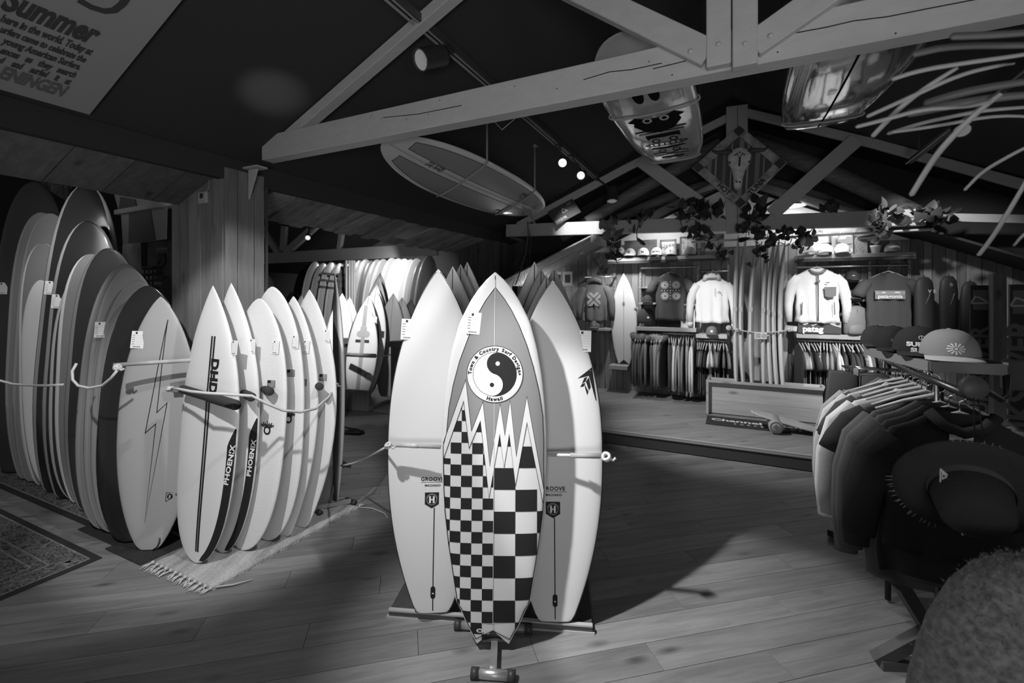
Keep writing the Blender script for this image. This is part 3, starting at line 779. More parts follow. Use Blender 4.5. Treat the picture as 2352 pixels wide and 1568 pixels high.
# cross bars with rope knots
def knot(par, p, r=.018, m=rope_m):
    mb = MB(); rd = random.Random(int(p.x*1e4))
    for k in range(4):
        n = Vector((rd.uniform(-1,1), rd.uniform(-1,1), rd.uniform(-1,1))).normalized(); X = n.orthogonal().normalized(); Y = n.cross(X)
        mb.tube([p+X*math.cos(2*PI*i/12)*r*.8+Y*math.sin(2*PI*i/12)*r*.8 for i in range(12)], r*.35, 6, closed=True)
    e_ = [p+Vector((r*.5, -.004, 0)), p+Vector((r*1.4, -.006, -r*.7)), p+Vector((r*2.0, -.004, -r*.2))]; mb.tube(e_, r*.32, 6)
    return mb.build('knot', m, par)
bar_m = mat('bamboo', .42, .45, var=.25, vscale=9)
b1, b2 = at(893, 1021, 2.30), at(1012, 1026, 2.28)
tb = thing('tie_bar', 'pale wooden bar tied with rope across the left white centre surfboard', 'bar', b1)
mb = MB(); mb.tube([b1, b2], .0105, 12); mb.build('bar', bar_m, tb); knot(tb, b1+Vector((-.0,-.01,0)))
mb = MB(); mb.tube([b1+(b2-b1)*.42, b1+(b2-b1)*.58], .0115, 12); mb.build('tape', mat('tape_grey', .5, .5), tb)
b1, b2 = at(1240, 1044, 2.26), at(1382, 1047, 2.20)
tb = thing('tie_bar', 'grey padded bar tied with rope across the right white centre surfboard', 'bar', b1)
mb = MB(); mb.tube([b1, b2], .008, 12); mb.build('bar', bar_m, tb)
mb = MB(); mb.tube([b1.lerp(b2,.5), b1.lerp(b2,.98)], .0125, 12); mb.build('padding', mat('pad_grey', .3, .6), tb); knot(tb, b2+Vector((.02,-.01,0)), .022)
# rope line from the left knot back to the rack
mb = MB(); a_, b_ = at(889, 1025, 2.31), atz(783, 1069, .35); mb.tube([a_+(b_-a_)*(i/8)-Z*.02*math.sin(PI*i/8) for i in range(9)], .006, 8)
tag(mb.build('rope', rope_m), 'single rope running from the centre stand back to the left rack', 'rope')
# ------------------------------------------------------------------ rack of white boards at left
epoxy = mat('epoxy_white', .76, .45)
YW = 20
def rb(label, nose, tail, w, yaw=YW, kind='fish', lean=.12, **k):
    k.setdefault('rock', .05)
    return sboard(label, None, nose, tail, None, w, lean=lean, tz=.012, yaw=yaw, kind=kind, **k)
b1 = rb('white surfboard with twin black stripes and block letters, frontmost of the left rack', (501,657), (450,1291), .50, body=epoxy, rail=epoxy, an=2.0, bn=.9, wt=.0, bt=.5, n=36, railc=.96, at_=3.3)
L_ = b1.loc
top, mid1, bot = L_(498,772), L_(487,905), L_(450,1262)
for dx in (-.012, .012):
    b1.decal(line2([(top[0]*.6+dx, top[1]), (mid1[0]*.4+dx, mid1[1]), (bot[0]+dx*.7+.01, bot[1]-.01)], .012), art_blk, 'stripe', .0018)
b1.decal(line2([(top[0]*.6, top[1]), (mid1[0]*.4, mid1[1]), (bot[0]+.01, bot[1]-.01)], .003), mat('stripe_grey', .4, .5), 'stripe', .002)
x, y = L_(491, 865)
b1.decal(xf(text2d('DHD', .085, .05, sx=1.1, spacing=1.1), x, y+.005, -PI/2-.04), art_blk, 'lettering', .0026, False)
def tailband(B, y0, text, tx, tsize, inner=.05):
    """dark band wrapping the right rail"""
    r = []; l = []
    for i in range(31):
        yy = .012*B.L+(y0-.012*B.L)*i/30; h = B.half(yy/B.L); q = .15+.85*min(1, (y0-yy)/(.10))
        if q > 0: l.append((h-inner*min(1,q)*min(1,h/.1), yy)); r.append((h*.998, yy))
    B.decal(poly(*(r+l[::-1])), art_blk, 'rail_band', .0022, True, (.012,.03))
    if text:
        mx, my = tx; B.decal(xf(text2d(text, tsize, .035, sx=1.35, spacing=1.05), mx, my, PI/2-.11), whiteink, 'lettering', .0036, False)
p = L_(548, 985); q = L_(537, 1068)
tailband(b1, p[1], 'PHOENIX', (b1.half(q[1]/b1.L)-.024, q[1]), .040)
b1.tag(*L_(538, 798), rot=-.02)
b2 = rb('white pointed surfboard with black lettered tail band, second of the left rack', (542,651), (510,1268), .49, body=epoxy, rail=epoxy, wt=.0, bt=.52, at_=2.7, an=2.0, bn=.9, n=32, railc=.96)
p = b2.loc(592, 960); q = b2.loc(584, 1052); tailband(b2, p[1], 'PHOENIX', (b2.half(q[1]/b2.L)-.024, q[1]), .038)
b2.tag(*b2.loc(579, 794))
b3 = rb('white round-nosed surfboard with honeycomb texture and small flag sticker, third of the left rack', (606,686), (556,1262), .53, kind='egg', body=hexw, rail=epoxy, n=32, wt=.0, at_=3, bt=.5, bn=.6)
b4 = rb('tall white round-nosed surfboard with flag sticker, fourth of the left rack', (635,659), (612,1240), .54, kind='egg', body=hexw, rail=epoxy, n=32, wt=.0, at_=3, bt=.5, bn=.6)
b5 = rb('white surfboard with softly pointed nose, fifth of the left rack', (683,681), (640,1226), .50, body=hexw, rail=epoxy, bn=.8)
b6 = rb('white honeycomb surfboard with pointed nose and sharp tail, sixth of the left rack', (719,666), (686,1208), .52, body=hexw, rail=epoxy, wt=.3, bn=.85)
for b_, tg, fl_ in ((b3,(633,797),(623,882)), (b4,(678,785),(668,857)), (b5,(703,796),(696,878)), (b6,(751,771),(742,867))):
    b_.tag(*b_.loc(*tg))
    x, y = b_.loc(*fl_)
    g = [rect(x-.03, y-.022+.0085*i, x+.03, y-.018+.0085*i) for i in range(6)]+[rect(x-.03, y+.004, x-.004, y+.024), rect(x+.028, y-.022, x+.031, y+.024), rect(x-.031, y-.022, x-.028, y+.024)]
    b_.decal(merge(*g), art_blk, 'flag_sticker', .0012, False)
for b_, p_ in ((b3,(614,984)), (b4,(663,958))):
    x, y = b_.loc(*p_)
    b_.decal(merge(ring(x, y-.012, .016, .028, 24), *[xf(rect(-.004, .026, .003, .052+.01*(k % 2)), x, y-.012, -.9+k*.3) for k in range(7)]), art_blk, 'flame_sticker', .0012, False)
    b_.decal(merge(disc(x, y-.012, .016, 20)), board_warm, 'flame_sticker', .0014, False)
    b_.decal(xf(text2d('MASCHEN', .022, .05), x, y+.02), art_blk, 'lettering', .0022, False)
b7 = sboard('tall grey surfboard seen almost edge on at the end of the left rack', None, (777,624), (772,1143), 3.72, .50, lean=.02, yaw=62, kind='fish', body=board_grey, rail=board_white, railc=.8, rock=.04, th=.06)
b7.fin(-.1, .2, .11, .1); b7.stringer(pin_blk, .004)
# rack frame: post, foot tubes, arms with foam grips
rk = thing('board_rack', 'metal board rack with foam padded arms holding the white boards', 'rack', atz(748, 1160, 0))
dm = mat('rack_metal', .16, .45, metal=.4)
base = atz(748, 1160, 0)
mb = MB(); mb.box(base+Z*.16, .09, .05, .30); mb.build('post_foot', mat('rack_wood', .2, .6), rk)
pipe('foot_tube', atz(706,1158,.02), atz(736,1178,.02), .018, dm, rk); pipe('foot_tube', atz(797,1147,.02), atz(815,1154,.02), .018, dm, rk)
mb = MB(); mb.bar(atz(720,1166,.03), atz(806,1150,.03), .02, .03, Z); mb.build('cross_tube', steel, rk)
rear = [base+Vector((-.30, -.1, 0)), base+Vector((-.95, -1.0, 0))]
def grip(a, b, m=rubber, r=.026, name='foam_arm'):
    mb = MB(); d = (b-a); mb.tube([a, a+d*.02, a+d*.45, a+d*.5, a+d*.55, b-d*.02, b], [r*.9, r, r, r*1.0, r*1.12, r*1.12, r*.95], 14)
    return mb.build(name, m, rk)
grip(at(418, 893, 2.88), at(545, 931, 2.62))
grip(at(560, 902, 2.95), at(578, 912, 2.78), r=.024); grip(at(607, 893, 3.0), at(620, 899, 2.88), r=.024)
grip(at(728, 884, 3.2), at(735, 888, 3.1), r=.022)
mb = MB(); mb.bar(at(398, 889, 3.02), at(462, 880, 3.02), .062, .05, Vector((0,1,0))); mb.build('arm_block', wood('rack_block', .2, (1,0,0)), rk)
mb = MB(); mb.bar(R(-3.17,1.75,1.0), R(-3.12,3.0,1.03), .05, .04, Z); mb.build('spine_beam', dm, rk)
for q in (R(-3.17,1.78,1.0), R(-3.12,2.95,1.0)):
    mb = MB(); mb.bar(Vector((q.x, q.y, .01)), q, .05, .05, Vector((1,0,0))); mb.build('upright', dm, rk)
pts_ = [(393,892),(410,893),(440,899),(480,903),(520,905),(578,909),(610,925),(650,942),(690,946),(725,938),(755,912),(772,885)]
ds = [2.80,2.72,2.58,2.55,2.53,2.62,2.66,2.72,2.80,2.93,3.15,3.4]
mb = MB(); mb.tube([at(*p, d) for p, d in zip(pts_, ds)], .0085, 8)
rp = thing('rope', 'white cotton rope looped along the front of the left rack', 'rope', at(393,892,2.8)); mb.build('cord', rope_m, rp); knot(rp, at(391, 893, 2.8), .02); knot(rp, at(773, 884, 3.4), .016)

# ------------------------------------------------------------------ far left stack
lb = sboard('warm white surfboard with outlined lightning bolt, frontmost of the far left stack', None, (376,682), (341,1262), None, .515, lean=.17, tz=.012, yaw=-2, kind='mid', an=2.1, bn=.78, wt=.22, body=mat('board_cream', .40, .5, bump=.15, bscale=260), rail=None, n=36, railc=.97)
L_ = lb.loc
def c6(p): return L_(280+p[0]/6.03, 700+p[1]/6.03)
bolt = [c6((640,205)), c6((520,770)), c6((365,1565)), L_(334,994), L_(358,973), L_(333,1200), L_(384,925), c6((628,1355)), c6((485,1490)), c6((562,790)), c6((640,205))]
lb.decal(line2(bolt, .0046), art_blk, 'lightning_bolt', .002)
tri = [L_(382,1131), L_(421,1131.5), L_(381,1151)]
lb.decal(line2(tri, .003, True), art_blk, 'pennant', .0025, False); x, y = L_(390.5, 1139.5); lb.decal(disc(x, y, .017, 20), art_blk, 'pennant_badge', .0025, False)
lb.decal(xf(text2d('JJ', .02, .04), x, y), board_warm, 'lettering', .0032, False)
lb.decal(poly(L_(404,1132.5), L_(417,1132.5), L_(404,1138)), art_blk, 'pennant', .0025, False)
lb.tag(*L_(317, 780), rot=-.06, sx=.085, sy=.115)
q = [L_(368,1234), L_(368,1243), L_(362,1255), L_(352,1262)]; mb = MB(); mb.tube([lb.S(x, y, .006) for x, y in q], .004, 6); mb.build('leash_string', pin_blk, lb.root)
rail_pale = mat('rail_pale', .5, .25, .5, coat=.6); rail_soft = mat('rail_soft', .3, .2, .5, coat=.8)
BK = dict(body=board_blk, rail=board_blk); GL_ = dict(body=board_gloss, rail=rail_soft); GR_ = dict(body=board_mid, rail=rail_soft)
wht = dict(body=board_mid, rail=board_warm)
stack = [  # nose, tail, width, kind, mats, label
 ((352,659),(297,1243),0.53,'egg', BK, 'glossy black surfboard directly behind the lightning bolt board'),
 ((327,647),(283,1226),0.52,'egg', GL_, 'glossy grey surfboard, second behind the lightning bolt board'),
 ((308,617),(262,1221),0.50,'egg', GL_, 'glossy grey surfboard with bright rail, third behind the lightning bolt board'),
 ((300,609),(242,1214),0.52,'egg', dict(body=board_mid, rail=board_grey), 'light grey surfboard with thick rail, outermost of the four nested glossy boards'),
 ((262,574),(212,1170),0.52,'long', dict(body=board_dark, rail=board_mid), 'dark grey round-nosed surfboard standing above the nested glossy boards'),
 ((222,587),(192,1152),0.50,'long', dict(body=board_mid, rail=board_warm), 'grey surfboard with a pale rail left of the dark grey round nose'),
 ((199,632),(176,1146),0.48,'egg', dict(body=board_dark, rail=rail_pale), 'dark short surfboard with thin white rail between taller grey boards'),
 ((216,512),(158,1142),0.54,'long', dict(body=board_blk, rail=rail_soft), 'black longboard with a fine bright rail line in front of the widest black longboard'),
 ((212,428),(130,1128),0.56,'long', dict(body=board_blk, rail=rail_soft), 'widest black longboard with bright left rail reaching under the plank eave'),
 ((112,562),(108,1112),0.46,'long', dict(body=board_mid, rail=board_warm), 'grey longboard with a soft white rail left of the widest black longboard'),
 ((116,588),(104,1108),0.46,'long', dict(body=board_grey, rail=board_warm), 'second grey longboard with white rail, nested just inside its neighbour at far left'),
 ((106,646),(118,1116),0.42,'egg', dict(body=board_white, rail=board_white), 'brightest short white surfboard in the far left stack'),
 ((128,494),(86,1104),0.52,'long', GR_, 'grey longboard with round nose beneath the leftmost black longboard'),
 ((108,492),(70,1098),0.52,'long', GR_, 'leftmost grey longboard with a pale tail strap'),
 ((92,421),(36,1084),0.60,'long', dict(body=board_dark, rail=board_dark), 'leftmost black longboard with broad round nose')]
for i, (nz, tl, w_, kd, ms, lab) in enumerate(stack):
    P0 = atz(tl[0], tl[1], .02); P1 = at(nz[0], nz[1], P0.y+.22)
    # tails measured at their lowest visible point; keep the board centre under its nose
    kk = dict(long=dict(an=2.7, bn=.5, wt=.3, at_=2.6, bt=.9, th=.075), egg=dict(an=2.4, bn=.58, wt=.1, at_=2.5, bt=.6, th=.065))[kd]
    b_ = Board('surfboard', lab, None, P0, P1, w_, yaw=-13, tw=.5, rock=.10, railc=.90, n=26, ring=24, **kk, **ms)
    if i in (1, 2): b_.tag(*b_.loc(*((232,757),(260,747))[i-1]), sx=.075, sy=.11)
    if i in (7, 8): b_.tag(*b_.loc(*((133,692),(117,661))[i-7]), sx=.085, sy=.115)
    if i == 14: b_.tag(*b_.loc(6, 662), sx=.08, sy=.11)
tr = thing('tie_bar', 'rounded wooden bar held across the lightning bolt surfboard by rope', 'bar', at(262,838,2.9))
mb = MB(); mb.tube([at(262,838,2.86), at(452,826,2.96)], .013, 12); mb.build('bar', bar_m, tr)
kn = at(270, 844, 2.85); knot(tr, kn, .022)
pp = [(176,834),(166,852),(167,872),(180,886),(205,891),(235,885),(255,868),(268,852)]
mb = MB(); mb.tube([at(x, y, 2.9-.015*i) for i, (x, y) in enumerate(pp)], .008, 8); mb.build('hanging_loop', rope_m, tr)
mb = MB(); mb.tube([at(x, y, 3.0) for x, y in ((-25,868),(0,874),(30,882),(75,885),(110,885),(146,883))], .008, 8)
tag(mb.build('rope', rope_m), 'short white rope stretched across the darkest boards at far left', 'rope')
ty = [tag(MB().box(at(28+0*i, 700, 3), .01, .01, .01).build('x', card), '', '') for i in ()]
# horizontal shelf beam behind the lightning board
mb = MB(); mb.bar(at(425, 822, 3.1), at(470, 820, 3.1), .03, .03, Z)
tag(mb.build('rack_beam', bar_m), 'light timber rail end between the lightning bolt board and the white rack', 'rail')

# ------------------------------------------------------------------ rugs and mats
def rugmat(name, style):
    m = bpy.data.materials.new(name); m.use_nodes = True; nt = m.node_tree; N = nt.nodes; L = nt.links; b = N['Principled BSDF']; b.inputs['Roughness'].default_value = .95; b.inputs['Specular IOR Level'].default_value = .1
    tc = N.new('ShaderNodeTexCoord')
    if style == 'jute':
        w = N.new('ShaderNodeTexWave'); w.bands_direction = 'X'; w.inputs['Scale'].default_value = 26; w.inputs['Distortion'].default_value = 1.2; w.inputs['Detail'].default_value = 3
        L.new(tc.outputs['Object'], w.inputs[0]); n = N.new('ShaderNodeTexNoise'); n.inputs['Scale'].default_value = 160; L.new(tc.outputs['Object'], n.inputs[0])
        mp = N.new('ShaderNodeMapping'); mp.inputs['Scale'].default_value = (9, .6, 1); L.new(tc.outputs['Object'], mp.inputs[0])
        n2 = N.new('ShaderNodeTexNoise'); n2.inputs['Scale'].default_value = 1.5; L.new(mp.outputs[0], n2.inputs[0])
        mx = N.new('ShaderNodeMath'); mx.operation = 'MULTIPLY_ADD'; L.new(w.outputs[0], mx.inputs[0]); mx.inputs[1].default_value = .35; L.new(n.outputs[0], mx.inputs[2])
        ms_ = N.new('ShaderNodeMath'); ms_.operation = 'ADD'; L.new(mx.outputs[0], ms_.inputs[0]); L.new(n2.outputs[0], ms_.inputs[1])
        mr = N.new('ShaderNodeMapRange'); mr.inputs[1].default_value = .7; mr.inputs[2].default_value = 1.5; mr.inputs[3].default_value = .17; mr.inputs[4].default_value = .62; L.new(ms_.outputs[0], mr.inputs[0]); L.new(mr.outputs[0], b.inputs['Base Color'])
        bp = N.new('ShaderNodeBump'); bp.inputs['Strength'].default_value = .9; bp.inputs['Distance'].default_value = .006; L.new(mx.outputs[0], bp.inputs['Height']); L.new(bp.outputs[0], b.inputs['Normal'])
    else:
        v1 = N.new('ShaderNodeTexVoronoi'); v1.inputs['Scale'].default_value = 17; L.new(tc.outputs['Object'], v1.inputs[0])
        v2 = N.new('ShaderNodeTexVoronoi'); v2.inputs['Scale'].default_value = 45; L.new(tc.outputs['Object'], v2.inputs[0])
        s1 = N.new('ShaderNodeMath'); s1.operation = 'SINE'; m1 = N.new('ShaderNodeMath'); m1.operation = 'MULTIPLY'; m1.inputs[1].default_value = 24; L.new(v1.outputs['Distance'], m1.inputs[0]); L.new(m1.outputs[0], s1.inputs[0])
        a1 = N.new('ShaderNodeMath'); a1.operation = 'MULTIPLY_ADD'; L.new(v2.outputs['Color'], a1.inputs[0]); a1.inputs[1].default_value = 1.4; L.new(s1.outputs[0], a1.inputs[2])
        mr = N.new('ShaderNodeMapRange'); mr.inputs[1].default_value = -.6; mr.inputs[2].default_value = 2.2; mr.inputs[3].default_value = .035; mr.inputs[4].default_value = .19; L.new(a1.outputs[0], mr.inputs[0]); L.new(mr.outputs[0], b.inputs['Base Color'])
    return m
persian = rugmat('persian_weave', 'p'); jute = rugmat('jute_weave', 'jute')
def rug(label, u0, u1, v0, v1, z=.008):
    c = R((u0+u1)/2, (v0+v1)/2, 0); t = thing('persian_rug', label, 'rug', c)
    mb = MB(); mb.box(c+Z*.004, u1-u0, v1-v0, .007, 0, U, V); mb.build('field', mat('rug_edge', .035, .95, .1), t)
    A, B_ = (u1-u0)/2, (v1-v0)/2; k = .045
    mb = MB(); mb.box(c+Z*.0082, u1-u0-2*k, v1-v0-2*k, .001, 0, U, V); mb.build('weave', persian, t)
    lm = mat('rug_line', .2, .95, .1, var=.4, vscale=60)
    for ins_ in (k, k+.14, k+.20):
        mb = MB(); a, b = A-ins_, B_-ins_
        P = [R((u0+u1)/2+x, (v0+v1)/2+y, .0092) for x, y in ((-a,-b),(a,-b),(a,b),(-a,b))]
        for i in range(4): mb.bar(P[i], P[(i+1) % 4], .010, .001, Z)
        mb.build('border_line', lm, t)
    mdm = mat('rug_medal', .13, .95, .1, var=.6, vscale=50)
    n1, n2 = int(2*A/.22), int(2*B_/.22)
    for i in range(n1):
        for s_ in (-1, 1):
            p = R((u0+u1)/2+(-A+.13+(2*A-.26)*i/max(1, n1-1)), (v0+v1)/2+s_*(B_-.115), .0095); md = MB(); md.lathe([(.045,0),(.032,.0004),(.022,.0006),(.0,.0006)], p, Z, 14, sx=1.2, sy=.8); md.build('medallion', mdm, t)
    for i in range(n2):
        for s_ in (-1, 1):
            p = R((u0+u1)/2+s_*(A-.115), (v0+v1)/2+(-B_+.13+(2*B_-.26)*i/max(1, n2-1)), .0095); md = MB(); md.lathe([(.045,0),(.032,.0004),(.022,.0006),(.0,.0006)], p, Z, 14, sx=.8, sy=1.2); md.build('medallion', mdm, t)
rug('dark patterned rug with medallion border lying on bare floor at lower left', -5.1, -3.57, .15, 1.48)
rug('dark patterned runner beneath the far left stack of boards', -6.6, -4.17, 1.64, 2.6)
def mat_(label, u0, u1, v0, v1):
    mb = MB(); mb.box(R((u0+u1)/2, (v0+v1)/2, .0045), u1-u0, v1-v0, .008, 0, U, V)
    tag(mb.build('floor_mat', mat('black_mat', .04, .95, .1, bump=.6, bscale=300, var=.5, vscale=150), bevel=.002), label, 'mat', )
mat_('black rubber mat under the nested glossy boards', -4.16, -3.69, 1.585, 2.3)
mat_('black rubber mat under the lightning bolt board', -3.68, -3.26, 1.54, 2.2)
jt = thing('woven_rug', 'pale woven jute rug with knotted fringe under the left rack', 'rug', R(-2.9, 2.1, 0))
mb = MB(); nu, nv = 24, 60
for lay in (0, 1):
    for j in range(nv+1):
        for i in range(nu+1):
            u = -3.22+.60*i/nu+.006*math.sin(j*1.3)*(1 if i in (0, nu) else 0); v = 1.585+1.12*j/nv
            edge_ = min(i, nu-i)/3
            z = (.010+.0025*math.sin(j*.9)+.002*math.sin(u*40+v*9)) if lay == 0 else .001
            mb.v.append(tuple(R(u, v, z)))
q = (nu+1)*(nv+1)
for j in range(nv):
    for i in range(nu):
        a = j*(nu+1)+i; mb.f.append([a, a+1, a+nu+2, a+nu+1]); mb.m.append(0); mb.sm.append(True)
for j in range(nv):
    for i, s_ in ((0, 1), (nu, -1)):
        a = j*(nu+1)+i; mb.f.append([a, a+nu+1, a+nu+1+q, a+q]); mb.m.append(0); mb.sm.append(False)
for i in range(nu):
    for j in (0, nv): a = j*(nu+1)+i; mb.f.append([a, a+1, a+1+q, a+q]); mb.m.append(0); mb.sm.append(False)
w_ = mb.build('weave', jute, jt)
fr_m = mat('fringe', .5, .95, .1)
def tassel(p, d, ln, rd):
    mb = MB()
    mb.lathe([(0,-.012),(.009,-.006),(.011,0),(.008,.007),(0,.012)], p+Z*.012, d, 8)
    for k in range(5):
        a = rd.uniform(-.5, .5); dd = (d+Vector((-d.y, d.x, 0))*a).normalized()
        mb.tube([p+Z*.010, p+dd*ln*.5+Z*.010+Vector((rd.uniform(-.01,.01), rd.uniform(-.01,.01), 0)), p+dd*ln*rd.uniform(.85, 1.15)+Z*.005], [.004, .0035, .002], 5)
    return mb.build('tassel', fr_m, jt)
rd = random.Random(3)
for i in range(13): tassel(R(-3.21+.048*i, 1.582, 0), (-V+U*rd.uniform(-.3,.3)).normalized(), .05+.02*rd.random(), rd)
for i in range(5): tassel(R(-3.1+.12*i, 2.712, 0), (V+U*rd.uniform(-.3,.3)).normalized(), .06, rd)
mb = MB(); mb.tube([R(-2.62, 1.6, .012), R(-2.55, 1.66, .012), R(-2.5, 1.74, .01)], [.006,.005,.003], 6); mb.tube([R(-2.63, 2.68, .012), R(-2.5, 2.72, .012), R(-2.36, 2.70, .01), R(-2.3, 2.66, .008)], [.005,.005,.004,.003], 6); mb.build('loose_strand', fr_m, jt)
# thermostat on the post
p = atv(467, 454, 2.06); th_ = thing('thermostat', 'small white wall thermostat on the clad post', 'thermostat', p)
mb = MB(); mb.box(p, .095, .022, .085, 0, U, V); mb.build('case', mat('grey_plastic', .45, .5), th_, bevel=.004)
mb = MB(); mb.box(p-V*.012+Z*.012-U*.004, .036, .003, .036, 0, U, V); mb.build('screen', blackplas, th_)
mb = MB(); mb.tube([p+U*.04+Z*.03-V*.006, p+U*.075+Z*.06-V*.006, p+U*.08+Z*.11-V*.006, p+U*.055+Z*.16-V*.006], .0016, 6); mb.build('wire', mat('grey_plastic', .45, .5), th_)
# ------------------------------------------------------------------ clothing, caps, hangers
hang_m = mat('hanger_wood', .42, .5); hook_m = chrome
def Mz(loc, yaw_x):
    """matrix with x axis along yaw_x (world vector), z up"""
    X = Vector(yaw_x).normalized(); Y = Z.cross(X); M = Matrix((X, Y, Z)).transposed().to_4x4(); M.translation = Vector(loc); return M
def hanger(par, w=.4, m=None, z=.0, k=1.0):
    mb = MB(); pts = [(-w/2, 0, z-.055), (-w/4, 0, z-.012), (0, 0, z+.02), (w/4, 0, z-.012), (w/2, 0, z-.055)]
    mb.tube(pts, [.005*k,.007*k,.009*k,.007*k,.005*k], 8, flat=1); o = mb.build('hanger', m or hang_m, par)
    hk = MB(); hp = [(0, 0, z+.02), (0, 0, z+.055)]+[(.018*math.sin(a)+0, 0, z+.078-.022*math.cos(a)) for a in [PI*.15*i for i in range(1, 9)]]
    hk.tube(hp, .0022, 6); q = hk.build('hook', hook_m, None); q.parent = o
    return o
def cloth_body(W, L, T, rd, open_=False, nz=14, n=32, neck=.075, flare=0, drape=1.0):
    mb = MB(); ph = rd.uniform(0, 6); lev = []
    lev.append((.028, neck, T*.30)); lev.append((.012, neck*1.25, T*.34)); lev.append((-.018, W*.30, T*.42)); lev.append((-.045, W*.43, T*.5)); lev.append((-.085, W*.485, T*.62))
    for i in range(1, nz+1):
        f = i/nz; lev.append((-.085-(L-.085)*f, W*(.485-.02*math.sin(f*PI)+flare*f), T*(.65+.35*f)))
    for z, a, b in lev:
        dp = max(0, -z)/L*drape
        for j in range(n):
            q = 2*PI*j/n; x = a*spow(math.cos(q), .85); y = b*.5*spow(math.sin(q), .8)
            y += dp*T*.22*math.sin(x*46+ph+z*3)+dp*T*.12*math.sin(x*83+ph*2)
            x += dp*.006*math.sin(z*30+ph+q)
            mb.v.append((x, y, z+(.006*math.sin(x*30+ph) if z < -.3 else 0)))
    for i in range(len(lev)-1):
        for j in range(n): mb.f.append([i*n+j, (i+1)*n+j, (i+1)*n+(j+1) % n, i*n+(j+1) % n]); mb.m.append(0); mb.sm.append(True)
    k = (len(lev)-1)*n; mb.f.append([k+j for j in range(n)][::-1]); mb.m.append(0); mb.sm.append(False)
    return mb
def sleeve(W, side, kind, T, rd, L=.6):
    mb = MB(); s_ = side; x0 = W*.40*s_; w = rd.uniform(-.01, .01)
    if kind == 'long':
        pts = [(x0, 0, -.075), (W*.52*s_, 0, -.16), ((W*.58+.01)*s_, w, -.30), ((W*.60+.015)*s_, w, -.45), ((W*.60+.012)*s_, w, -L)]; rs = [.052,.066,.060,.050,.040]
    else:
        pts = [(x0, 0, -.075), (W*.50*s_, 0, -.12), ((W*.60)*s_, 0, -.20), ((W*.64)*s_, 0, -.255)]; rs = [.052,.068,.072,.076]
    mb.tube(pts, rs, 12, flat=min(1, T/.10), up=(0, 1, 0)); return mb
def garment(label, cat_, group, loc, xdir, m, W=.46, L=.64, T=.06, slv='short', seed=0, hood=False, hm=None, neck=.075, name=None, hang=True, sl=.58, cuff=None, flare=0, drape=1, hk_=1.0):
    rd = random.Random(seed); M = Mz(loc, xdir)
    nm = name or {'short': 't_shirt', 'long': 'sweatshirt', None: 'garment'}[slv]
    t = thing(nm, label, cat_, group=group, M=M)
    cloth_body(W, L, T, rd, neck=neck, flare=flare, drape=drape).build('body', m, t)
    if slv:
        for s_ in (-1, 1):
            o = sleeve(W, s_, slv, T, rd, sl).build('sleeve', m, t)
            if cuff and slv == 'long':
                c_ = MB(); c_.tube([((W*.60+.012)*s_, 0, -sl+.01), ((W*.60+.010)*s_, 0, -sl-.05)], [.042,.036], 12, flat=min(1, T/.1), up=(0,1,0)); q = c_.build('cuff', cuff, None); q.parent = o
    if hood:
        h = MB(); h.tube([(-.10,.0,-.03), (-.075,-.035,.025), (0,-.05,.045), (.075,-.035,.025), (.10,0,-.03)], [.03,.042,.045,.042,.03], 10)
        h.tube([(-.09,.02,-.01), (-.05,.05,.05), (0,.055,.065), (.05,.05,.05), (.09,.02,-.01)], [.03,.04,.045,.04,.03], 10); h.build('hood', m, t)
    if hang: hanger(t, W*.70, hm, .012 if hk_ < 1 else .03, hk_)
    return t
def front(t, tf, m, x=0, z=-.2, off=-.05, name='print', s=1):
    """print on the chest; t local: x right, z up, faces -y"""
    vs, fs = tf; mb = MB(); mb.add([(vx*s+x, off, vy*s+z) for vx, vy in vs], fs); return mb.build(name, m, t)
CAPM = {}
def cap_meshes():
    if 'c' in CAPM: return CAPM
    mb = MB(); R0 = .092; prof = []
    for i in range(9):
        a = PI/2*i/8; prof.append((R0*math.cos(a)**.8, .118*math.sin(a)))
    mb.lathe(prof, (0, 0, .008), Z, 24, sx=.92, sy=1.05)
    CAPM['c'] = mb
    br = MB(); nx, ny = 12, 5; vs = []
    for lay in (0, 1):
        for j in range(ny+1):
            for i in range(nx+1):
                a = -1.15+2.3*i/nx; r0 = .088; ln = .078*math.cos(a*.95)**.7 if abs(a) < 1.6 else 0; r = r0+ln*j/ny
                x = r0*.95*math.sin(a)*(1+.05*j/ny); y = -(r0*math.cos(a)+ln*j/ny); z = .012-.10*x*x/.09-.012*(j/ny)-(.004 if lay else 0)
                vs.append((x, y, z))
    q = (nx+1)*(ny+1); fs = []
    for lay in (0, 1):
        for j in range(ny):
            for i in range(nx):
                a = lay*q+j*(nx+1)+i; f = (a, a+1, a+nx+2, a+nx+1); fs.append(f if lay == 0 else f[::-1])
    for i in range(nx): a = ny*(nx+1)+i; fs.append((a, a+1, a+1+q, a+q))
    br.add(vs, fs, 0, True); CAPM['b'] = br
    bt = MB(); bt.lathe([(.008,0),(.007,.004),(0,.006)], (0, 0, .124), Z, 10); CAPM['t'] = bt
    return CAPM
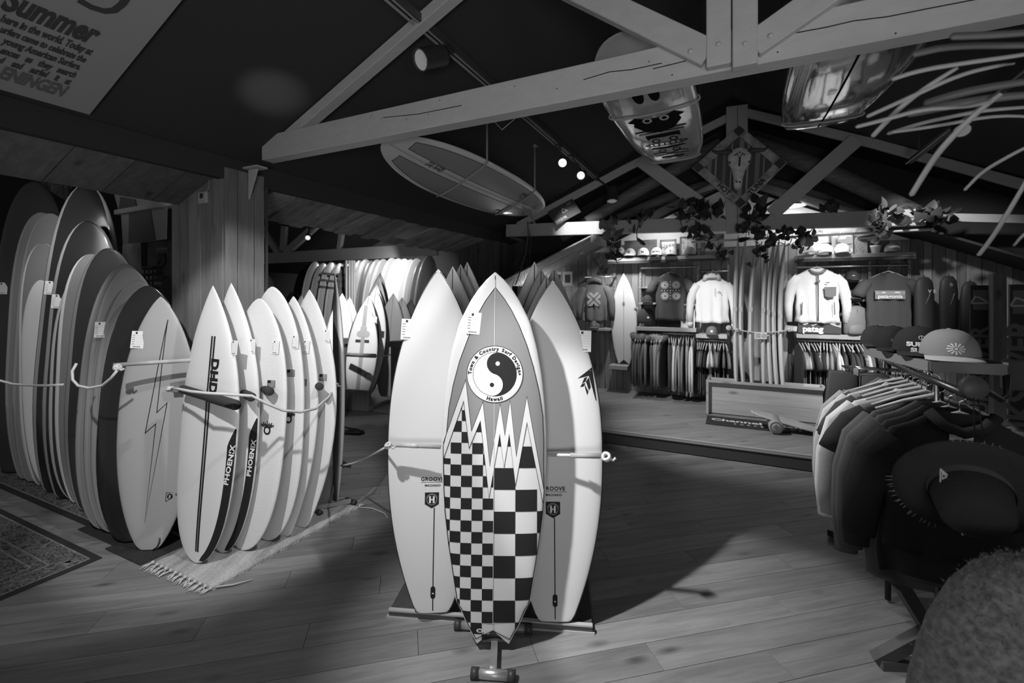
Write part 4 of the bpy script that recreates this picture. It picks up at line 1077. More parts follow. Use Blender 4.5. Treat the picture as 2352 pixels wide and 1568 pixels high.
def cap(label, loc, xdir, crown, brim=None, s=1.0, text=None, tm=None, group=None, tsize=.03, pf=None, flip=1, zs=.9):
    M = Mz(Vector(loc)+Z*.012, xdir) @ Matrix.Diagonal((s, s, s*zs, 1)); c = cap_meshes()
    t = thing('cap', label, 'cap', group=group, M=M)
    c['c'].build('crown', crown, t); c['b'].build('brim', brim or crown, t); c['t'].build('button', crown, t)
    if pf:
        mb = MB(); mb.lathe([(.095,.006),(.091,.05),(.075,.085)], (0,0,.008), Z, 24, sx=.93, sy=1.06)
        # only the front panel
        keep = [f for f in mb.f if all(mb.v[i][1] < -.02 for i in f)]; mb.f = keep; mb.m = [0]*len(keep); mb.sm = [True]*len(keep); mb.compact(); mb.build('front_panel', pf, t)
    if text:
        vs, fs = text if isinstance(text, tuple) else text2d(text, tsize, .03)
        mb = MB(); pts_ = []
        for x, y in vs:
            z = .05+y; hh = max(0, min(1, (z-.008)/.118)); rr = .092*math.cos(math.asin(hh))**.8; yy = -1.05*math.sqrt(max(1e-5, rr*rr-(x/.92)**2))
            pts_.append((x, yy-.0025, z))
        mb.add(pts_, fs); mb.build('lettering', tm or whiteink, t)
    return t
def W_(px, py, v=7.26): return atv(px, py, v)
fab = lambda g, n=None: mat(n or 'fabric_%03d' % int(g*1000), g, .9, .1, bump=.5, bscale=350)
# ------------------------------------------------------------------ plank wall behind the clothing
WV = 7.30
wp = wood('wall_planks', .22, (0,0,1), var=.3, rnd=.32, rough=.65)
mb = MB(); mb.box(R(.2, WV+.05, 1.25), 7.2, .06, 2.3, 0, U, V)
wall = struct('wall_back', mb, mat('wall_core', .03, .9), 'vertical timber plank wall behind the clothing shelves')
u = -3.3; rw = random.Random(5)
while u < 3.7:
    w_ = rw.choice((.085, .105, .125, .14)); top_ = min(2.36, AZ-AS*min(abs(u), abs(u+w_))+.02)
    if top_ > .5:
        mb = MB(); mb.box(R(u+w_/2, WV+.012-rw.uniform(0,.006), (top_+.16)/2), w_-.006, .02, top_-.16, 0, U, V); mb.build('plank', wp, wall)
    u += w_
mb = MB(); mb.prism([(-2.02,2.36),(2.02,2.36),(0.0,AZ-.01)], R(0, WV+.02, 0), U, Z, .03)
struct('wall_gable', mb, mat('gable_paint', .62, .8), 'pale painted gable above the plank wall')
# slotted shelf standards
sm = mat('standard_metal', .34, .45, metal=.4)
stn = None
for px in (1351, 1411, 1471, 1603, 1673, 1828, 1997, 2088):
    p = W_(px, 700, 7.27); uu = uv(p)[0]; mb = MB(); mb.box(R(uu, 7.27, 1.35), .03, .02, 1.5, 0, U, V); o = mb.build('shelf_standard', sm, wall)
    sl = MB()
    for k in range(22):
        sl.box(R(uu, 7.258, .72+.06*k), .006, .004, .03, 0, U, V)
    s_ = sl.build('slots', blackplas, None); s_.parent = o; s_['kind'] = 'stuff'
shelf_m = wood('shelf_wood', .34, U, var=.15, rnd=.1)
shelf_d = wood('shelf_wood_dark', .16, U, var=.2, rnd=.1)
def shelf(label, px0, px1, z, th=.05, v0=6.98, m=None, under=True):
    u0, u1 = uv(atv(px0, 700, v0))[0], uv(atv(px1, 700, v0))[0]; c = R((u0+u1)/2, (v0+7.28)/2, z)
    t = thing('shelf', label, 'shelf', c)
    mb = MB(); mb.box(c, u1-u0, 7.28-v0, th, 0, U, V); mb.build('board', m or shelf_m, t, bevel=.003)
    for k in range(max(2, int((u1-u0)/.7)+1)):
        f = k/max(1, max(2, int((u1-u0)/.7)+1)-1); ub = u0+.04+(u1-u0-.08)*f
        mb = MB(); mb.prism([(0,0),(7.28-v0-.03,0),(7.28-v0-.03,-.05),(0,-.015)], R(ub, v0+.02, z-th/2), V, Z, .006); mb.build('bracket', blackplas, t)
    return t, u0, u1
shA, a0, a1 = shelf('long upper shelf left of the standing boards, lined with caps and frames', 1395, 1674, 2.205)
mb = MB(); mb.bar(R(a0, 6.99, 2.16), R(a1, 6.99, 2.16), .03, .03, V); mb.build('shadow_strip', blackplas, shA)  # black strip standing in for the shadow below the shelf
shB, b0_, b1_ = shelf('long upper shelf right of the standing boards, holding surf posters', 1830, 2104, 2.155)
mb = MB(); mb.bar(R(b0_, 6.99, 2.11), R(b1_, 6.99, 2.11), .03, .03, V); mb.build('shadow_strip', blackplas, shB)  # shadow under this shelf, put in as a black strip too
shelf('thick timber shelf above the hoodies and tees at left of the wall', 1460, 1599, 1.165, .055)
shelf('timber shelf above the mixed shirts, with one brown cap', 1598, 1670, 1.085, .055)
shelf('timber shelf above the shirt row at right, holding box and backpack', 1829, 2012, 1.135, .06)
shelf('short timber shelf end left of the hanging fish surfboard', 1352, 1400, 1.135, .04)
shelf('plank ledge carrying the fish surfboard on the wall', 1398, 1441, .56, .06, m=shelf_m)
for a, b, py, lab in ((1466,1508,660,'small empty shelf beside the printed dark tee'), (1466,1506,697,'small shelf with a dark cap'), (1571,1600,700,'small shelf end behind the white hoodie'), (1932,1993,645,'dark small shelf with the upper cap beside the white jacket'), (1936,1992,689,'dark small shelf with the lower cap beside the white jacket')):
    shelf(lab, a, b, atv((a+b)/2, py, 7.04).z, .028, v0=7.04, m=shelf_m if py in (660, 697) else shelf_d)
def hrail(label, px0, px1, z, v_=7.1):
    u0, u1 = uv(atv(px0, 700, v_))[0], uv(atv(px1, 700, v_))[0]; mb = MB(); mb.tube([R(u0, v_, z), R(u1, v_, z)], .013, 10)
    t = thing('clothes_rail', label, 'clothes rail', R(u0, v_, z)); mb.build('tube', steel, t)
    for q in (u0+.02, u1-.02): mb = MB(); mb.bar(R(q, v_, z), R(q, 7.27, z), .03, .012, U); mb.build('arm', blackplas, t)
    return t
hrail('display rail holding the printed dark tee', 1472, 1603, 2.075); hrail('short display rail holding the pale hoodie', 1604, 1672, 2.0)
hrail('display rail carrying the white jacket and the dark logo tee', 1830, 2090, 2.03)
hrail('short dark display rail holding the grey hoodie at far left', 1344, 1412, 1.955)
hrail('clothes rail under the left timber shelf', 1462, 1598, 1.10, 7.08); hrail('clothes rail under the cap shelf', 1600, 1669, 1.02, 7.08); hrail('clothes rail under the right timber shelf', 1831, 2010, 1.07, 7.08)
# rows of hanging clothes, each its own thing
def row(px0, px1, n, ztop, greys, L, kind, group, words, seed, hood=False):
    rd = random.Random(seed); u0, u1 = uv(atv(px0, 800, 7.06))[0], uv(atv(px1, 800, 7.06))[0]
    for i in range(n):
        g = greys[i % len(greys)]; uu = u0+(u1-u0)*(i+.5)/n
        tone = 'black' if g < .06 else 'dark grey' if g < .12 else 'mid grey' if g < .3 else 'light grey' if g < .6 else 'white'
        side = 'left' if i < n/2 else 'right'; k = i if side == 'left' else n-1-i
        lab = '%s %s, %s from the %s %s' % (tone, 'hooded sweatshirt' if hood else 'shirt' if kind == 'short' else 'long-sleeved top', ordinal(k), side, words)
        x = (V+U*rd.uniform(-.18, .18))
        m = fab(g) if not (kind == 'short' and seed == 31 and i in (7, 19)) else mat('floral_print', .3, .9, .1, var=.9, vscale=34)
        garment(lab, 'sweatshirt' if hood else 'shirt', group, R(uu, 7.06, ztop+rd.uniform(-.008,.008)), x, m, W=.44+rd.uniform(-.03,.03), L=L+rd.uniform(-.05,.05), T=(u1-u0)/n*.92, slv=kind, seed=seed*100+i, hood=hood, sl=L-.05, hm=mat('hanger_pale', .55, .5), drape=.8)
row(1459, 1528, 10, 1.0, [.11,.13,.10,.17,.12,.10,.22,.26,.30,.13], .68, 'long', 'hoodies on the left wall rail', 'on the left rail', 11, True)
row(1534, 1596, 11, 1.0, [.10,.06,.75,.75,.30,.35,.28,.38,.28,.8,.75], .72, 'long', 'long tops on the left wall rail', 'in the pale half of the left rail', 21)
row(1600, 1670, 13, .93, [.05,.07,.2,.12,.05,.7,.72,.3,.18,.2,.1,.18,.26], .60, 'short', 'shirts under the capped shelf', 'on the rail under the brown cap', 41)
row(1832, 2008, 24, .985, [.35,.3,.07,.6,.06,.08,.05,.3,.06,.34,.30,.72,.7,.70,.09,.07,.09,.06,.07,.3,.65,.2,.16,.22], .70, 'short', 'shirts on the right wall rail', 'on the right wall rail', 31)
for i, px in enumerate((1600, 1608, 1617, 1626, 1636)):
    p = atv(px, 850, 6.98); p.z = .56; mb = MB(); mb.box(p-Z*.14, .04, .2, .30, 0, U, V); tag(mb.build('folded_trousers', fab(.05), bevel=.012), 'dark trousers hanging low under the shirts, %s from the left' % ordinal(i), 'trousers', 'low hanging trousers')
# front-facing display clothes
def disp(label, px, py, v_, m, W, L, **k):
    return garment(label, k.pop('cat_', 'shirt'), None, atv(px, py, v_), U, m, W=W, L=L, **k)
g1 = disp('grey hoodie with pale cross-shaped print hanging at the left of the wall', 1367, 648, 7.08, fab(.13), .42, .62, slv='long', T=.12, hood=True, cat_='hoodie', name='hoodie', sl=.6, seed=5)
front(g1, merge(*[xf(disc(0, .075, .052, 10, .06), 0, 0, PI/4+k*PI/2) for k in range(4)]), mat('print_grey', .3, .8), z=-.27, off=-.078)
front(g1, merge(line2([(-.11,-.11),(.11,.11)], .022), line2([(-.11,.11),(.11,-.11)], .022)), fab(.13), z=-.27, off=-.079)
g2 = disp('dark tee with tiled sun print hanging beside the small shelves', 1541, 632, 7.08, fab(.085), .46, .66, slv='short', T=.11, seed=6, name='t_shirt')
pr = []
for cx, cy in ((-.075,.075),(.08,.075),(-.075,-.085),(.08,-.085)):
    pr += [xf(rect(.022, -.0035, .06, .0035), cx, cy, a*PI/8) for a in range(16)]+[ring(cx, cy, .014, .02, 14)]
for k in range(7): pr.append(disc(0, .12-.04*k, .007, 8)); pr.append(disc(-.12+.04*k, -.005, .007, 8))
front(g2, merge(*pr), whiteink, z=-.22, off=-.072); 
mb = MB(); mb.box(atv(1537, 742, 7.16), .38, .05, .25, 0, U, V); tag(mb.build('folded_trousers', fab(.03), bevel=.01), 'black trousers hanging behind the printed dark tee', 'trousers')
g3 = disp('pale hoodie brightly lit, hanging left of the standing boards', 1635, 640, 7.05, fab(.55), .46, .62, slv='long', T=.13, hood=True, cat_='hoodie', name='hoodie', sl=.63, seed=8, cuff=fab(.5))
front(g3, merge(line2([(0,0),(.03,.02),(.045,-.01)], .007)), ink, x=.07, z=-.2, off=-.08); front(g3, merge(rect(0,0,.004,-.12)), ink, x=.04, z=-.13, off=-.075)
mb = MB(); mb.box(atv(1635, 632, 6.98), .13, .012, .085, 0, U, V); fr_ = tag(mb.build('picture_frame', blackplas), 'small dark picture frame above the pale hoodie', 'picture frame')
flat(rect(-.05,-.028,.05,.028), plane_M(atv(1635, 632, 6.972), U, Z), mat('tiny_photo', .35, .5, var=.5, vscale=20), 'picture').parent = fr_
fr_.children[0].matrix_parent_inverse = Matrix()
fleece = mat('white_fleece', .72, .95, .1, bump=1, bscale=120, sheen=.4)
jk = disp('white fleece jacket with dark zip, collar and chest pocket', 1876, 622, 7.0, fleece, .50, .66, slv='long', T=.17, cat_='jacket', name='jacket', sl=.66, seed=9, hm=mat('hanger_pale', .55, .5))
zc_ = mat('zip_grey', .12, .7)
mb = MB(); mb.tube([(0,-.095,-.02), (0,-.105,-.2), (0,-.11,-.45), (0,-.108,-.64)], .008, 6); mb.build('zip', zc_, jk)
mb = MB(); mb.tube([(-.085,-.02,.01), (-.05,-.07,-.02), (0,-.088,-.032), (.05,-.07,-.02), (.085,-.02,.01)], .017, 8); mb.build('collar', mat('collar_grey', .2, .8), jk)
mb = MB(); mb.prism([(-.062,.06),(-.055,-.055),(0,-.07),(.06,-.05),(.062,.062)], (.125, -.112, -.27), (1,0,0), (0,0,1), .02); mb.build('chest_pocket', mat('pocket_grey', .16, .8), jk)
front(jk, rect(-.02,-.006,.02,.006), ink, x=.10, z=-.155, off=-.105, name='label')
for s_ in (-1, 1): mb = MB(); mb.bar((s_*.17,-.10,-.40), (s_*.175,-.10,-.56), .010, .01, (0,1,0)); mb.build('side_zip', zc_, jk)
mb = MB(); mb.lathe([(.022,0),(.02,.008),(0,.01)], (0,-.11,-.135), (0,-1,0), 12); mb.build('round_toggle', mat('collar_grey', .2, .8), jk)
pg = disp('dark tee with white word print, right of the backpack', 2040, 632, 7.0, fab(.075), .47, .70, slv='short', T=.12, seed=10, name='t_shirt')
front(pg, rect(-.145,-.05,.145,.055), mat('print_box', .2, .8), z=-.24, off=-.075); front(pg, xf(text2d('patagonia', .062, .02), 0, -.018), whiteink, z=-.24, off=-.079)
front(pg, merge(disc(-.06,.03,.02,12,.006), disc(.07,.03,.03,12,.007), *[rect(-.14,.012+.012*k,.14,.014+.012*k) for k in range(3)]), whiteink, z=-.24, off=-.078)
# the fish board on its ledge
fb = Board('surfboard', 'small white twin fin fish surfboard with oval badge, standing on a wall ledge', None, atv(1433, 836, 7.16), atv(1433, 628, 7.12), .40, X=U, an=1.95, bn=.9, wt=.42, at_=2.3, bt=1, tw=.5, notch=.07, tn=.09, body=board_white, n=32, th=.05, rock=.02)
fb.stringer(pin_blk, .004)
fb.decal(disc(0, fb.L*.665, .022, 20, .045), greyink, 'badge', .001); fb.decal(xf(text2d('fish', .026, .03), 0, fb.L*.665, PI/2), ink, 'lettering', .002, False)
x, y = fb.loc(1415, 834); fb.decal(disc(x, y+.02, .013, 14), ink, 'leash_plug', .0015, False)
for px in (1401, 1462):
    p = atv(px, 707, 7.12); mb = MB(); mb.box(p, .07, .03, .02, 0, U, V); fb_ = mb.build('holder_peg', hang_m); tag(fb_, 'small wooden wall peg at the %s rail of the fish surfboard' % ('left' if px == 1401 else 'right'), 'peg')
# pictures and posters on the upper shelves
def frame(label, x0, x1, y0, y1, v_, fm, inner, bw=.03, lean=.04, cat_='picture', name='picture_frame'):
    p0 = atv(x0, y1, v_); p1 = atv(x1, y1, v_); zt_ = atv((x0+x1)/2, y0, v_).z; zb = atv((x0+x1)/2, y1, v_).z; w_ = (p1-p0).length; h_ = zt_-zb
    c = (p0+p1)/2; c.z = zb; B_ = (Z*h_+V*lean).normalized(); M = plane_M(c, U, B_)
    t = thing(name, label, cat_, c)
    mb = MB(); mb.box(M @ Vector((0, h_/2, -.008)), w_, h_, .012, 0, U, B_, U.cross(B_)); mb.build('backing', inner, t)
    if bw:
        for a, b, c_, d in ((-w_/2, 0, -w_/2+bw, h_), (w_/2-bw, 0, w_/2, h_), (-w_/2, 0, w_/2, bw), (-w_/2, h_-bw, w_/2, h_)):
            mb = MB(); mb.box(M @ Vector(((a+c_)/2, (b+d)/2, 0)), c_-a, d-b, .02, 0, U, B_, U.cross(B_)); mb.build('frame_side', fm, t)
    return t, M, w_, h_
def onf(fr, tf, m, name='print', off=.004):
    t, M, w_, h_ = fr; o = flat(tf, M, m, name, None, off); o.parent = t; o.location = -t.location; return o
VF = 7.12
f1 = frame('large dark seascape canvas behind the white caps', 1433, 1508, 550, 589, VF, blackplas, mat('dark_photo', .07, .6, var=.9, vscale=4), 0)
f2 = frame('black framed print with tall serif letters', 1515, 1553, 549, 588, VF, blackplas, mat('print_light', .5, .6), .025)
onf(f2, xf(text2d('HART', .12, .0, sx=.62), 0, .13), ink); onf(f2, merge(*[rect(-.10, .03+.015*k, .10, .036+.015*k) for k in range(2)]), greyink)
f3 = frame('dark framed collage half hidden by trailing leaves', 1561, 1602, 542, 587, VF, blackplas, mat('collage', .35, .6, var=.7, vscale=14), .02)
f4 = frame('broad wooden frame with a small white print', 1610, 1663, 537, 586, VF, wood('frame_wood', .2, U), mat('print_white', .6, .6), .06)
f5 = frame('pale surf contest poster partly covered by leaves', 1857, 1889, 533, 583, VF, blackplas, mat('poster_pale', .45, .6, var=.5, vscale=12), 0, cat_='poster', name='poster')
onf(f5, xf(text2d('CURL', .05, .03, shear=.3), .03, .30), ink)
f6 = frame('grey surf contest poster with rider silhouette and white lettering', 1911, 1960, 529, 583, VF-.02, blackplas, mat('poster_grey', .24, .6, var=.4, vscale=5), 0, cat_='poster', name='poster')
onf(f6, merge(xf(text2d('RIP CURL', .048, .04, shear=.3), 0, f6[3]*.80), xf(text2d('PRO', .036, .04, shear=.3), 0, f6[3]*.68), ring(0, f6[3]*.92, .012, .02, 16, 0, 4)), whiteink)
onf(f6, merge(poly((-.07,.19),(-.055,.20),(-.05,.17),(-.02,.15),(0,.125),(-.02,.128),(-.05,.14),(-.075,.115),(-.07,.15)), line2([(-.09,.10),(.1,.13)], .006)), ink)
flat_spk = mat('poster_flowers', .5, .6, var=.9, vscale=40); onf(f6, rect(-f6[2]/2+.005, .005, f6[2]/2-.005, .07), flat_spk, 'flower_border', .003)
def capw(label, px, py, v_, g, s=.95, yaw=0, **k):
    x = (U*math.cos(yaw)+V*math.sin(yaw)); return cap(label, atv(px, py, v_), x, fab(g), s=s, **k)
for i, (px, g, tx) in enumerate(((1447,.75,'X'), (1478,.78,'N'), (1508,.78,'ASTRO'), (1541,.6,'f'))):
    c_ = capw('white cap with small dark mark on the left upper shelf, %s from the left' % ordinal(i), px, 589-i*.8, 7.02, g, s=1.0, text=text2d(tx, .05 if len(tx) < 3 else .034, .06), tm=ink)
capw('dark patterned cap at the right end of the left upper shelf', 1585, 586, 7.02, .3)
capw('cap tilted against the wall left of the dark seascape canvas', 1420, 588, 7.1, .5, s=1.25, pf=fab(.75))
for i, px in enumerate((1857, 1894, 1934)):
    capw('white cap below the contest posters, %s from the left' % ordinal(i), px, 582, 7.0, .8, s=1.0, pf=fab(.8))
capw('grey cap with dark brim at right end of the right upper shelf', 2050, 580, 7.02, .4, yaw=-.3)
capw('dark cap raised on a small stand behind the bright leaves', 1985, 546, 7.14, .16, s=1.2)
p = atv(1976, 583, 7.15); mb = MB(); mb.box(R(*uv(p), 2.27), .13, .1, .19, 0, U, V); tag(mb.build('cork_box', mat('cork', .2, .9, var=.5, vscale=60), bevel=.004), 'speckled cork block on the right upper shelf', 'box')
p = atv(2011, 583, 7.08); pz = 2.18; pt = thing('plant_pot', 'small white tapered plant pot on the right upper shelf', 'plant pot', R(*uv(p), pz))
mb = MB(); mb.lathe([(0,0),(.038,0),(.052,.08),(.056,.082),(.056,.1),(.048,.1),(.046,.085),(0,.085)], R(*uv(p), pz), Z, 20); mb.build('pot', mat('pot_white', .65, .5), pt)
capw('brown cap with crossed mark on the shelf above the shirts', 1635, 768, 7.02, .12, text=text2d('x', .05, .06))
capw('dark cap on the small shelf left of the printed tee', 1488, 695, 7.08, .06); capw('dark cap below the grey hoodie', 1367, 753, 7.05, .12, text=disc(0,0,.008,8))
capw('black cap on the upper dark shelf right of the white jacket', 1957, 643, 7.08, .05, text=text2d('wave', .014, .05)); capw('grey cap with white patch on the lower dark shelf', 1960, 687, 7.08, .10, text=rect(-.025,-.012,.025,.012))
capw('light grey cap at the right end of the right timber shelf', 2018, 768, 6.95, .34)
bg = thing('backpack', 'dark rolltop bag on the shelf beside the printed tee', 'bag', atv(1483, 742, 7.08)); mb = MB()
c = atv(1483, 742, 7.08); mb.lathe([(.0,0),(.10,0),(.115,.03),(.11,.12),(.085,.19),(.05,.215),(0,.22)], c, Z, 18, sx=1.15, sy=.6); mb.build('shell', fab(.07), bg)
mb = MB(); mb.tube([c+Z*.20+U*-.03, c+Z*.245, c+Z*.20+U*.03], .006, 6); mb.build('top_loop', fab(.4), bg); mb = MB(); mb.box(c+U*.05+Z*.09-V*.085, .03, .004, .022, 0, U, V); mb.build('label', card, bg)
mb = MB(); c = atv(1580, 731, 7.1); mb.box(c, .19, .05, .27, 0, U, V); bx = tag(mb.build('product_box', mat('box_white', .62, .6), bevel=.003), 'white flat box with blurred print on the timber shelf left of the pale hoodie', 'box')
q = flat(merge(disc(0,.02,.05,12,.05), rect(-.06,-.07,.05,-.03)), plane_M(c-V*.027, U, Z), mat('box_print', .38, .6), 'print'); q.parent = bx
# PATAG box, backpack
c = atv(1880, 751, 7.02); mb = MB(); mb.box(c, .47, .12, .16, 0, U, V); bx = tag(mb.build('logo_box', mat('box_dark', .06, .6), bevel=.004), 'dark box printed with a white mountain line and large letters under the jacket', 'box')
for tf, m_ in ((line2([(-.23,.03),(-.19,.055),(-.16,.03),(-.12,.05),(-.07,.02),(-.02,.05),(.03,.075),(.06,.035),(.1,.06),(.16,.03),(.23,.01)], .007), whiteink), (xf(text2d('patag', .105, .04), -.07, -.025), whiteink), (poly((-.23,.03),(-.19,.055),(-.16,.03),(-.12,.05),(-.07,.02),(-.02,.05),(.03,.075),(.06,.035),(.1,.06),(.16,.03),(.23,.01),(.23,.078),(-.23,.078)), mat('box_sky', .3, .6))):
    q = flat(tf, plane_M(c-V*.0615, U, Z), m_, 'print', None, .001 if m_ is whiteink else 0); q.parent = bx
bp = thing('backpack', 'grey backpack with vertical seam standing on the right timber shelf', 'backpack', atv(1966, 766, 7.05)); c = atv(1966, 768, 7.05)
bm_ = mat('backpack_grey', .19, .6, .4, bump=.4, bscale=40)
mb = MB(); mb.lathe([(0,0),(.13,0),(.155,.03),(.155,.17),(.14,.27),(.11,.33),(.05,.36),(0,.365)], c, Z, 22, sx=1.0, sy=.55); mb.build('main_shell', bm_, bp)
mb = MB(); mb.lathe([(0,0),(.10,.0),(.115,.03),(.11,.10),(.07,.13),(0,.14)], c-V*.05+Z*.005, Z, 18, sx=1.0, sy=.5); mb.build('front_pocket', bm_, bp)
mb = MB(); mb.tube([c-U*.05+Z*.35, c-U*.02+Z*.40, c+U*.03+Z*.40, c+U*.05+Z*.35], .008, 6); mb.build('top_loop', mat('strap_dark', .06, .8), bp)
mb = MB(); mb.bar(c-V*.088+Z*.14, c-V*.075+Z*.32, .008, .006, V); mb.build('zip', zc_, bp)
# dark bags at the right
dkb = mat('bag_black', .035, .6, .4, bump=.5, bscale=60)
for i, (x0, x1, y0, y1, lab) in enumerate(((2095,2150,635,790,'black hooded pack hanging right of the dark logo tee'), (2152,2205,632,800,'middle black pack with round badge on the dark right wall'), (2200,2255,645,820,'rightmost black pack on the dark right wall'))):
    p = atv((x0+x1)/2, y1, 6.9); zt_ = atv((x0+x1)/2, y0, 6.9).z; w_ = (atv(x1, 700, 6.9)-atv(x0, 700, 6.9)).length/2; h_ = zt_-p.z
    t = thing('hanging_pack', lab, 'backpack', p); mb = MB(); mb.lathe([(0,0),(w_*.9,0),(w_,h_*.1),(w_*1.02,h_*.5),(w_*1.0,h_*.78),(w_*.85,h_*.92),(w_*.5,h_*.985),(0,h_)], p, Z, 18, sx=1, sy=.5); mb.build('shell', dkb, t)
    mb = MB(); mb.tube([p+Z*h_*.9-U*w_*.3, p+Z*(h_*1.02), p+Z*h_*.9+U*w_*.3], .008, 6); mb.build('top_loop', dkb, t)
    mb = MB(); mb.tube([p+Z*h_*.75-U*w_*.4-V*w_*.42, p+Z*h_*.6-V*w_*.52, p+Z*h_*.75+U*w_*.4-V*w_*.42], .006, 6); mb.build('strap', mat('strap_grey', .16, .6), t)
    if i == 1: mb = MB(); mb.lathe([(.03,0),(.028,.006),(0,.008)], p+Z*h_*.86-V*w_*.42, -V, 14); mb.build('badge', mat('strap_grey', .16, .6), t)
    if i == 0: q = flat(text2d('WAVE', .05, .04, spacing=1.6), plane_M(p+Z*h_*.78-V*w_*.43, U, Z), mat('word_pale', .5, .6), 'lettering'); q.parent = t; q.location = -t.location
# bench box with the seven standing boards
c0, c1 = atv(1622, 800, 6.30), atv(1906, 800, 6.30); bu0, bu1 = uv(c0)[0], uv(c1)[0]; bn_ = thing('bench_box', 'low open timber box bench holding the row of standing boards', 'bench', R((bu0+bu1)/2, 6.5, .16))
bw_m = wood('pine', .42, U, var=.14, rnd=.1, knots=True, grain=.8)
def bb(name, u0, u1, v0, v1, z0, z1, m=None): mb = MB(); mb.box(R((u0+u1)/2, (v0+v1)/2, (z0+z1)/2), u1-u0, v1-v0, z1-z0, 0, U, V); return mb.build(name, m or bw_m, bn_, bevel=.002)
bb('top_edge', bu0, bu1, 6.27, 6.31, .565, .595); bb('side', bu0, bu0+.03, 6.27, 6.72, .165, .565); bb('side', bu1-.03, bu1, 6.27, 6.72, .165, .565)
bb('front_panel', bu0+.032, bu1-.032, 6.34, 6.365, .33, .56); bb('front_panel', bu0+.032, bu1-.032, 6.34, 6.365, .17, .328); bb('back_panel', bu0+.032, bu1-.032, 6.70, 6.72, .17, .56); bb('floor', bu0+.032, bu1-.032, 6.37, 6.70, .165, .19)
side_m = mat('board_rail_warm', .66, .5)
for i, (tx, ty, bx_, mx) in enumerate(((1690,533,1693,1686), (1702,532,1712,1702), (1729,530,1731,1724), (1757,532,1756,1750), (1766,540,1776,1767), (1776,545,1790,1777), (1789,552,1803,1787))):
    P0 = atv(bx_, 884, 6.53); P0.z = .2; P1 = atv(tx, ty, 6.62); 
    b_ = Board('surfboard', 'edge-on pale surfboard standing in the timber bench, %s from the left' % ordinal(i), 'surfboards standing in the timber bench', P0, P1, .50 if i < 6 else .56, X=V+U*(.02 if i < 6 else -.14), kind=None) if False else Board('surfboard', 'pale surfboard standing edge-on in the timber bench, %s from the left' % ordinal(i), 'surfboards standing in the timber bench', P0, P1, .38, X=Vector((P0.x, P0.y, 0))+U*(.0 if i < 6 else -.5), an=2.6, bn=.5, wt=.3, at_=2.4, bt=.9, th=.06, rock=.10 if i not in (0, 3) else .05, body=side_m, rail=side_m, n=24, ring=20)
    x_ = b_.half(.55); M = Matrix.Translation((-x_*.99, b_.L*.56, b_.zc(.56))) @ Matrix.Rotation(PI/2, 4, 'Y'); mb = MB(); mb.box((0,0,0), .035, .055, .004); o = mb.build('price_tag', mat('tag_dim', .55, .6), b_.root); o.matrix_local = M
rp = thing('rope', 'white rope drawn across the boards standing in the timber bench', 'rope', atv(1675, 755, 6.3)); mb = MB(); mb.tube([atv(x, y, 6.36) for x, y in ((1675,753),(1694,757),(1720,762),(1750,764),(1785,762),(1813,758))], .008, 8); mb.build('cord', rope_m, rp)
knot(rp, atv(1674, 753, 6.34), .03); knot(rp, atv(1693, 758, 6.34), .022); knot(rp, atv(1814, 757, 6.34), .025)
mb = MB(); mb.bar(atv(1803, 752, 6.6), atv(1830, 755, 6.6), .06, .05, V); tag(mb.build('timber_block', bw_m), 'short timber block holding the rope end beside the standing boards', 'block')
c = atv(1747, 771, 6.33); mb = MB(); mb.box(c, .13, .006, .075, 0, U, V); sg = tag(mb.build('hang_sign', card), 'small white card hanging from the rope across the bench boards', 'sign')
q = flat(merge(ring(.035, 0, .018, .024, 18), line2([(.025,-.012),(.045,.012)], .005), *[rect(-.055, .02-.014*k, -.0, .026-.014*k) for k in range(4)]), plane_M(c-V*.004, U, Z), ink, 'print'); q.parent = sg
# balance board, roller and printed mat on the platform
mc = [atz(1628, 951, .165), atz(1617, 972, .165), atz(1925, 1010, .165), atz(1905, 985, .165)]
cm = sum(mc, Vector())/4; wl = (mc[2]-mc[1]).length; 
mb = MB(); mb.box(R(*uv(cm), .166), wl*.98, .40, .010, 0, U, V); mt = tag(mb.build('floor_mat', mat('mat_black', .03, .9)), 'black printed mat on the platform below the timber bench', 'mat')
Mm = plane_M(R(*uv(cm), .1725), U, V)
q = flat(merge(xf(text2d('Channel', .13, .03, sx=1.25), -wl*.24, .03), xf(text2d('Islands', .13, .03, sx=1.25), wl*.22, .03), xf(text2d('SURFBOARDS', .05, .03, spacing=2.6), 0, -.09)), Mm, whiteink, 'lettering'); q.parent = mt
rl = thing('roller', 'round wooden roller with cross mark under the balance board', 'roller', at(1780, 973, 5.05)); c = at(1780, 975, 5.05); c.z = .172+.072
mb = MB(); mb.lathe([(0,-.16),(.070,-.16),(.072,-.15),(.072,.15),(.070,.16),(0,.16)], c, V, 28); mb.build('drum', mat('roller_wood', .3, .5, var=.15, vscale=20), rl)
q = flat(merge(ring(0,0,.045,.058,28), ring(0,0,.018,.024,20), line2([(-.03,0),(.03,0)], .008), line2([(0,-.03),(0,.03)], .008)), plane_M(c-V*.161, U, Z), mat('roller_mark', .1, .6), 'print', None, .001); q.parent = rl; q.location = -rl.location
pA, pB = at(1724, 944, 5.15), at(1895, 996, 4.9); pB.z = .19; bb_ = thing('balance_board', 'pale wooden balance board tilted over its roller', 'balance board', pB)
A_ = (pB-pA); ln = A_.length; A_.normalize(); Bn = V.copy(); Bn = (Bn-A_*Bn.dot(A_)).normalized()
ol = []
for i in range(40):
    a = 2*PI*i/40; ol.append((ln/2*spow(math.cos(a), .7), .13*spow(math.sin(a), .9)))
mb = MB(); mb.prism(ol, (pA+pB)/2-Vector((0,0,.008)), A_, Bn, .018); mb.build('deck', mat('balance_wood', .5, .45, var=.12, vscale=6), bb_, bevel=.003)
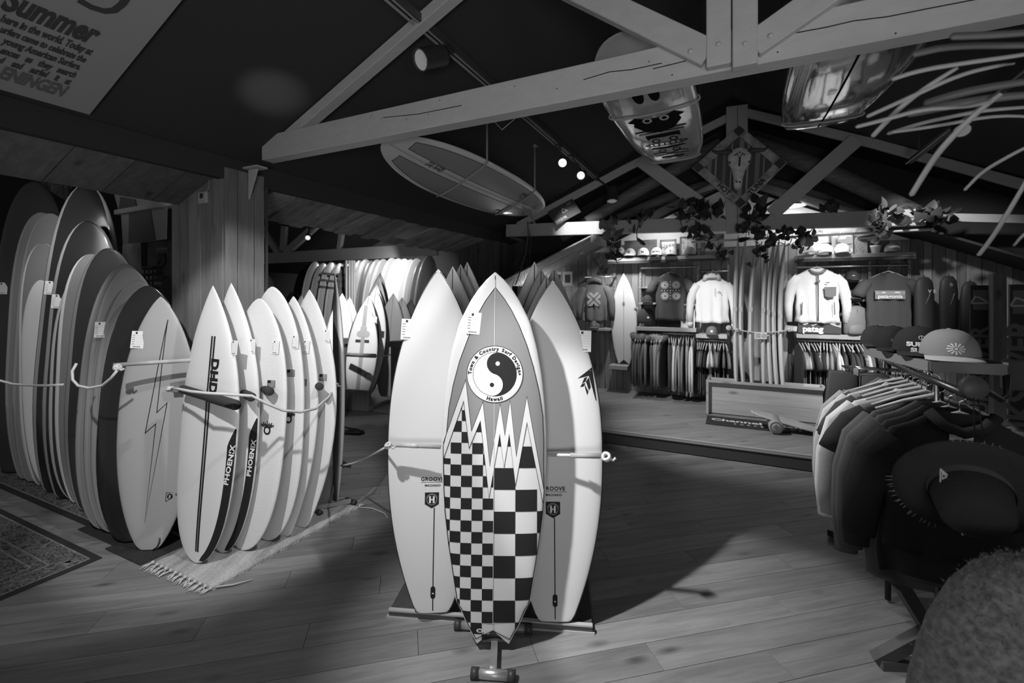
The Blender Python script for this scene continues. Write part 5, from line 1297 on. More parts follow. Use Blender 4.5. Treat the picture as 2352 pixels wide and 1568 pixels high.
for q in (pA+A_*.05, pB-A_*.05): mb = MB(); mb.box(q-Z*.02, .03, .16, .02, 0, A_, Bn); mb.build('stopper', hang_m, bb_)
# control panels on the left of the wall
for i, (x0, x1) in enumerate(((1292,1316), (1279,1291))):
    c = atv((x0+x1)/2, 640, 7.2); w_ = (x1-x0)/F*7.4; mb = MB(); mb.box(c, w_, .03, .24, 0, U, V)
    t = tag(mb.build('control_panel', mat('grey_plastic', .45, .5), bevel=.004), ['pale wall control panel with dark screen left of the grey hoodie', 'narrow pale wall panel beside the control panel with dark screen'][i], 'control panel')
    mb = MB(); mb.box(c-V*.017, w_*.5, .004, .13, 0, U, V); q = mb.build('screen', blackplas); q.parent = t
# emergency lamps on the plank soffit
em = thing('emergency_lamp', 'white twin-head emergency lamp on the plank soffit', 'lamp', atv(1327, 574, 6.9))
for px, py in ((1323, 572), (1334, 577)): mb = MB(); c = atv(px, py, 6.9); mb.lathe([(0,-.03),(.028,-.03),(.045,0),(.042,.012),(0,.016)], c, -V-Z*.4, 16); mb.build('lamp_head', mat('lamp_plastic', .6, .4), em)
# pendant lamp
c = atv(1819, 470, 7.0); pd = thing('pendant_lamp', 'dark enamel pendant lamp glowing under the gable roof', 'pendant lamp', c)
mb = MB(); mb.lathe([(.165,-.02),(.16,.0),(.12,.04),(.06,.08),(.03,.10),(.03,.14),(0,.145)], c, Z, 28); mb.build('shade', mat('enamel_dark', .1, .3), pd)
mb = MB(); mb.lathe([(0,-.012),(.145,-.012),(.145,-.018),(0,-.018)], c, Z, 28); mb.build('glowing_diffuser', mat('lamp_glow', .9, .5, emit=9), pd)
mb = MB(); mb.tube([c+Z*.14, Vector((c.x, c.y, 3.4))], .004, 6); mb.build('cord', blackplas, pd)
point('pendant_light', c-Z*.06, 6, .1)
# ------------------------------------------------------------------ clothes rack at the right
hs = [at(1987, 800, 2.42), at(2135, 835, 1.87), at(2312, 842, 1.78)]
zs = 1.385
pA, pB, pC = [Vector((p.x, p.y, zs)) for p in hs]
pD = pA+(pC-pB)
rack = thing('clothes_rack', 'dark metal clothes rack with a timber-edged top shelf for caps', 'clothes rack', Vector((pB.x, pB.y, 0)))
top_m = mat('shelf_top_mesh', .13, .5, bump=.6, bscale=500)
o2 = Vector((0,0,0))
def quad_slab(P, z0, z1):
    mb = MB(); lo = [Vector((p.x, p.y, z0)) for p in P]; hi = [Vector((p.x, p.y, z1)) for p in P]
    mb.add(lo+hi, [(3,2,1,0),(4,5,6,7),(0,1,5,4),(1,2,6,5),(2,3,7,6),(3,0,4,7)]); return mb
quad_slab([pA, pB, pC, pD], zs-.006, zs).build('shelf_top', top_m, rack)
edge_m = mat('shelf_edge_grey', .22, .5)
for a, b in ((pA, pB), (pB, pC)):
    mb = MB(); n = (b-a).normalized().cross(Z); mb.bar(a-Z*.022, b-Z*.022, .042, .012, n); mb.build('shelf_edge', edge_m, rack)
mb = MB(); mb.bar(pA+Z*.001, pD+Z*.001, .012, .012, Z); mb.bar(pD, pC, .012, .012, Z); mb.build('shelf_rim', steel, rack)
r0, r1 = at(2222, 893, 1.50), at(1985, 852, 2.62); r0.z = 1.335; r1.z = 1.24
tube_m = mat('rack_tube', .05, .35, metal=.6)
rb0, rb1 = at(2226, 900, 1.47), at(2035, 860, 2.5); rb0.z = 1.33; rb1.z = 1.30
mb = MB(); mb.tube([rb0, rb1], .014, 12); mb.build('rail', tube_m, rack)
for q, s_ in ((pB, 0), (pC, 1)):
    mb = MB(); mb.tube([q-Z*.04, q-Z*.12+Vector((.0,0,0)), q-Z*.14+Vector((-.03,0,0)) if s_ else q-Z*.14], .011, 10); mb.build('shelf_post', tube_m, rack)
mb = MB(); mb.tube([pC-Z*.135+Vector((-.02,0,0)), at(2240, 884, 1.60)], .012, 10); mb.build('cross_tube', tube_m, rack)
mb = MB(); dc = at(2236, 890, 1.44); mb.lathe([(0,-.012),(.034,-.012),(.037,-.006),(.037,.006),(.034,.012),(0,.012)], dc, (-.25,-1,.1), 28, sx=1, sy=1); mb.build('end_disc', mat('disc_dark', .07, .5), rack)
for p_, q_ in ((atz(1908,1225,.03), atz(1950,1185,.03)), ):
    mb = MB(); mb.bar(p_, q_, .04, .04, Z); mb.build('foot', tube_m, rack)
for q in (rb0.lerp(rb1, .96), rb0.lerp(rb1, .25)):
    mb = MB(); mb.tube([Vector((q.x, q.y, .02)), q], .014, 10); mb.build('upright', tube_m, rack)
for a, b in (((2010,1524),(2215,1400)), ((2068,1345),(2175,1500)), ((2010,1524),(2140,1535)), ((2130,1440),(2180,1568))):
    pass
ft = thing('stool', 'dark wooden stool frame with crossed legs beneath the black clothes', 'stool', atz(2030, 1520, 0))
dw = wood('stool_wood', .07, (1,0,0), var=.2, knots=False)
mb = MB(); mb.bar(atz(2012, 1515, .02), at(2240, 1395, 1.9), .055, .045, Vector((0,1,0))); mb.build('leg', dw, ft)
mb = MB(); mb.bar(at(2068, 1340, 1.9), atz(2165, 1500, .03), .05, .04, Vector((0,1,0))); mb.build('leg', dw, ft)
mb = MB(); mb.bar(atz(2020, 1522, .02), atz(2200, 1530, .02), .04, .045, Vector((0,1,0))); mb.build('stretcher', dw, ft)
# garments along the rail: from the far end towards the camera
specs = [  # f along rail, grey, W, L, sleeve, label, category
 (.97, .10, .34, .62, None, 'dark jeans hanging at the far end of the clothes rack', 'trousers'),
 (.93, .14, .34, .66, None, 'worn grey jeans, second from the far end of the clothes rack', 'trousers'),
 (.88, .08, .36, .60, None, 'charcoal shorts clipped beside the jeans on the clothes rack', 'trousers'),
 (.82, .22, .42, .70, 'long', 'grey sweatshirt beside the jeans on the clothes rack', 'sweatshirt'),
 (.77, .45, .49, .62, 'long', 'pale overshirt with checked cuff on the clothes rack', 'shirt'),
 (.72, .10, .42, .60, 'short', 'charcoal tee behind the light striped shirt on the clothes rack', 'shirt'),
 (.67, .70, .50, .62, 'long', 'light shirt with buttoned cuff on the clothes rack', 'shirt'),
 (.61, .09, .44, .64, 'short', 'first of two dark tees in the middle of the clothes rack', 'shirt'),
 (.56, .07, .44, .64, 'short', 'second of two dark tees in the middle of the clothes rack', 'shirt'),
 (.50, .80, .51, .66, 'long', 'white collared shirt in the middle of the clothes rack', 'shirt'),
 (.44, .38, .50, .62, 'long', 'light grey shirt in front of the white collared shirt', 'shirt'),
 (.38, .05, .46, .62, 'short', 'black shirt with a pale underside behind the grey trousers', 'shirt'),
 (.31, .12, .44, .72, 'long', 'long dark grey coat behind the front black jackets', 'coat'),
 (.24, .10, .43, .66, 'long', 'dark grey jacket third from the front of the clothes rack', 'jacket'),
 (.16, .045, .42, .60, 'long', 'black jacket second from the front of the clothes rack', 'jacket'),
 (.07, .035, .43, .47, 'long', 'frontmost black buttoned jacket behind the hanging straw hat', 'jacket')]
rdx = (rb1-rb0)
XR = U*.97+V*-.10
for i, (f, g, w_, l_, sv, lab, ct) in enumerate(specs):
    p = rb0.lerp(rb1, f); p.z -= .10
    if sv is None:
        t = thing('trousers', lab, ct, M=Mz(p-Vector((.04,0,.0)), XR)); rd = random.Random(i)
        mb = MB(); mb.tube([(-.17,0,.03), (-.175,0,-.15), (-.17,0,-.35), (-.16,0,-l_)], [.06,.075,.075,.07], 12, flat=.35, up=(0,1,0)); mb.tube([(-.04,0,.03), (-.03,0,-.15), (-.03,0,-.35), (-.03,0,-l_)], [.06,.075,.075,.07], 12, flat=.35, up=(0,1,0)); mb.tube([(.08,0,.03), (.09,0,-.15), (.09,0,-.35)], [.06,.07,.07], 12, flat=.35, up=(0,1,0)); mb.build('legs', fab(g), t)
        h = MB(); h.tube([(-.17,0,.06), (.17,0,.06)], .004, 6); h.tube([(0,0,.06), (0,0,.115), (.015,0,.13)], .003, 6); hh = h.build('clip_hanger', chrome, t)
        c_ = MB(); c_.box((-.12,0,.045), .02, .02, .04); c_.box((.12,0,.045), .02, .02, .04); q = c_.build('clip', chrome); q.parent = hh
        continue
    t = garment(lab, ct, None, p, XR, fab(g), W=w_, L=l_, T=.05 if i > 3 else .045, slv=sv, seed=70+i, sl=l_*.9, hm=mat('hanger_pale', .55, .5) if i % 2 else hang_m, drape=1.1, neck=.07, hk_=.55, name={'shirt': 'shirt', 'jacket': 'jacket', 'coat': 'coat', 'sweatshirt': 'sweatshirt'}[ct])
    if i == 15:
        for k in range(4): mb = MB(); mb.lathe([(.007,0),(.006,.003),(0,.004)], (.0, -.03-.004*k, -.06-.1*k), (0,-1,0), 10); mb.build('button', chrome, t)
        mb = MB(); mb.tube([(-.085,-.02,.03), (-.05,-.04,-.01), (0,-.045,-.03), (.05,-.04,-.01), (.085,-.02,.03)], .018, 8); mb.build('collar', fab(.035), t)
        front(t, merge(rect(-.03,-.012,.03,.012)), card, x=0, z=-.055, off=-.018, name='neck_label')
        mb = MB(); mb.box((.12,-.03,-.17), .1, .006, .09); mb.build('flap_pocket', fab(.035), t)
# empty hangers: hooks seen along the rail, each its own thing
for i in range(6):
    f = .3+.5*i/6; p = rb0.lerp(rb1, f); p.z -= .075
    t = thing('wire_hanger', 'thin bare hanger, %s from the camera among the clothes on the right rack rail' % ordinal(i), 'hanger', group='hangers on the right rack rail', M=Mz(p, XR+V*(.1*math.sin(i*2.1)))); hanger(t, .36, mat('hanger_pale', .55, .5), 0)
# caps on the rack shelf
def capr(label, px, py, d, g, xd, s=1.0, **k): p = at(px, py, d); p.z = zs; return cap(label, p, xd, fab(g), s=s, **k)
sun = merge(*[xf(poly((.008,-.0015),(.024,-.003),(.026,0),(.024,.003),(.008,.0015)), 0, 0, a*PI/6) for a in range(12)], disc(0,0,.005,10))
capr('pale grey unstructured cap with white sunburst, nearest on the rack shelf', 2180, 832, 1.93, .27, Vector((.84,-.54,0)), 1.14, zs=.80, text=xf(sun, .0, -.005), brim=fab(.45))
capr('black cap with white two-line lettering on the rack shelf', 2108, 820, 2.08, .035, Vector((.87,-.5,0)), 1.08, zs=.86, text=merge(xf(text2d('SURFERS', .027, .05), 0, -.006), xf(text2d('SUCK', .027, .05), -.006, -.033), ring(-.005, .026, .008, .010, 16), xf(rect(-.001,-.006,.001,.006), -.005, .026)))
capr('black curved-brim cap behind the lettered cap on the rack shelf', 2052, 812, 2.24, .03, Vector((.87,-.5,0)), .95, text=text2d('RVCA', .02, .05), tm=mat('thread_dark', .09, .7))
capr('dark trucker cap with small white print at the far end of the rack shelf', 2016, 806, 2.42, .05, Vector((.87,-.5,0)), .88, text=text2d('surf', .022, .05))
mb = MB(); a = at(2170, 779, 1.93); mb.tube([a, a+Vector((.015,0,.008)), a+Vector((.035,0,.013))], .0022, 6); tag(mb.build('tag_loop', steel), 'thin bright tag pin on top of the pale sunburst cap', 'tag pin')
# hanging hat
hm = mat('hat_black', .03, .8, .2, bump=.7, bscale=240)
hc = at(2225, 1125, 1.22); hax = Vector((-.50, -.74, -.42)).normalized(); ht = thing('straw_hat', 'black wide-brimmed hat with frayed rim hanging in front of the jackets', 'hat', hc)
mb = MB(); mb.lathe([(0,.105),(.05,.105),(.072,.09),(.082,.02),(.085,0),(.125,-.012),(.160,-.006),(.160,-.002),(.125,-.006),(.08,.004),(.0,.004)], hc, hax, 36, sx=1.0, sy=1.0); mb.build('crown_and_brim', hm, ht)
mb = MB(); mb.lathe([(.0865,.002),(.0855,.022)], hc, hax, 36); mb.build('hat_band', mat('band_grey', .10, .7), ht)
bx_ = at(2165, 1090, 1.12); Mh = plane_M(bx_, Vector((1,.1,.35)), Vector((-.3,0,1)))
q = flat(merge(line2([(-.012,-.014),(.0,.014),(.012,-.006)], .0035), line2([(-.004,-.009),(.002,.005),(.008,-.009)], .0025, True)), Mh, mat('badge_silver', .5, .4), 'badge'); q.parent = ht; q.location = -ht.location
fr = MB(); rd = random.Random(4); X_ = hax.orthogonal().normalized(); Y_ = hax.cross(X_)
for k in range(90):
    if (k//9) % 3: continue
    a = 2*PI*k/90+rd.uniform(-.03,.03); dr = (X_*math.cos(a)+Y_*math.sin(a)); p = hc+dr*.158
    fr.tube([p, p+dr*rd.uniform(.006,.018)+Vector((rd.uniform(-.006,.006), 0, -.004))], [.0009, .0005], 4)
o = fr.build('frayed_rim', mat('straw_pale', .3, .9), ht); o['kind'] = 'stuff'
mb = MB(); top = dc-Z*.02; mb.tube([top, top.lerp(hc, .5)+Vector((.01,0,0)), hc+Z*.06], .002, 6); mb.tube([top+Vector((.012,0,0)), top.lerp(hc, .5)+Vector((.035,0,0)), hc+Z*.05+Vector((.03,0,0))], .002, 6); mb.build('cord', hm, ht)
# fuzzy chair at the bottom right
ch = thing('armchair', 'rounded grey teddy-fabric chair back cropped at the bottom right corner', 'chair', Vector((1.20, .98, 0)))
fz = mat('teddy_fabric', .2, 1, .05, sheen=.6, bump=1, bscale=90, var=.45, vscale=70)
mb = MB(); nu, nv = 56, 40; c = Vector((1.165, 1.02, .52)); import mathutils
for j in range(nv+1):
    ph = PI*j/nv
    for i in range(nu):
        a = 2*PI*i/nu; sx_, sy_, sz_ = .245, .13, .545
        x = sx_*spow(math.cos(a), .8)*spow(math.sin(ph), .75)*(1+.28*(math.cos(ph) < 0)*abs(math.cos(ph))+.12*(1-j/nv)*0); y = sy_*spow(math.sin(a), .8)*spow(math.sin(ph), .75); z = sz_*spow(math.cos(ph), .85)
        x *= 1.0+.28*max(0, .5-z/sz_*.5)
        p = Vector((x, y, z)); n_ = mathutils.noise.noise(p*38)*.006+mathutils.noise.noise(p*90)*.003
        p = p*(1+n_/max(.05, p.length)); mb.v.append(tuple(c+p))
for j in range(nv):
    for i in range(nu): mb.f.append([j*nu+i, (j+1)*nu+i, (j+1)*nu+(i+1) % nu, j*nu+(i+1) % nu]); mb.m.append(0); mb.sm.append(True)
bk_ = mb.build('backrest', fz, ch)
tf = MB(); rd = random.Random(9)
for k in range(9000):
    v_ = Vector(mb.v[rd.randrange(len(mb.v))])+Vector((rd.uniform(-.012,.012), rd.uniform(-.008,.004), rd.uniform(-.012,.012)))
    if v_.z < .35 or v_.y > c.y+.05: continue
    d = (v_-c); d = Vector((d.x/.245**2, d.y/.13**2, d.z/.545**2)).normalized()*.004; s_ = Vector((rd.uniform(-.004,.004), rd.uniform(-.004,.004), rd.uniform(-.004,.004)))
    e1 = Vector((rd.uniform(-1,1), rd.uniform(-1,1), rd.uniform(-1,1))).normalized()*.0013; e2 = d.cross(e1).normalized()*.0013
    tf.add([v_+e1, v_-e1*.5+e2, v_-e1*.5-e2, v_+d+s_], [(0,1,3),(1,2,3),(2,0,3)])
o = tf.build('pile', fz, ch); o['kind'] = 'stuff'
for x_ in (-.18, .2): mb = MB(); mb.lathe([(.018,0),(.025,.12)], Vector((1.165+x_, 1.02, 0)), Z, 12); mb.build('leg', dw, ch)
# dark corner with lettered banners and a post
mb = MB(); p = atv(2291, 700, 6.2); uu = uv(p)[0]; mb.box(R(uu, 6.2, 1.0), .10, .10, 1.75, 0, U, V); tag(mb.build('timber_post', wood('post_plain', .17, (0,0,1)), bevel=.004), 'plain grey timber post between the two lettered banners', 'post')
for i, (x0, x1, s_) in enumerate(((2228, 2272, .20), (2318, 2372, .24))):
    vv = 6.3-.9*i; a, b = atv(x0, 700, vv), atv(x1, 700, vv); c = (a+b)/2; zt_ = atv((x0+x1)/2, 655-i*2, vv).z; w_ = (b-a).length; zb = .165
    mb = MB(); mb.box(Vector((c.x, c.y, (zt_+zb)/2)), w_, .03, zt_-zb, 0, U, V); bn = tag(mb.build('banner', mat('banner_black', .03, .6)), ['black vertical banner with grey capital letters left of the timber post', 'black vertical banner with grey capital letters at the right picture edge'][i], 'banner')
    M = plane_M(Vector((c.x, c.y, zb+(zt_-zb)*.40))-V*.017, Z, -U); tf = text2d('QUIKSILVER', s_, .03, sx=1.0); gm = mat('banner_grey', .16, .7)
    q = flat(tf, M, gm, 'lettering'); q.parent = bn
    M2 = plane_M(Vector((c.x, c.y, zt_-.15))-V*.017, U, Z); q = flat(merge(rect(-w_*.4,-.1,w_*.4,.1)), M2, gm, 'emblem_field'); q.parent = bn
    q = flat(line2([(-.07,-.03),(-.04,.035),(.0,.02),(.06,-.03),(-.07,-.035)], .016), M2, mat('emblem_pale', .5, .6), 'emblem', None, .002); q.parent = bn
mb = MB(); c = atv(2350, 860, 5.4); mb.lathe([(0,0),(.12,0),(.14,.02),(.14,.24),(.12,.26),(0,.26)], c-Z*.13, Z, 24, sx=1.3, sy=.5); tag(mb.build('stool', mat('panel_pale', .2, .7)), 'pale rounded stool top at the right picture edge below the banner', 'stool')
# black shirt bundle behind the jeans
mb = MB(); c = atv(1912, 905, 5.9)
g = garment('black tee hanging low beside the end of the bench and the jeans', 'shirt', None, at(1935, 868, 2.75), Vector((.9,.4,0)), fab(.03), W=.36, L=.26, T=.08, slv=None, name='shirt', seed=99, hang=False)
# ------------------------------------------------------------------ things overhead
# poster on the sloping ceiling
def CE(px, py, off=.03):
    """point on the left ceiling plane z = RZ + SL*u - off"""
    d_ = Vector(((px-1176)/F, 1, -(py-680)/F)); du = d_.dot(U); k = (RZ-off-EYE)/(d_.z-SL*du); return Vector((0,0,EYE))+d_*k
C0 = CE(205, 262); cA = V.copy(); cB = (U+Z*SL).normalized(); MP = plane_M(C0, cA, cB); MPi = MP.inverted()
def ce(px, py): q = MPi @ CE(px, py); return q.x, q.y
pw = mat('poster_paper', .34, .8); e_ = ce(415, 0)
ps = thing('wall_banner', 'large printed paper banner fixed to the sloping ceiling at upper left', 'banner', C0)
mb = MB(); mb.add([MP @ Vector((x, y, z)) for z in (0, .004) for x, y in ((-2.2,0),(0,0),(.0,2.0),(-2.2,2.0))], [(0,1,2,3),(4,5,6,7),(0,1,5,4),(1,2,6,5),(2,3,7,6),(3,0,4,7)]); mb.build('sheet', pw, ps)
pk = mat('poster_ink', .06, .7); pk2 = mat('poster_ink_grey', .15, .7)
def pl_(s_, px, py, top, m, sx=.8, left=None):
    """right-aligned line; px,py right end of baseline, top = photo y of cap top at the same x"""
    x, y = ce(px, py); x2, y2 = ce(px+4, top); hgt = y2-y
    tf = text2d(s_, 1, .045, 'RIGHT', .12); ys = [v[1] for v in tf[0]]; xs = [v[0] for v in tf[0]]
    cap_h = .73; sc = hgt/cap_h; b0 = -.27
    if left is not None: xl = ce(*left)[0]; sx = (x-xl)/((max(xs)-min(xs))*sc)
    vs = [((v[0]-max(xs))*sc*sx+x, (v[1]-b0)*sc+y) for v in tf[0]]
    o = flat((vs, tf[1]), MP, m, 'lettering', None, .003)
    o.data.transform(Matrix.Translation(MP.to_3x3() @ Vector((0,0,.003)))); o.parent = ps; o.location = -ps.location
pl_('Summer', 215, 98, 46, pk, left=(-2, 16))
pl_('here in the world. Today at', 208, 124, 108, pk, left=(-2, 46))
pl_('urfers came to celebrate the', 194, 141, 127, pk, left=(-2, 70))
pl_('young American Surfers.', 182, 158, 144, pk, left=(2, 96))
pl_('ences   as   they   search', 171, 176, 162, pk, left=(-2, 118))
pl_('d    and    surfed    it    at', 159, 192, 178, pk, left=(-2, 138))
pl_('ENINGEN', 145, 219, 192, pk2, left=(-2, 168))
x0, y0 = ce(235, 24); x1, y1 = ce(290, 0)
o = flat(line2([ce(180,-2), ce(210,15), ce(240,24), ce(262,22), ce(280,8), ce(290,-6)], .03), MP, pk, 'outline', None, .005); o.parent = ps; o.location = -ps.location

# light track and heads
tm_ = mat('track_metal', .10, .4, metal=.3); tk = thing('light_track', 'long ceiling light track running over the white surfboards', 'light track', R(-1.7, 2, 3.3))
mb = MB(); mb.bar(R(-1.7, -.5, 3.33), R(-1.7, 6.6, 3.33), .035, .05, Z); mb.build('rail', tm_, tk)
mb = MB(); mb.bar(R(-1.735, -.5, 3.30), R(-1.735, 6.6, 3.30), .012, .010, Z); mb.build('bright_edge', mat('track_edge', .4, .4), tk)
mb = MB(); mb.bar(R(-1.70, -.5, 3.30), R(-1.70, 6.6, 3.30), .008, .006, Z); mb.build('conductor', mat('track_edge', .4, .4), tk)
for v_ in (1.1, 3.3, 5.5): mb = MB(); mb.tube([R(-1.7, v_, 3.34), R(-1.7, v_, 3.40)], .006, 6); mb.build('rod', tm_, tk)
tk2 = thing('light_track', 'short ceiling light track on the right under the roof', 'light track', R(1.7, 4, 3.1))
mb = MB(); mb.bar(R(1.7, 3.2, 3.10), R(1.7, 6.15, 3.07), .035, .05, Z); mb.build('rail', tm_, tk2)
mb = MB(); mb.bar(R(1.665, 3.2, 3.075), R(1.665, 6.15, 3.045), .012, .010, Z); mb.build('bright_edge', mat('track_edge', .4, .4), tk2)
for v_ in (3.4, 5.9): mb = MB(); mb.tube([R(1.7, v_, 3.1), R(1.7, v_, 3.40)], .006, 6); mb.build('rod', tm_, tk2)
def head(label, c, aim, r, ln, lit, stem):
    c = Vector(c); d = (Vector(aim)-c).normalized(); t = thing('track_spotlight', label, 'spotlight', c)
    mb = MB(); mb.lathe([(0,-ln),(r*.95,-ln),(r,-ln*.9),(r,.0),(r*1.02,.004),(r*.93,.006),(r*.93,-.01)], c, d, 24); mb.build('housing', blackplas, t)
    mb = MB(); mb.lathe([(0,-.012),(r*.6,-.011),(r*.9,-.006)], c, d, 24); mb.build('lens', lit, t)
    mb = MB(); mb.lathe([(r*.93,.004),(r*1.0,.006),(r*1.0,.002)], c, d, 24); mb.build('bezel', mat('bezel', .4, .3, metal=.5), t)
    mb = MB(); m_ = c-d*ln*.5; mb.tube([m_+Z*r*.9, Vector(stem)], .012, 8); mb.box(Vector(stem), .05, .10, .04, 0, U, V); mb.build('bracket', blackplas, t)
    return t
lens_dim = mat('lens_dim', .5, .2, emit=.10); lens_on = mat('lens_on', .9, .3, emit=2.5); lens_mid = mat('lens_mid', .9, .3, emit=.9)
head('large dark track spotlight turned left, above the near truss beam', at(966, 138, 2.9), at(700, 190, 2.4), .068, .20, lens_dim, R(-1.7, 2.55, 3.3))
head('glowing track spotlight facing the room, brightest of the row', at(1292, 374, 5.0), at(1260, 520, 1.5), .048, .15, lens_on, R(-1.7, 4.72, 3.3))
head('track spotlight just right of the brightest one', at(1334, 403, 5.5), at(1180, 480, 3.0), .052, .18, lens_mid, R(-1.7, 5.15, 3.3))
head('dark track spotlight above the lit part of the far beam', at(1406, 462, 6.0), at(1406, 520, 5.9), .07, .2, lens_dim, R(-1.7, 6.3, 3.3))
head('dark track spotlight on the short right track', at(2210, 300, 3.7), at(2260, 400, 3.2), .06, .18, lens_dim, R(1.7, 3.5, 3.1))
# thin V-shaped wire under the near truss
mb = MB(); mb.tube([at(1130, 273, 3.3), at(1153, 298, 3.3), at(1197, 260, 3.3)], .0035, 6); tag(mb.build('wire_hook', mat('wire_pale', .5, .4)), 'thin pale wire bent in a V below the near truss beam', 'wire')

# hanging longboard seen from below
P_far, P_near = atu(1240, 486, -2.16), atu(886, 332, -2.16)
hbm = mat('long_pale', .62, .25, coat=.5); hb = Board('surfboard', 'longboard with two grey panels and pale centre stripe hung in ropes, bottom side down', None, P_far, P_near, .60, X=(U*.9+Z*.42), an=2.5, bn=.52, wt=.12, at_=2.4, bt=.62, tw=.52, th=.07, rock=-.05, body=hbm, rail=hbm, n=44, ring=28)
pan = mat('long_panel', .27, .35, coat=.3)
for s_ in (-1, 1):
    o_ = []; i_ = []
    for k in range(41):
        t = .07+.86*k/40; h = hb.half(t)-.045; i0 = .045
        if h > i0+.002: o_.append((s_*h, t*hb.L)); i_.append((s_*i0, t*hb.L))
    hb.decal(poly(*(o_+i_[::-1])), pan, 'panel', .001); hb.decal(line2(o_+i_[::-1], .005, True), art_blk, 'panel_outline', .0015)
hb.decal(rect(-.006, .02, .006, hb.L*.98), mat('stripe_grey', .25, .5), 'stringer', .001)
hb.decal(merge(xf(text2d('Classic Surf', .045, .02, shear=.4), 0, hb.L*.80, PI/2), xf(text2d('Made By Hand', .035, .02, shear=.4), .03, hb.L*.80, PI/2)), art_blk, 'lettering', .002, False)
for s_ in (-1, 1): hb.decal(merge(xf(ring(0, 0, .055, .064, 24, PI, 2*PI), s_*.17, hb.L*.30, -PI/2), xf(text2d('BING', .045, .03), s_*.17-.005, hb.L*.30, -PI/2)), art_blk, 'logo', .002, False)
hb.decal(xf(text2d('BOX', .05, .03), 0, hb.L*.10, -PI), art_blk, 'lettering', .002, False); hb.decal(ring(0, hb.L*.09, .13, .138, 30, .3, PI-.3), art_blk, 'arc_line', .002, False)
mb = MB(); mb.prism([(-.11,0),(.11,0),(.0,.13),(-.08,.20),(-.12,.21),(-.10,.12)], (-.004, hb.L*.17, hb.z(0, hb.L*.17)-.002), (0,1,0), (0,0,1), .008); mb.build('fin', mat('fin_pale', .3, .3), hb.root)
def strap(B, ty, label, up_to, r=.011, m=rope_d):
    """rope passing under the board, up on both sides to a hook"""
    pts_ = []
    for k in range(13):
        x = -1+2*k/12; h = B.half(ty)*.99; pts_.append(B.M @ B.S(x*h, ty*B.L, .012))
    return pts_
for ty, sidept in ((.66, None), (.27, None)):
    pts_ = strap(hb, ty, '', None); e1 = hb.M @ Vector((hb.half(ty)*1.04, ty*hb.L, -.01)); top = Vector((e1.x-.0, e1.y, RZ+SL*uv(e1)[0]-.02))
    topz = e1+Z*.28; t = thing('rope', 'sling rope under the hanging longboard, %s' % ('towards its nose' if ty > .5 else 'towards its tail fin'), 'rope', e1)
    mb = MB(); mb.tube(pts_+[e1+Z*.02, Vector((e1.x, e1.y, min(top.z, e1.z+.8)))], .009, 8); e0 = hb.M @ Vector((-hb.half(ty)*1.04, ty*hb.L, -.01)); mb.build('sling', rope_d, t); knot(t, Vector((e1.x, e1.y, min(top.z, e1.z+.8))), .018, rope_d)
    mb = MB(); mb.tube([e0, e0+Z*.02, Vector((e0.x, e0.y, RZ+SL*uv(e0)[0]-.02))], .004, 6); mb.build('far_line', blackplas, t)
# two boards lying over the truss
gls = mat('glossy_resin', .42, .09, .4, coat=.45, bump=.35, bscale=7)
tb_far, tb_near = R(-.50, 4.95, 3.03), R(-.50, 2.36, 2.97)
tb_ = Board('surfboard', 'pale longboard with a drawn totem of faces, lying overhead above the truss beam', None, tb_far, tb_near, .60, X=U+Z*.05, an=3.0, bn=.45, wt=.62, at_=3.0, bt=1, tw=.55, th=.075, rock=-.05, body=gls, rail=gls, n=36, ring=26)
ik = mat('totem_ink', .02, .95, .0)
def tt(tf, dy, s_=1): return xf(tf, 0, dy, PI, s_)
cy = 0; art = []
y_ = lambda px, py: tb_.loc(px, py)
# simple stacked generic faces drawn in line
art += [xf(merge(disc(-.05,.0,.035,20,.07), disc(.05,0,.035,20,.07)), 0, 1.15, PI)]
art += [xf(poly((-.14,-.08),(-.17,.03),(-.10,.13),(0,.16),(.10,.13),(.17,.03),(.14,-.08),(.05,-.04),(-.05,-.04)), 0, .86, PI)]
for s_ in (-1, 1): art += [xf(poly((.13,-.02),(.20,-.05),(.13,-.10)) if s_ > 0 else poly((-.13,-.02),(-.13,-.10),(-.20,-.05)), 0, .84, PI)]
art += [line2([(-.19,.735),(0,.755),(.19,.735)], .014), line2([(-.17,.70),(0,.715),(.17,.70)], .010), rect(-.13,.62,.13,.67), line2([(-.13,.60),(-.09,.64),(0,.62),(.09,.64),(.13,.60)], .012)]
art += [ring(-.07,.565,.022,.034,20), ring(.07,.565,.022,.034,20), line2([(-.17,.50),(-.12,.52),(0,.525),(.12,.52),(.17,.50),(.12,.47),(-.12,.47)], .010, True)]
art += [rect(-.11+.045*k,.475,-.10+.045*k,.515) for k in range(6)]+[poly((-.15,.42),(0,.40),(.15,.42),(.12,.44),(0,.43),(-.12,.44)), ring(-.06,.36,.025,.035,18), ring(.06,.36,.025,.035,18)]
art += [line2([(-.15,.30),(-.08,.33),(0,.28),(.08,.33),(.15,.30)], .012), line2([(-.15,.25),(0,.27),(.15,.25)], .012), rect(-.10,.18,.10,.21), line2([(-.13,.14),(0,.16),(.13,.14)], .010)]
sy_ = lambda tf: ([(x, y*1.62+.05) for x, y in tf[0]], tf[1])
tb_.decal(sy_(merge(*art)), ik, 'totem_drawing', .003)
tb_.decal(sy_(merge(xf(ring(-.06,0,.018,.034,20), 0, .885, PI), xf(ring(.06,0,.018,.034,20), 0, .885, PI), xf(poly((0,.02),(.02,0),(0,-.02),(-.02,0)), 0, .925, PI))), mat('totem_pale', .6, .9, .0), 'totem_eyes', .0045)
gb_far, gb_near = R(.60, 4.18, 2.95), R(.60, 1.25, 2.98)
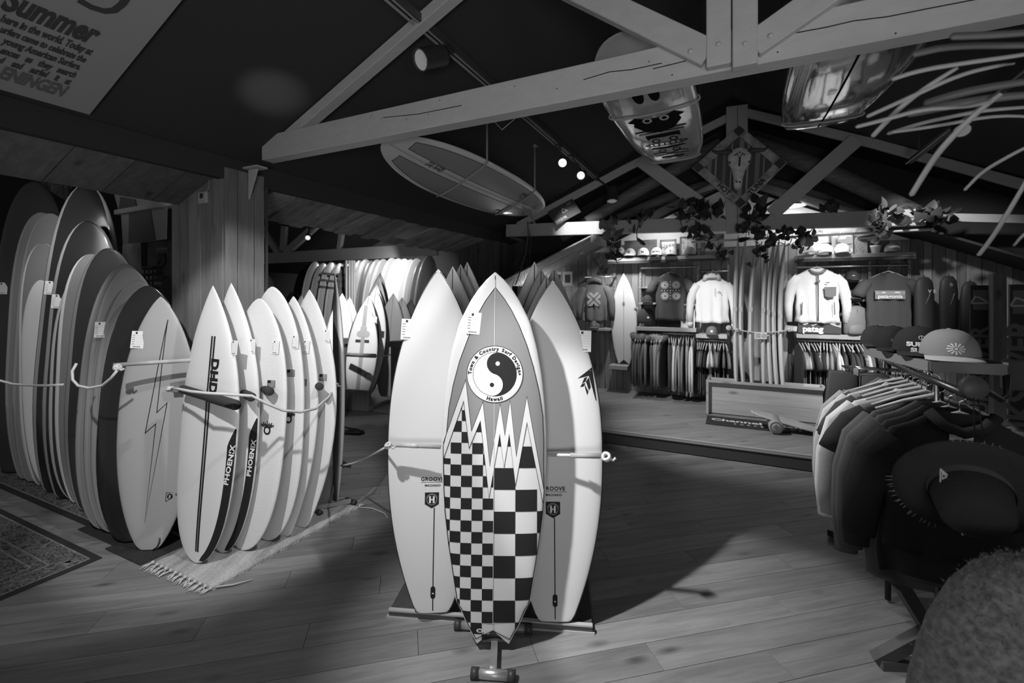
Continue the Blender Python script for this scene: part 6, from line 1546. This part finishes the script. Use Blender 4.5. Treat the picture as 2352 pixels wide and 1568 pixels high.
gb_ = Board('surfboard', 'glossy dark resin longboard lying overhead at the right of the king post', None, gb_far, gb_near, .62, X=U, an=2.6, bn=.5, wt=.68, at_=3.2, bt=1, tw=.52, th=.08, rock=-.06, body=mat('resin_dark', .13, .06, .6, coat=1, bump=.4, bscale=6), rail=None, n=36, ring=26)
gb_.decal(line2([(0,.02),(0,gb_.L*.97)], .012), ik, 'stringer', .001)
def collar(B, ty, lab):
    mb = MB(); h = B.half(ty)+.01; zc = B.zc(ty); th_ = B.thick(ty)/2+.008; P = [B.M @ Vector((h*spow(math.cos(a), .6), ty*B.L, zc+th_*spow(math.sin(a), .8))) for a in [2*PI*k/28 for k in range(28)]]
    mb.tube(P, .007, 6, closed=True); c = P[0]; t = thing('strap', lab, 'strap', c); mb.build('loop', mat('strap_pale', .4, .6), t)
    for p in (P[0], P[14]): mb = MB(); u_ = abs(uv(p)[0]); mb.tube([p, Vector((p.x, p.y, RZ-SL*u_-.01))], .003, 6); mb.build('line', blackplas, t)
collar(tb_, .06, 'pale strap around the far end of the totem longboard'); collar(tb_, .62, 'pale strap around the totem longboard close to the truss beam'); collar(gb_, .06, 'pale strap around the far end of the glossy dark longboard')

# diamond sign on the far king post
cs = [FT(1697, 290, -.16), FT(1806, 376, -.16), FT(1700, 480, -.16), FT(1590, 387, -.16)]
cc = sum(cs, Vector())/4; dsn = thing('diamond_sign', 'diamond-shaped wooden framed sign with striped cloth, horned skull and lettering', 'sign', cc)
MD = plane_M(cc, (cs[1]-cs[3]).normalized(), Z); MDi = MD.inverted(); q2 = [((MDi @ c).x, (MDi @ c).y) for c in cs]
def inset(P, k): return [(x*(1-k), y*(1-k)) for x, y in P]
inn = inset(q2, .26)
dw_ = mat('worn_frame', .38, .8, var=.5, vscale=12, vstretch=(1,1,1))
for i in range(4):
    a, b, c, d = q2[i], q2[(i+1) % 4], inn[(i+1) % 4], inn[i]; mb = MB(); mb.prism([a, b, c, d][::-1], MD @ Vector((0,0,.0)), MD.to_3x3() @ Vector((1,0,0)), MD.to_3x3() @ Vector((0,1,0)), .035); mb.build('frame_side', dw_, dsn)
    k1 = inset(q2, .06)[i]; cp = [(k1[0]*(1-f)+0*f, k1[1]) for f in (0,)]
    sx_ = [(.0,.065),(.065,0),(0,-.065),(-.065,0)]; cxx, cyy = q2[i][0]*.86, q2[i][1]*.86; mb = MB(); mb.prism([(cxx+x, cyy+y) for x, y in sx_][::-1], MD @ Vector((0,0,.036)), MD.to_3x3() @ Vector((1,0,0)), MD.to_3x3() @ Vector((0,1,0)), .008); mb.build('corner_plate', mat('corner_dark', .06, .7), dsn)
def dflat(tf, m, name, off): o = flat(tf, MD, m, name, None, off); o.parent = dsn; o.location = -dsn.location; return o
inn_ccw = inset(q2, .25)[::-1]
dflat(poly(*inn_ccw), mat('cloth_mid', .10, .9), 'cloth', .004)
for k, (w_, g) in enumerate(((.05,.28),(.02,.35),(.035,.2),(.012,.4),(.05,.30),(.02,.36),(.05,.25),(.012,.4),(.03,.3))):
    x = -.36+.09*k; cl = clip_poly([(x,-.6),(x+w_,-.6),(x+w_,.6),(x,.6)], inn_ccw)
    if len(cl) >= 3: dflat(poly(*cl), mat('cloth_%d' % int(g*100), g, .9), 'stripe', .006)
bone = mat('bone', .72, .8, var=.2, vscale=20)
mb = MB(); q = MD.to_3x3()
def D3(x, y, z): return MD @ Vector((x, y, z))
sk = [(.0,.22,.02,.02),(.0,.19,.12,.045),(.0,.11,.135,.06),(0,.02,.12,.06),(0,-.06,.075,.05),(0,-.15,.055,.045),(0,-.25,.048,.035),(0,-.29,.03,.02)]
vs = []; n = 16
for x, y, w_, dp in sk:
    for j in range(n): a = 2*PI*j/n; vs.append(D3(x+w_*spow(math.cos(a), .9), y, .045+dp*math.sin(a)))
fs = [(i*n+j, i*n+(j+1) % n, (i+1)*n+(j+1) % n, (i+1)*n+j) for i in range(len(sk)-1) for j in range(n)]+[tuple(range(n)), tuple((len(sk)-1)*n+j for j in range(n))[::-1]]
mb.add(vs, fs, 0, True); skull = mb.build('skull', bone, dsn)
for s_ in (-1, 1):
    mb = MB(); mb.tube([D3(s_*.08,.17,.05), D3(s_*.16,.175,.07), D3(s_*.26,.17,.08), D3(s_*.32,.21,.08)], [.032,.030,.022,.008], 10); mb.build('horn', mat('horn_dark', .09, .5), dsn)
    mb = MB(); mb.lathe([(.014,0),(.010,.006),(0,.008)], D3(s_*.105,.04,.075), q @ Vector((0,0,1)), 12); o = mb.build('eye_socket', ink); o.parent = skull; o.location = -dsn.location
    mb = MB(); mb.lathe([(.010,0),(0,.004)], D3(s_*.014,-.20,.082), q @ Vector((0,0,1)), 10, sy=2.4); o = mb.build('nostril', ink); o.parent = skull; o.location = -dsn.location
for o in skull.children: o.location = (0,0,0)
mk = merge(rect(-.01,-.02,.012,.10), *[disc(x, y, .010, 8) for x, y in ((-.05,.12),(-.03,.135),(0,.15),(.03,.135),(.05,.12),(-.02,.115),(.02,.115))]); dflat(mk, ink, 'skull_marking', .108)
e0, e1, e2 = q2[3], q2[2], q2[1]
def along(a, b, f, k=.13): return ((a[0]+(b[0]-a[0])*f)*(1-k), (a[1]+(b[1]-a[1])*f)*(1-k))
an1 = math.atan2(e1[1]-e0[1], e1[0]-e0[0]); an2 = math.atan2(e2[1]-e1[1], e2[0]-e1[0])
p1, p2 = along(e0, e1, .62), along(e1, e2, .42)
dflat(xf(text2d('HOT', .085, .04), p1[0], p1[1], an1), ink, 'lettering', .038); dflat(xf(text2d('TUNA', .085, .04), p2[0], p2[1], an2), ink, 'lettering', .038)
# small framed banner under the ceiling at left of the far beam
c = at(1296, 487, 6.6); M = plane_M(c, Vector((.75,.1,.42)), Vector((-.1,.2,1))); t = thing('ceiling_sign', 'small dark tilted sign with pale emblem hanging near the far beam', 'sign', c)
mb = MB(); mb.box(c, .42, .24, .015, 0, M.to_3x3() @ Vector((1,0,0)), M.to_3x3() @ Vector((0,1,0)), M.to_3x3() @ Vector((0,0,1))); mb.build('panel', mat('sign_dark', .06, .6), t)
for tf in (xf(text2d('QUIKSILVER', .05, .04, sx=.7), -.10, -.075), line2([(-.03,0),(0,.06),(.05,.0),(-.03,-.005)], .012), xf(text2d('surf', .04, .04), .12, .08)):
    o = flat(tf, M, mat('sign_pale', .4, .6), 'print', None, .009); o.parent = t; o.location = -t.location
# foliage ------------------------------------------------------------
leaf_me = {}
def leafmesh(kind, m):
    key = (kind, m.name)
    if key in leaf_me: return leaf_me[key]
    L = {'heart': [(0,.0),(.30,-.10),(.46,.10),(.42,.38),(.25,.70),(0,1.0)], 'long': [(0,0),(.10,.08),(.16,.30),(.15,.55),(.09,.80),(0,1.0)]}[kind]
    mb = MB(); mb.v = []
    for x, y in L: mb.v.append((x, y, .10*x-.25*y*y))
    for x, y in L[1:-1]: mb.v.append((-x, y, .10*x-.25*y*y))
    n = len(L); mid = []
    for x, y in L[1:-1]: mb.v.append((0, y, -.25*y*y-.04)); mid.append(len(mb.v)-1)
    R_ = list(range(1, n-1)); Lf = list(range(n, n+n-2))
    for S_, fl in ((R_, 0), (Lf, 1)):
        fcs = [[0, S_[0], mid[0]]]+[[mid[i], S_[i], S_[i+1], mid[i+1]] for i in range(len(S_)-1)]+[[mid[-1], S_[-1], n-1]]
        for f in fcs: mb.f.append(f if fl else f[::-1]); mb.m.append(0); mb.sm.append(True)
    o = mb.build('leaf', m); bpy.data.objects.remove(o); leaf_me[key] = bpy.data.meshes['leaf'] if False else [x for x in bpy.data.meshes if x.name.startswith('leaf')][-1]
    me = bpy.data.meshes.new('leaf'); me.from_pydata(mb.v, [], mb.f); me.materials.append(m); me.polygons.foreach_set('use_smooth', [True]*len(mb.f)); leaf_me[key] = me
    return me
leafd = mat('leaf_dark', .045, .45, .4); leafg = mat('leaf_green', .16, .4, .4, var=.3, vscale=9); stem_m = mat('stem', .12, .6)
def plant(label, pts_, n, size, kind='heart', m=None, seed=0, off=-.12, name='trailing_plant', spread=26):
    rd = random.Random(seed); P = [FT(x, y, off) for x, y in pts_]; t = thing(name, label, 'plant', P[0]); m = m or leafd
    mb = MB(); mb.tube(P, .006, 6); mb.build('stem', stem_m, t)
    for k in range(n):
        f = rd.random()*(len(P)-1); i = int(f); a = P[i].lerp(P[min(i+1, len(P)-1)], f-i)
        s_ = size*rd.uniform(.7, 1.2); sp = spread/F*6
        c = a+Vector((rd.uniform(-sp, sp), rd.uniform(-.12, .08), rd.uniform(-sp*.8, sp*.6)))
        o = bpy.data.objects.new('leaf', leafmesh(kind, m)); COL.objects.link(o); o.parent = t
        e = mathutils.Euler((rd.uniform(PI*.35, PI*1.05), rd.uniform(-.7,.7), rd.uniform(-1.2, 1.2)+(PI if rd.random() < .3 else 0)))
        o.matrix_world = Matrix.Identity(4); o.location = c-t.location; o.rotation_euler = e; o.scale = (s_, s_, s_)
        st_ = None
    return t
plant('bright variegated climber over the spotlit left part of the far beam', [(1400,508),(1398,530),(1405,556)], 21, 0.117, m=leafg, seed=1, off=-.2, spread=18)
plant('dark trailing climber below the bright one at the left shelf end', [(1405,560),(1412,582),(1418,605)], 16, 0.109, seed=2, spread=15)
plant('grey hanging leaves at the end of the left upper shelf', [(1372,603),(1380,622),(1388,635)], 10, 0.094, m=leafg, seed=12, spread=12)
plant('drooping long-leaved plant on the far beam', [(1490,490),(1472,505),(1462,530),(1464,555)], 13, 0.172, 'long', seed=3, spread=16)
plant('dense dark climber left of the far king post', [(1560,490),(1600,478),(1640,492)], 56, 0.117, seed=4, spread=26, off=-.16)
plant('dark climber trailing beneath the far beam left of the king post', [(1580,520),(1610,548),(1640,560),(1655,590)], 32, 0.101, seed=5, spread=22)
plant('dark pointed-leaf plant at the foot of the king post', [(1720,540),(1722,505),(1735,470)], 40, 0.125, seed=6, off=-.22, spread=26)
plant('dark climber trailing right over the standing boards', [(1740,540),(1775,548),(1820,545),(1860,560)], 54, 0.101, seed=7, spread=24)
plant('thin trailing shoots hanging over the standing boards', [(1750,555),(1745,585),(1735,612)], 13, 0.086, seed=8, spread=16)
plant('small dark sprig on the beam left of the bright right climber', [(1880,478),(1905,474),(1920,480)], 12, 0.094, seed=9, spread=10)
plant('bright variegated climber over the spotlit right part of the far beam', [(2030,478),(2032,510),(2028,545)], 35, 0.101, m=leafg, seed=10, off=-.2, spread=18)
plant('dark dry climber at the right end of the far beam', [(2090,500),(2130,495),(2175,500)], 35, 0.101, seed=11, spread=22)
# dried palm frond hanging at the far post
fd = thing('dried_frond', 'dark dried palm frond hanging from the far corner beam', 'plant', at(1212, 515, 6.1)); sp = [at(x, y, 6.1) for x, y in ((1212,508),(1213,540),(1208,580),(1196,620),(1184,655))]
mb = MB(); mb.tube(sp, .007, 6); mb.build('spine', stem_m, fd); rd = random.Random(8)
for k in range(34):
    f = .12+.85*k/34; i = int(f*4); a = sp[i].lerp(sp[i+1], f*4-i); s_ = -1 if k % 2 else 1
    mb = MB(); d = Vector((s_*rd.uniform(.35, 1.0)*(1 if s_ < 0 else .25), rd.uniform(-.2,.2), -1)).normalized(); ln = rd.uniform(.16, .32)
    mb.tube([a, a+d*ln*.4+Vector((s_*.02,0,.01)), a+d*ln-Z*.04], [.006,.009,.001], 4, flat=.25); mb.build('leaflet', leafd, fd)
# palm blades close to the camera
pf = thing('palm_plant', 'out-of-focus palm with pale blades reaching in from the upper right', 'plant', Vector((1.6, 1.25, 0))); pm = mat('palm_blade', .30, .5); pmd = mat('palm_blade_dark', .10, .5)
blades = [([(2420,112),(2352,126),(2221,144),(2114,161),(2046,183)], .006, pm), ([(2330,146),(2289,151),(2203,172),(2100,219),(2053,240),(1989,269)], .006, pm), ([(2200,155),(2132,197),(2075,240),(2039,276),(2002,315)], .0075, pm),
 ([(2420,243),(2352,246),(2257,254),(2203,264),(2114,283),(2036,308)], .006, pm), ([(2280,232),(2228,245),(2186,247),(2114,252),(2036,274),(1964,292)], .0055, pm), ([(2300,215),(2257,247),(2203,297),(2157,347),(2128,390),(2091,451)], .009, pm),
 ([(2420,310),(2352,340),(2293,372),(2253,397),(2214,438)], .005, pm), ([(2380,370),(2352,426),(2303,508),(2275,551),(2246,588)], .008, pm), ([(2420,500),(2352,536),(2328,565)], .005, pm), ([(2420,100),(2352,105),(2186,104),(2093,126)], .010, pmd), ([(2420,180),(2300,195),(2200,215),(2120,240)], .012, pmd), ([(2420,275),(2300,262),(2150,290),(2046,304)], .005, pm), ([(2420,70),(2300,80),(2180,84)], .010, pmd), ([(2420,215),(2300,222),(2190,240),(2080,262)], .012, pmd)]
for i, (pp_, w_, m_) in enumerate(blades):
    d0 = 1.02+.05*(i % 4); mb = MB(); P = [at(x, y, d0+.03*j) for j, (x, y) in enumerate(pp_)]
    for _ in range(2): P = [P[0]]+[q for a, b in zip(P, P[1:]) for q in (a.lerp(b, .25), a.lerp(b, .75))]+[P[-1]]
    n_ = len(P); mb.tube(P, [w_*(.5+.5*math.sin(PI*min(1, .25+.7*(1-j/n_))))*(1 if j < n_-1 else .15) for j in range(n_)], 6, flat=.3, up=(0,1,0)); mb.build('blade', m_, pf)
mb = MB(); mb.tube([(1.62,1.2,.5), (1.60,1.2,1.4), (1.5,1.15,2.1)], [.03,.022,.012], 10); mb.build('stem', stem_m, pf)
mb = MB(); mb.lathe([(0,0),(.13,0),(.17,.42),(.18,.45),(.15,.45),(.14,.40),(0,.40)], (1.75,1.2,.0), Z, 24); mb.tube([(1.75,1.2,.4),(1.62,1.2,.7)], .03, 10); mb.build('pot', mat('pot_dark', .08, .6), pf)
# ------------------------------------------------------------------ neighbouring hall
ta = thing('roof_truss', 'pale timber truss in the neighbouring hall', None); ta['kind'] = 'structure'
def Q(x, y, v_=6.15): return atv(x, y, v_)
for a, b, h, nm in (((560,596),(1005,572),.20,'bottom_chord'), ((560,462),(640,582),.12,'brace'), ((654,520),(650,575),.13,'king_post'), ((790,500),(780,572),.09,'post'), ((735,510),(655,582),.14,'brace')):
    mb = MB(); mb.bar(Q(*a), Q(*b), h, .07, V); mb.build(nm, beam_m, ta, bevel=.003)
ik2 = Q(692, 562, 6.0)
head('small bright track lamp in the neighbouring hall', Q(707, 546, 5.6), Q(700, 620, 4.5), .045, .14, lens_mid if 'lens_mid' in globals() else mat('lens_mid', .9, .3, emit=.9), Q(712, 522, 5.8)) if 'head' in globals() else None
c = Q(690, 560, 5.9); M = plane_M(c, Vector((.6,.25,.45)), Vector((-.3,.1,.8)))
# upright longboards along the end wall
def wallrow(px0, px1, n, ytop, greys, w, v_, words, group, seed=1, stripes=(), ybase=None):
    rd = random.Random(seed)
    for i in range(n):
        px = px0+(px1-px0)*i/max(1, n-1); g = greys[i % len(greys)]; tone = 'black' if g < .06 else 'dark grey' if g < .15 else 'grey' if g < .4 else 'light' if g < .65 else 'white'
        P1 = atv(px, ytop+rd.uniform(-5, 5), v_); P0 = P1.copy(); P0.z = .03; P0 -= V*.3; side = 'left' if i < n/2 else 'right'; k = i if side == 'left' else n-1-i
        gl = mat('wallboard_%02d' % int(g*100), g, .25, .5, coat=.5)
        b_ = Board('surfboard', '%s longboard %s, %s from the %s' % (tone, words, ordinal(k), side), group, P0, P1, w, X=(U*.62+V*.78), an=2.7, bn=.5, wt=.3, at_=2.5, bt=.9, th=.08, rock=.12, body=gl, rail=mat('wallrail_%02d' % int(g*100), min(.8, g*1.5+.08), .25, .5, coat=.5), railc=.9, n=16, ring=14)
        if i in stripes:
            for k_ in range(3): b_.decal(merge(rect(-w*.46, b_.L*(.86-.07*k_), w*.46, b_.L*(.885-.07*k_))), ink, 'stripe', .002, True, (.05,.05))
wallrow(725, 800, 5, 604, [.35,.28,.4,.38,.08], .56, 8.9, 'in the left group on the far end wall', 'left group of wall longboards', 3, (2, 3, 4))
wallrow(826, 880, 5, 600, [.12,.4,.10,.35,.4], .56, 8.8, 'in the middle group on the far end wall', 'middle group of wall longboards', 4)
wallrow(900, 985, 7, 592, [.45,.7,.8,.5,.3,.08,.06], .56, 8.7, 'in the right group on the far end wall', 'right group of wall longboards', 5)
pl_m = mat('pale_slat', .45, .5)
for i, px in enumerate((796, 803, 809, 814)):
    P1 = atv(px, 598, 8.4); P0 = P1.copy(); P0.z = .03; mb = MB(); mb.tube([P0, P1], .028, 10); tag(mb.build('pale_pole', pl_m), 'tall pale pole between the longboard groups, %s from the left' % ordinal(i), 'pole', 'pale poles by the end wall')
# mid rack with channel-style boards
sd = dict(an=2.0, bn=.9, wt=.4, at_=2.3, bt=1, tw=.5, th=.055, n=24, ring=18)
front_ = Board('surfboard', 'white swallow-tail surfboard with grey centre stripe and hexagon mark in the far hall rack', None, atz(819, 927, .06), atv(843, 695, uv(atz(819, 927, .06))[1]+.25), .47, yaw=2, notch=.05, tn=.08, body=board_white, rail=rail_blk, railc=.965, **sd)
front_.decal(rect(-.03, .05, .03, front_.L*.97), greyink, 'stripe', .001)
for dx, dy in ((0, .05), (-.05, -.03), (.05, -.03)): front_.decal(xf(disc(0, 0, .055, 6), dx, front_.L*.70+dy, PI/6), mat('hex_grey', .4, .5), 'hexagon', .002, False)
front_.decal(rect(-.11, front_.L*.595, .10, front_.L*.625), ink, 'sticker', .002, False); front_.decal(ring(.14, front_.L*.27, .035, .06, 20, .6, 5.6), mat('hex_grey', .4, .5), 'logo', .002, False)
x, y = front_.loc(861, 734); front_.tag(x, y, sx=.065, sy=.09)
sets = [((849,679), .13, .0, rail_blk, board_warm, 'second in the far hall rack, cream with thick black rail'), ((865,663), .30, .16, board_warm, board_warm, 'third in the far hall rack, cream with rounded nose'), ((867,655), .42, .26, board_grey, board_warm, 'fourth in the far hall rack, cream and slightly taller'),
        ((872,637), .58, .34, rail_blk, board_grey, 'fifth in the far hall rack, grey with black rail'), ((875,626), .74, .44, board_mid, board_grey, 'rearmost and tallest in the far hall rack, grey with dark stringer')]
vb = uv(atz(819, 927, .06))[1]
for (nz, dv, dx, rl, bd, lab) in sets:
    P1 = atv(nz[0], nz[1], vb+.25+dv); P0 = P1.copy(); P0.z = .07; P0 -= V*.25; P0 -= U*.06
    b_ = Board('surfboard', 'surfboard '+lab, None, P0, P1, .50, yaw=2, body=bd, rail=rl, railc=.93, **sd); b_.stringer(pin_blk, .006)
rkf = thing('far_rack', 'timber rack with padded crossbar around the far hall boards', 'rack', R(-5.2, 5.4, 0)); vr = vb-.05
mb = MB(); mb.tube([atv(798, 814, vr-.05), atv(862, 817, vr-.05)], .03, 12); mb.build('crossbar', bar_m, rkf)
mb = MB(); mb.tube([atv(862,817,vr-.05), atv(885,817,vr+.1), atv(905,812,vr+.3)], .008, 6); mb.build('cord', rope_m, rkf)
for px in (789, 909):
    p = atv(px, 820, vr+.2); mb = MB(); mb.box(Vector((p.x, p.y, .47)), .1, .1, .92, 0, U, V); mb.build('post', wood('rack_post', .16, (0,0,1)), rkf); mb = MB(); mb.box(Vector((p.x, p.y, .96)), .16, .16, .08, 0, U, V); mb.build('post_cap', wood('rack_post', .16, (0,0,1)), rkf)
mb = MB(); mb.bar(atz(772, 930, .03), atz(850, 937, .03), .05, .5, Z); mb.build('base', wood('rack_post', .16, (0,0,1)), rkf); mb = MB(); mb.bar(atz(852, 938, .03), atz(908, 915, .03), .05, .05, Z); mb.build('base_arm', dm, rkf)
# boards glimpsed between
for i, (nz, tl, w_, m_, lab) in enumerate((((788,674),(783,905),.50,board_white,'bright white pointed surfboard just right of the edge-on grey board'), ((805,683),(801,900),.48,board_white,'second bright white pointed surfboard right of the edge-on grey board'), ((780,692),(776,910),.46,board_grey,'grey surfboard with dark rail hidden behind the edge-on board'),
        ((905,673),(903,900),.5,board_mid,'dark pointed surfboard right of the far hall rack'), ((925,683),(922,900),.5,board_mid,'grey pointed surfboard with stringer right of the far hall rack'), ((945,688),(940,900),.48,board_dark,'dark surfboard nose low behind the left white board'),
        ((619,633),(614,950),.56,board_mid,'round-nosed grey surfboard behind the left rack beside the post'), ((671,668),(668,930),.46,board_dark,'small dark pointed surfboard in the gap of the left rack'), ((687,673),(684,930),.46,board_dark,'second small dark pointed surfboard in the gap of the left rack'), ((694,678),(692,930),.42,board_white,'small white surfboard nose in the gap of the left rack'))):
    vv = {6: 5.2}.get(i, 5.9+.1*(i % 3)); P1 = atv(nz[0], nz[1], vv); P0 = P1.copy(); P0.z = .05; P0 -= V*.2
    b_ = Board('surfboard', lab, None, P0, P1, w_, yaw=5, an=2.0, bn=.9 if i != 6 else .6, wt=.35, at_=2.3, bt=1, tw=.5, body=m_, rail=board_warm if i < 2 else m_, n=18, ring=16); b_.stringer(pin_blk, .004)
# dark wall pieces and little shelf of boxes in the back
mb = MB(); mb.box(R(-8.3, 9.9, 1.1), 3.2, .1, 2.2, 0, U, V); mb_ = tag(mb.build('dark_cabinet', mat('cabinet_dark', .05, .6)), 'dark panelled cabinet on the end wall of the neighbouring hall', 'cabinet')
mt = thing('floor_mat', 'black curved mat with white wave line on the floor between the racks', 'mat', atz(805, 990, 0))
ol = [atz(x, y, .004) for x, y in ((770,980),(785,979),(815,985),(836,990),(838,995),(825,998),(795,996),(770,992))]; cc_ = sum(ol, Vector())/8
mb = MB(); mb.prism([((p-cc_).x, (p-cc_).y) for p in ol][::-1], cc_-Z*.003, (1,0,0), (0,1,0), .012); mb.build('sheet', mat('mat_black', .03, .9), mt)
mb = MB(); mb.tube([atz(x, y, .013) for x, y in ((772,984),(795,986),(815,989),(826,993),(812,993),(795,992),(772,990))], .004, 5); mb.build('wave_line', whiteink, mt)
# left hall wall: partition with posters, flags, box shelf
mb = MB(); pt0, pt1 = atv(262, 600, 4.6), atv(400, 600, 4.6); 
flg = mat('flag_pale', .38, .8); flg2 = mat('flag_grey', .13, .8)
def quadpost(name, label, cat_, P, m, v_, th=.01, prints=(), hollow=False):
    W3 = [atv(x, y, v_) for x, y in P]; c = sum(W3, Vector())/len(W3); t = thing(name, label, cat_, c); mb = MB(); n = len(W3)
    mb.add([tuple(p) for p in W3]+[tuple(p+V*th) for p in W3], [tuple(range(n)), tuple(range(2*n-1, n-1, -1))]+[(i, (i+1) % n, n+(i+1) % n, n+i) for i in range(n)]); mb.build('sheet', m, t)
    for Q_, m2 in prints: mb = MB(); mb.add([tuple(atv(x, y, v_-.012)) for x, y in Q_], [tuple(range(len(Q_)))]); mb.build('print', m2, t)
    return t
quadpost('hanging_banner', 'upper pale hanging panel with a grey block, beyond the widest black longboard', 'banner', [(262,446),(400,470),(398,478),(274,490)], flg, 2.9, prints=[([(276,452),(310,458),(314,478),(272,486)], flg2)])
quadpost('hanging_banner', 'lower pale hanging panel with a large grey block, beyond the widest black longboard', 'banner', [(278,492),(383,472),(381,549),(282,562)], flg, 2.8, prints=[([(296,490),(345,482),(356,551),(295,559)], flg2)])
mb = MB(); mb.bar(atv(268, 488, 2.75), atv(398, 466, 2.75), .05, .05, V); tag(mb.build('timber_batten', beam_m), 'pale timber batten above the lower hanging panel', 'batten')
quadpost('hanging_board', 'pale mottled board standing behind the dark round-nosed boards', 'board', [(281,562),(321,556),(330,1035),(284,1040)], mat('mottled', .45, .5, var=.3, vscale=6), 2.7)
pp = quadpost('poster', 'dark surf poster with a surfer and small pale lettering left of the post', 'poster', [(340,556),(402,550),(398,640),(338,612)], mat('poster_dim', .10, .6, var=.4, vscale=5), 3.1, prints=[([(362,580),(378,580),(380,600),(374,612),(368,598),(360,610)], ink)])
M = plane_M(atv(372, 571, 3.08), U, Z); o = flat(merge(xf(text2d('Quiksilver', .055, .02), 0, .0), xf(text2d('BOARDRIDERS', .024, .02, spacing=1.6), 0, -.04)), M, mat('sign_pale', .4, .6), 'lettering'); o.parent = pp; o.location = -pp.location
sh = thing('box_shelf', 'dim shelf stacked with small pale boxes left of the post', 'shelf', atv(365, 690, 3.1))
for k in range(4): mb = MB(); mb.bar(atv(330, 618+13*k, 3.1), atv(372, 614+14*k, 3.1), .015, .2, V); mb.build('shelf_board', mat('shelf_dim', .08, .6), sh)
for px_ in (330, 373): q_ = atv(px_, 640, 3.14); mb = MB(); mb.box(Vector((q_.x, q_.y, 1.0)), .03, .03, 2.0, 0, U, V); mb.build('upright', mat('shelf_dim', .08, .6), sh)
rd = random.Random(2)
for k in range(3):
    for j in range(4):
        c = atv(334+9.5*j, 625+13*k, 3.08); mb = MB(); mb.box(c, .045, .06, .04, 0, U, V); tag(mb.build('small_box', mat('box_pale', .3, .6, rnd=.5)), 'small pale box on the dim shelf, row %s from the top, %s from the left' % (ordinal(k), ordinal(j)), 'box')
quadpost('roof_brace', 'pale timber brace in the upper left corner beyond the opening', 'brace', [(0,408),(12,408),(33,455),(22,472)], beam_m, 3.0, th=.08)
quadpost('roof_brace', 'upright pale timber strut left of the leftmost black longboard', 'brace', [(48,402),(62,404),(58,432),(50,432)], beam_m, 3.0, th=.08)
quadpost('wall_flag', 'crumpled pale cloth behind the two widest black longboards', 'flag', [(78,412),(165,425),(150,460),(118,440)], mat('cloth_crumple', .16, .9, var=.8, vscale=9), 2.85)
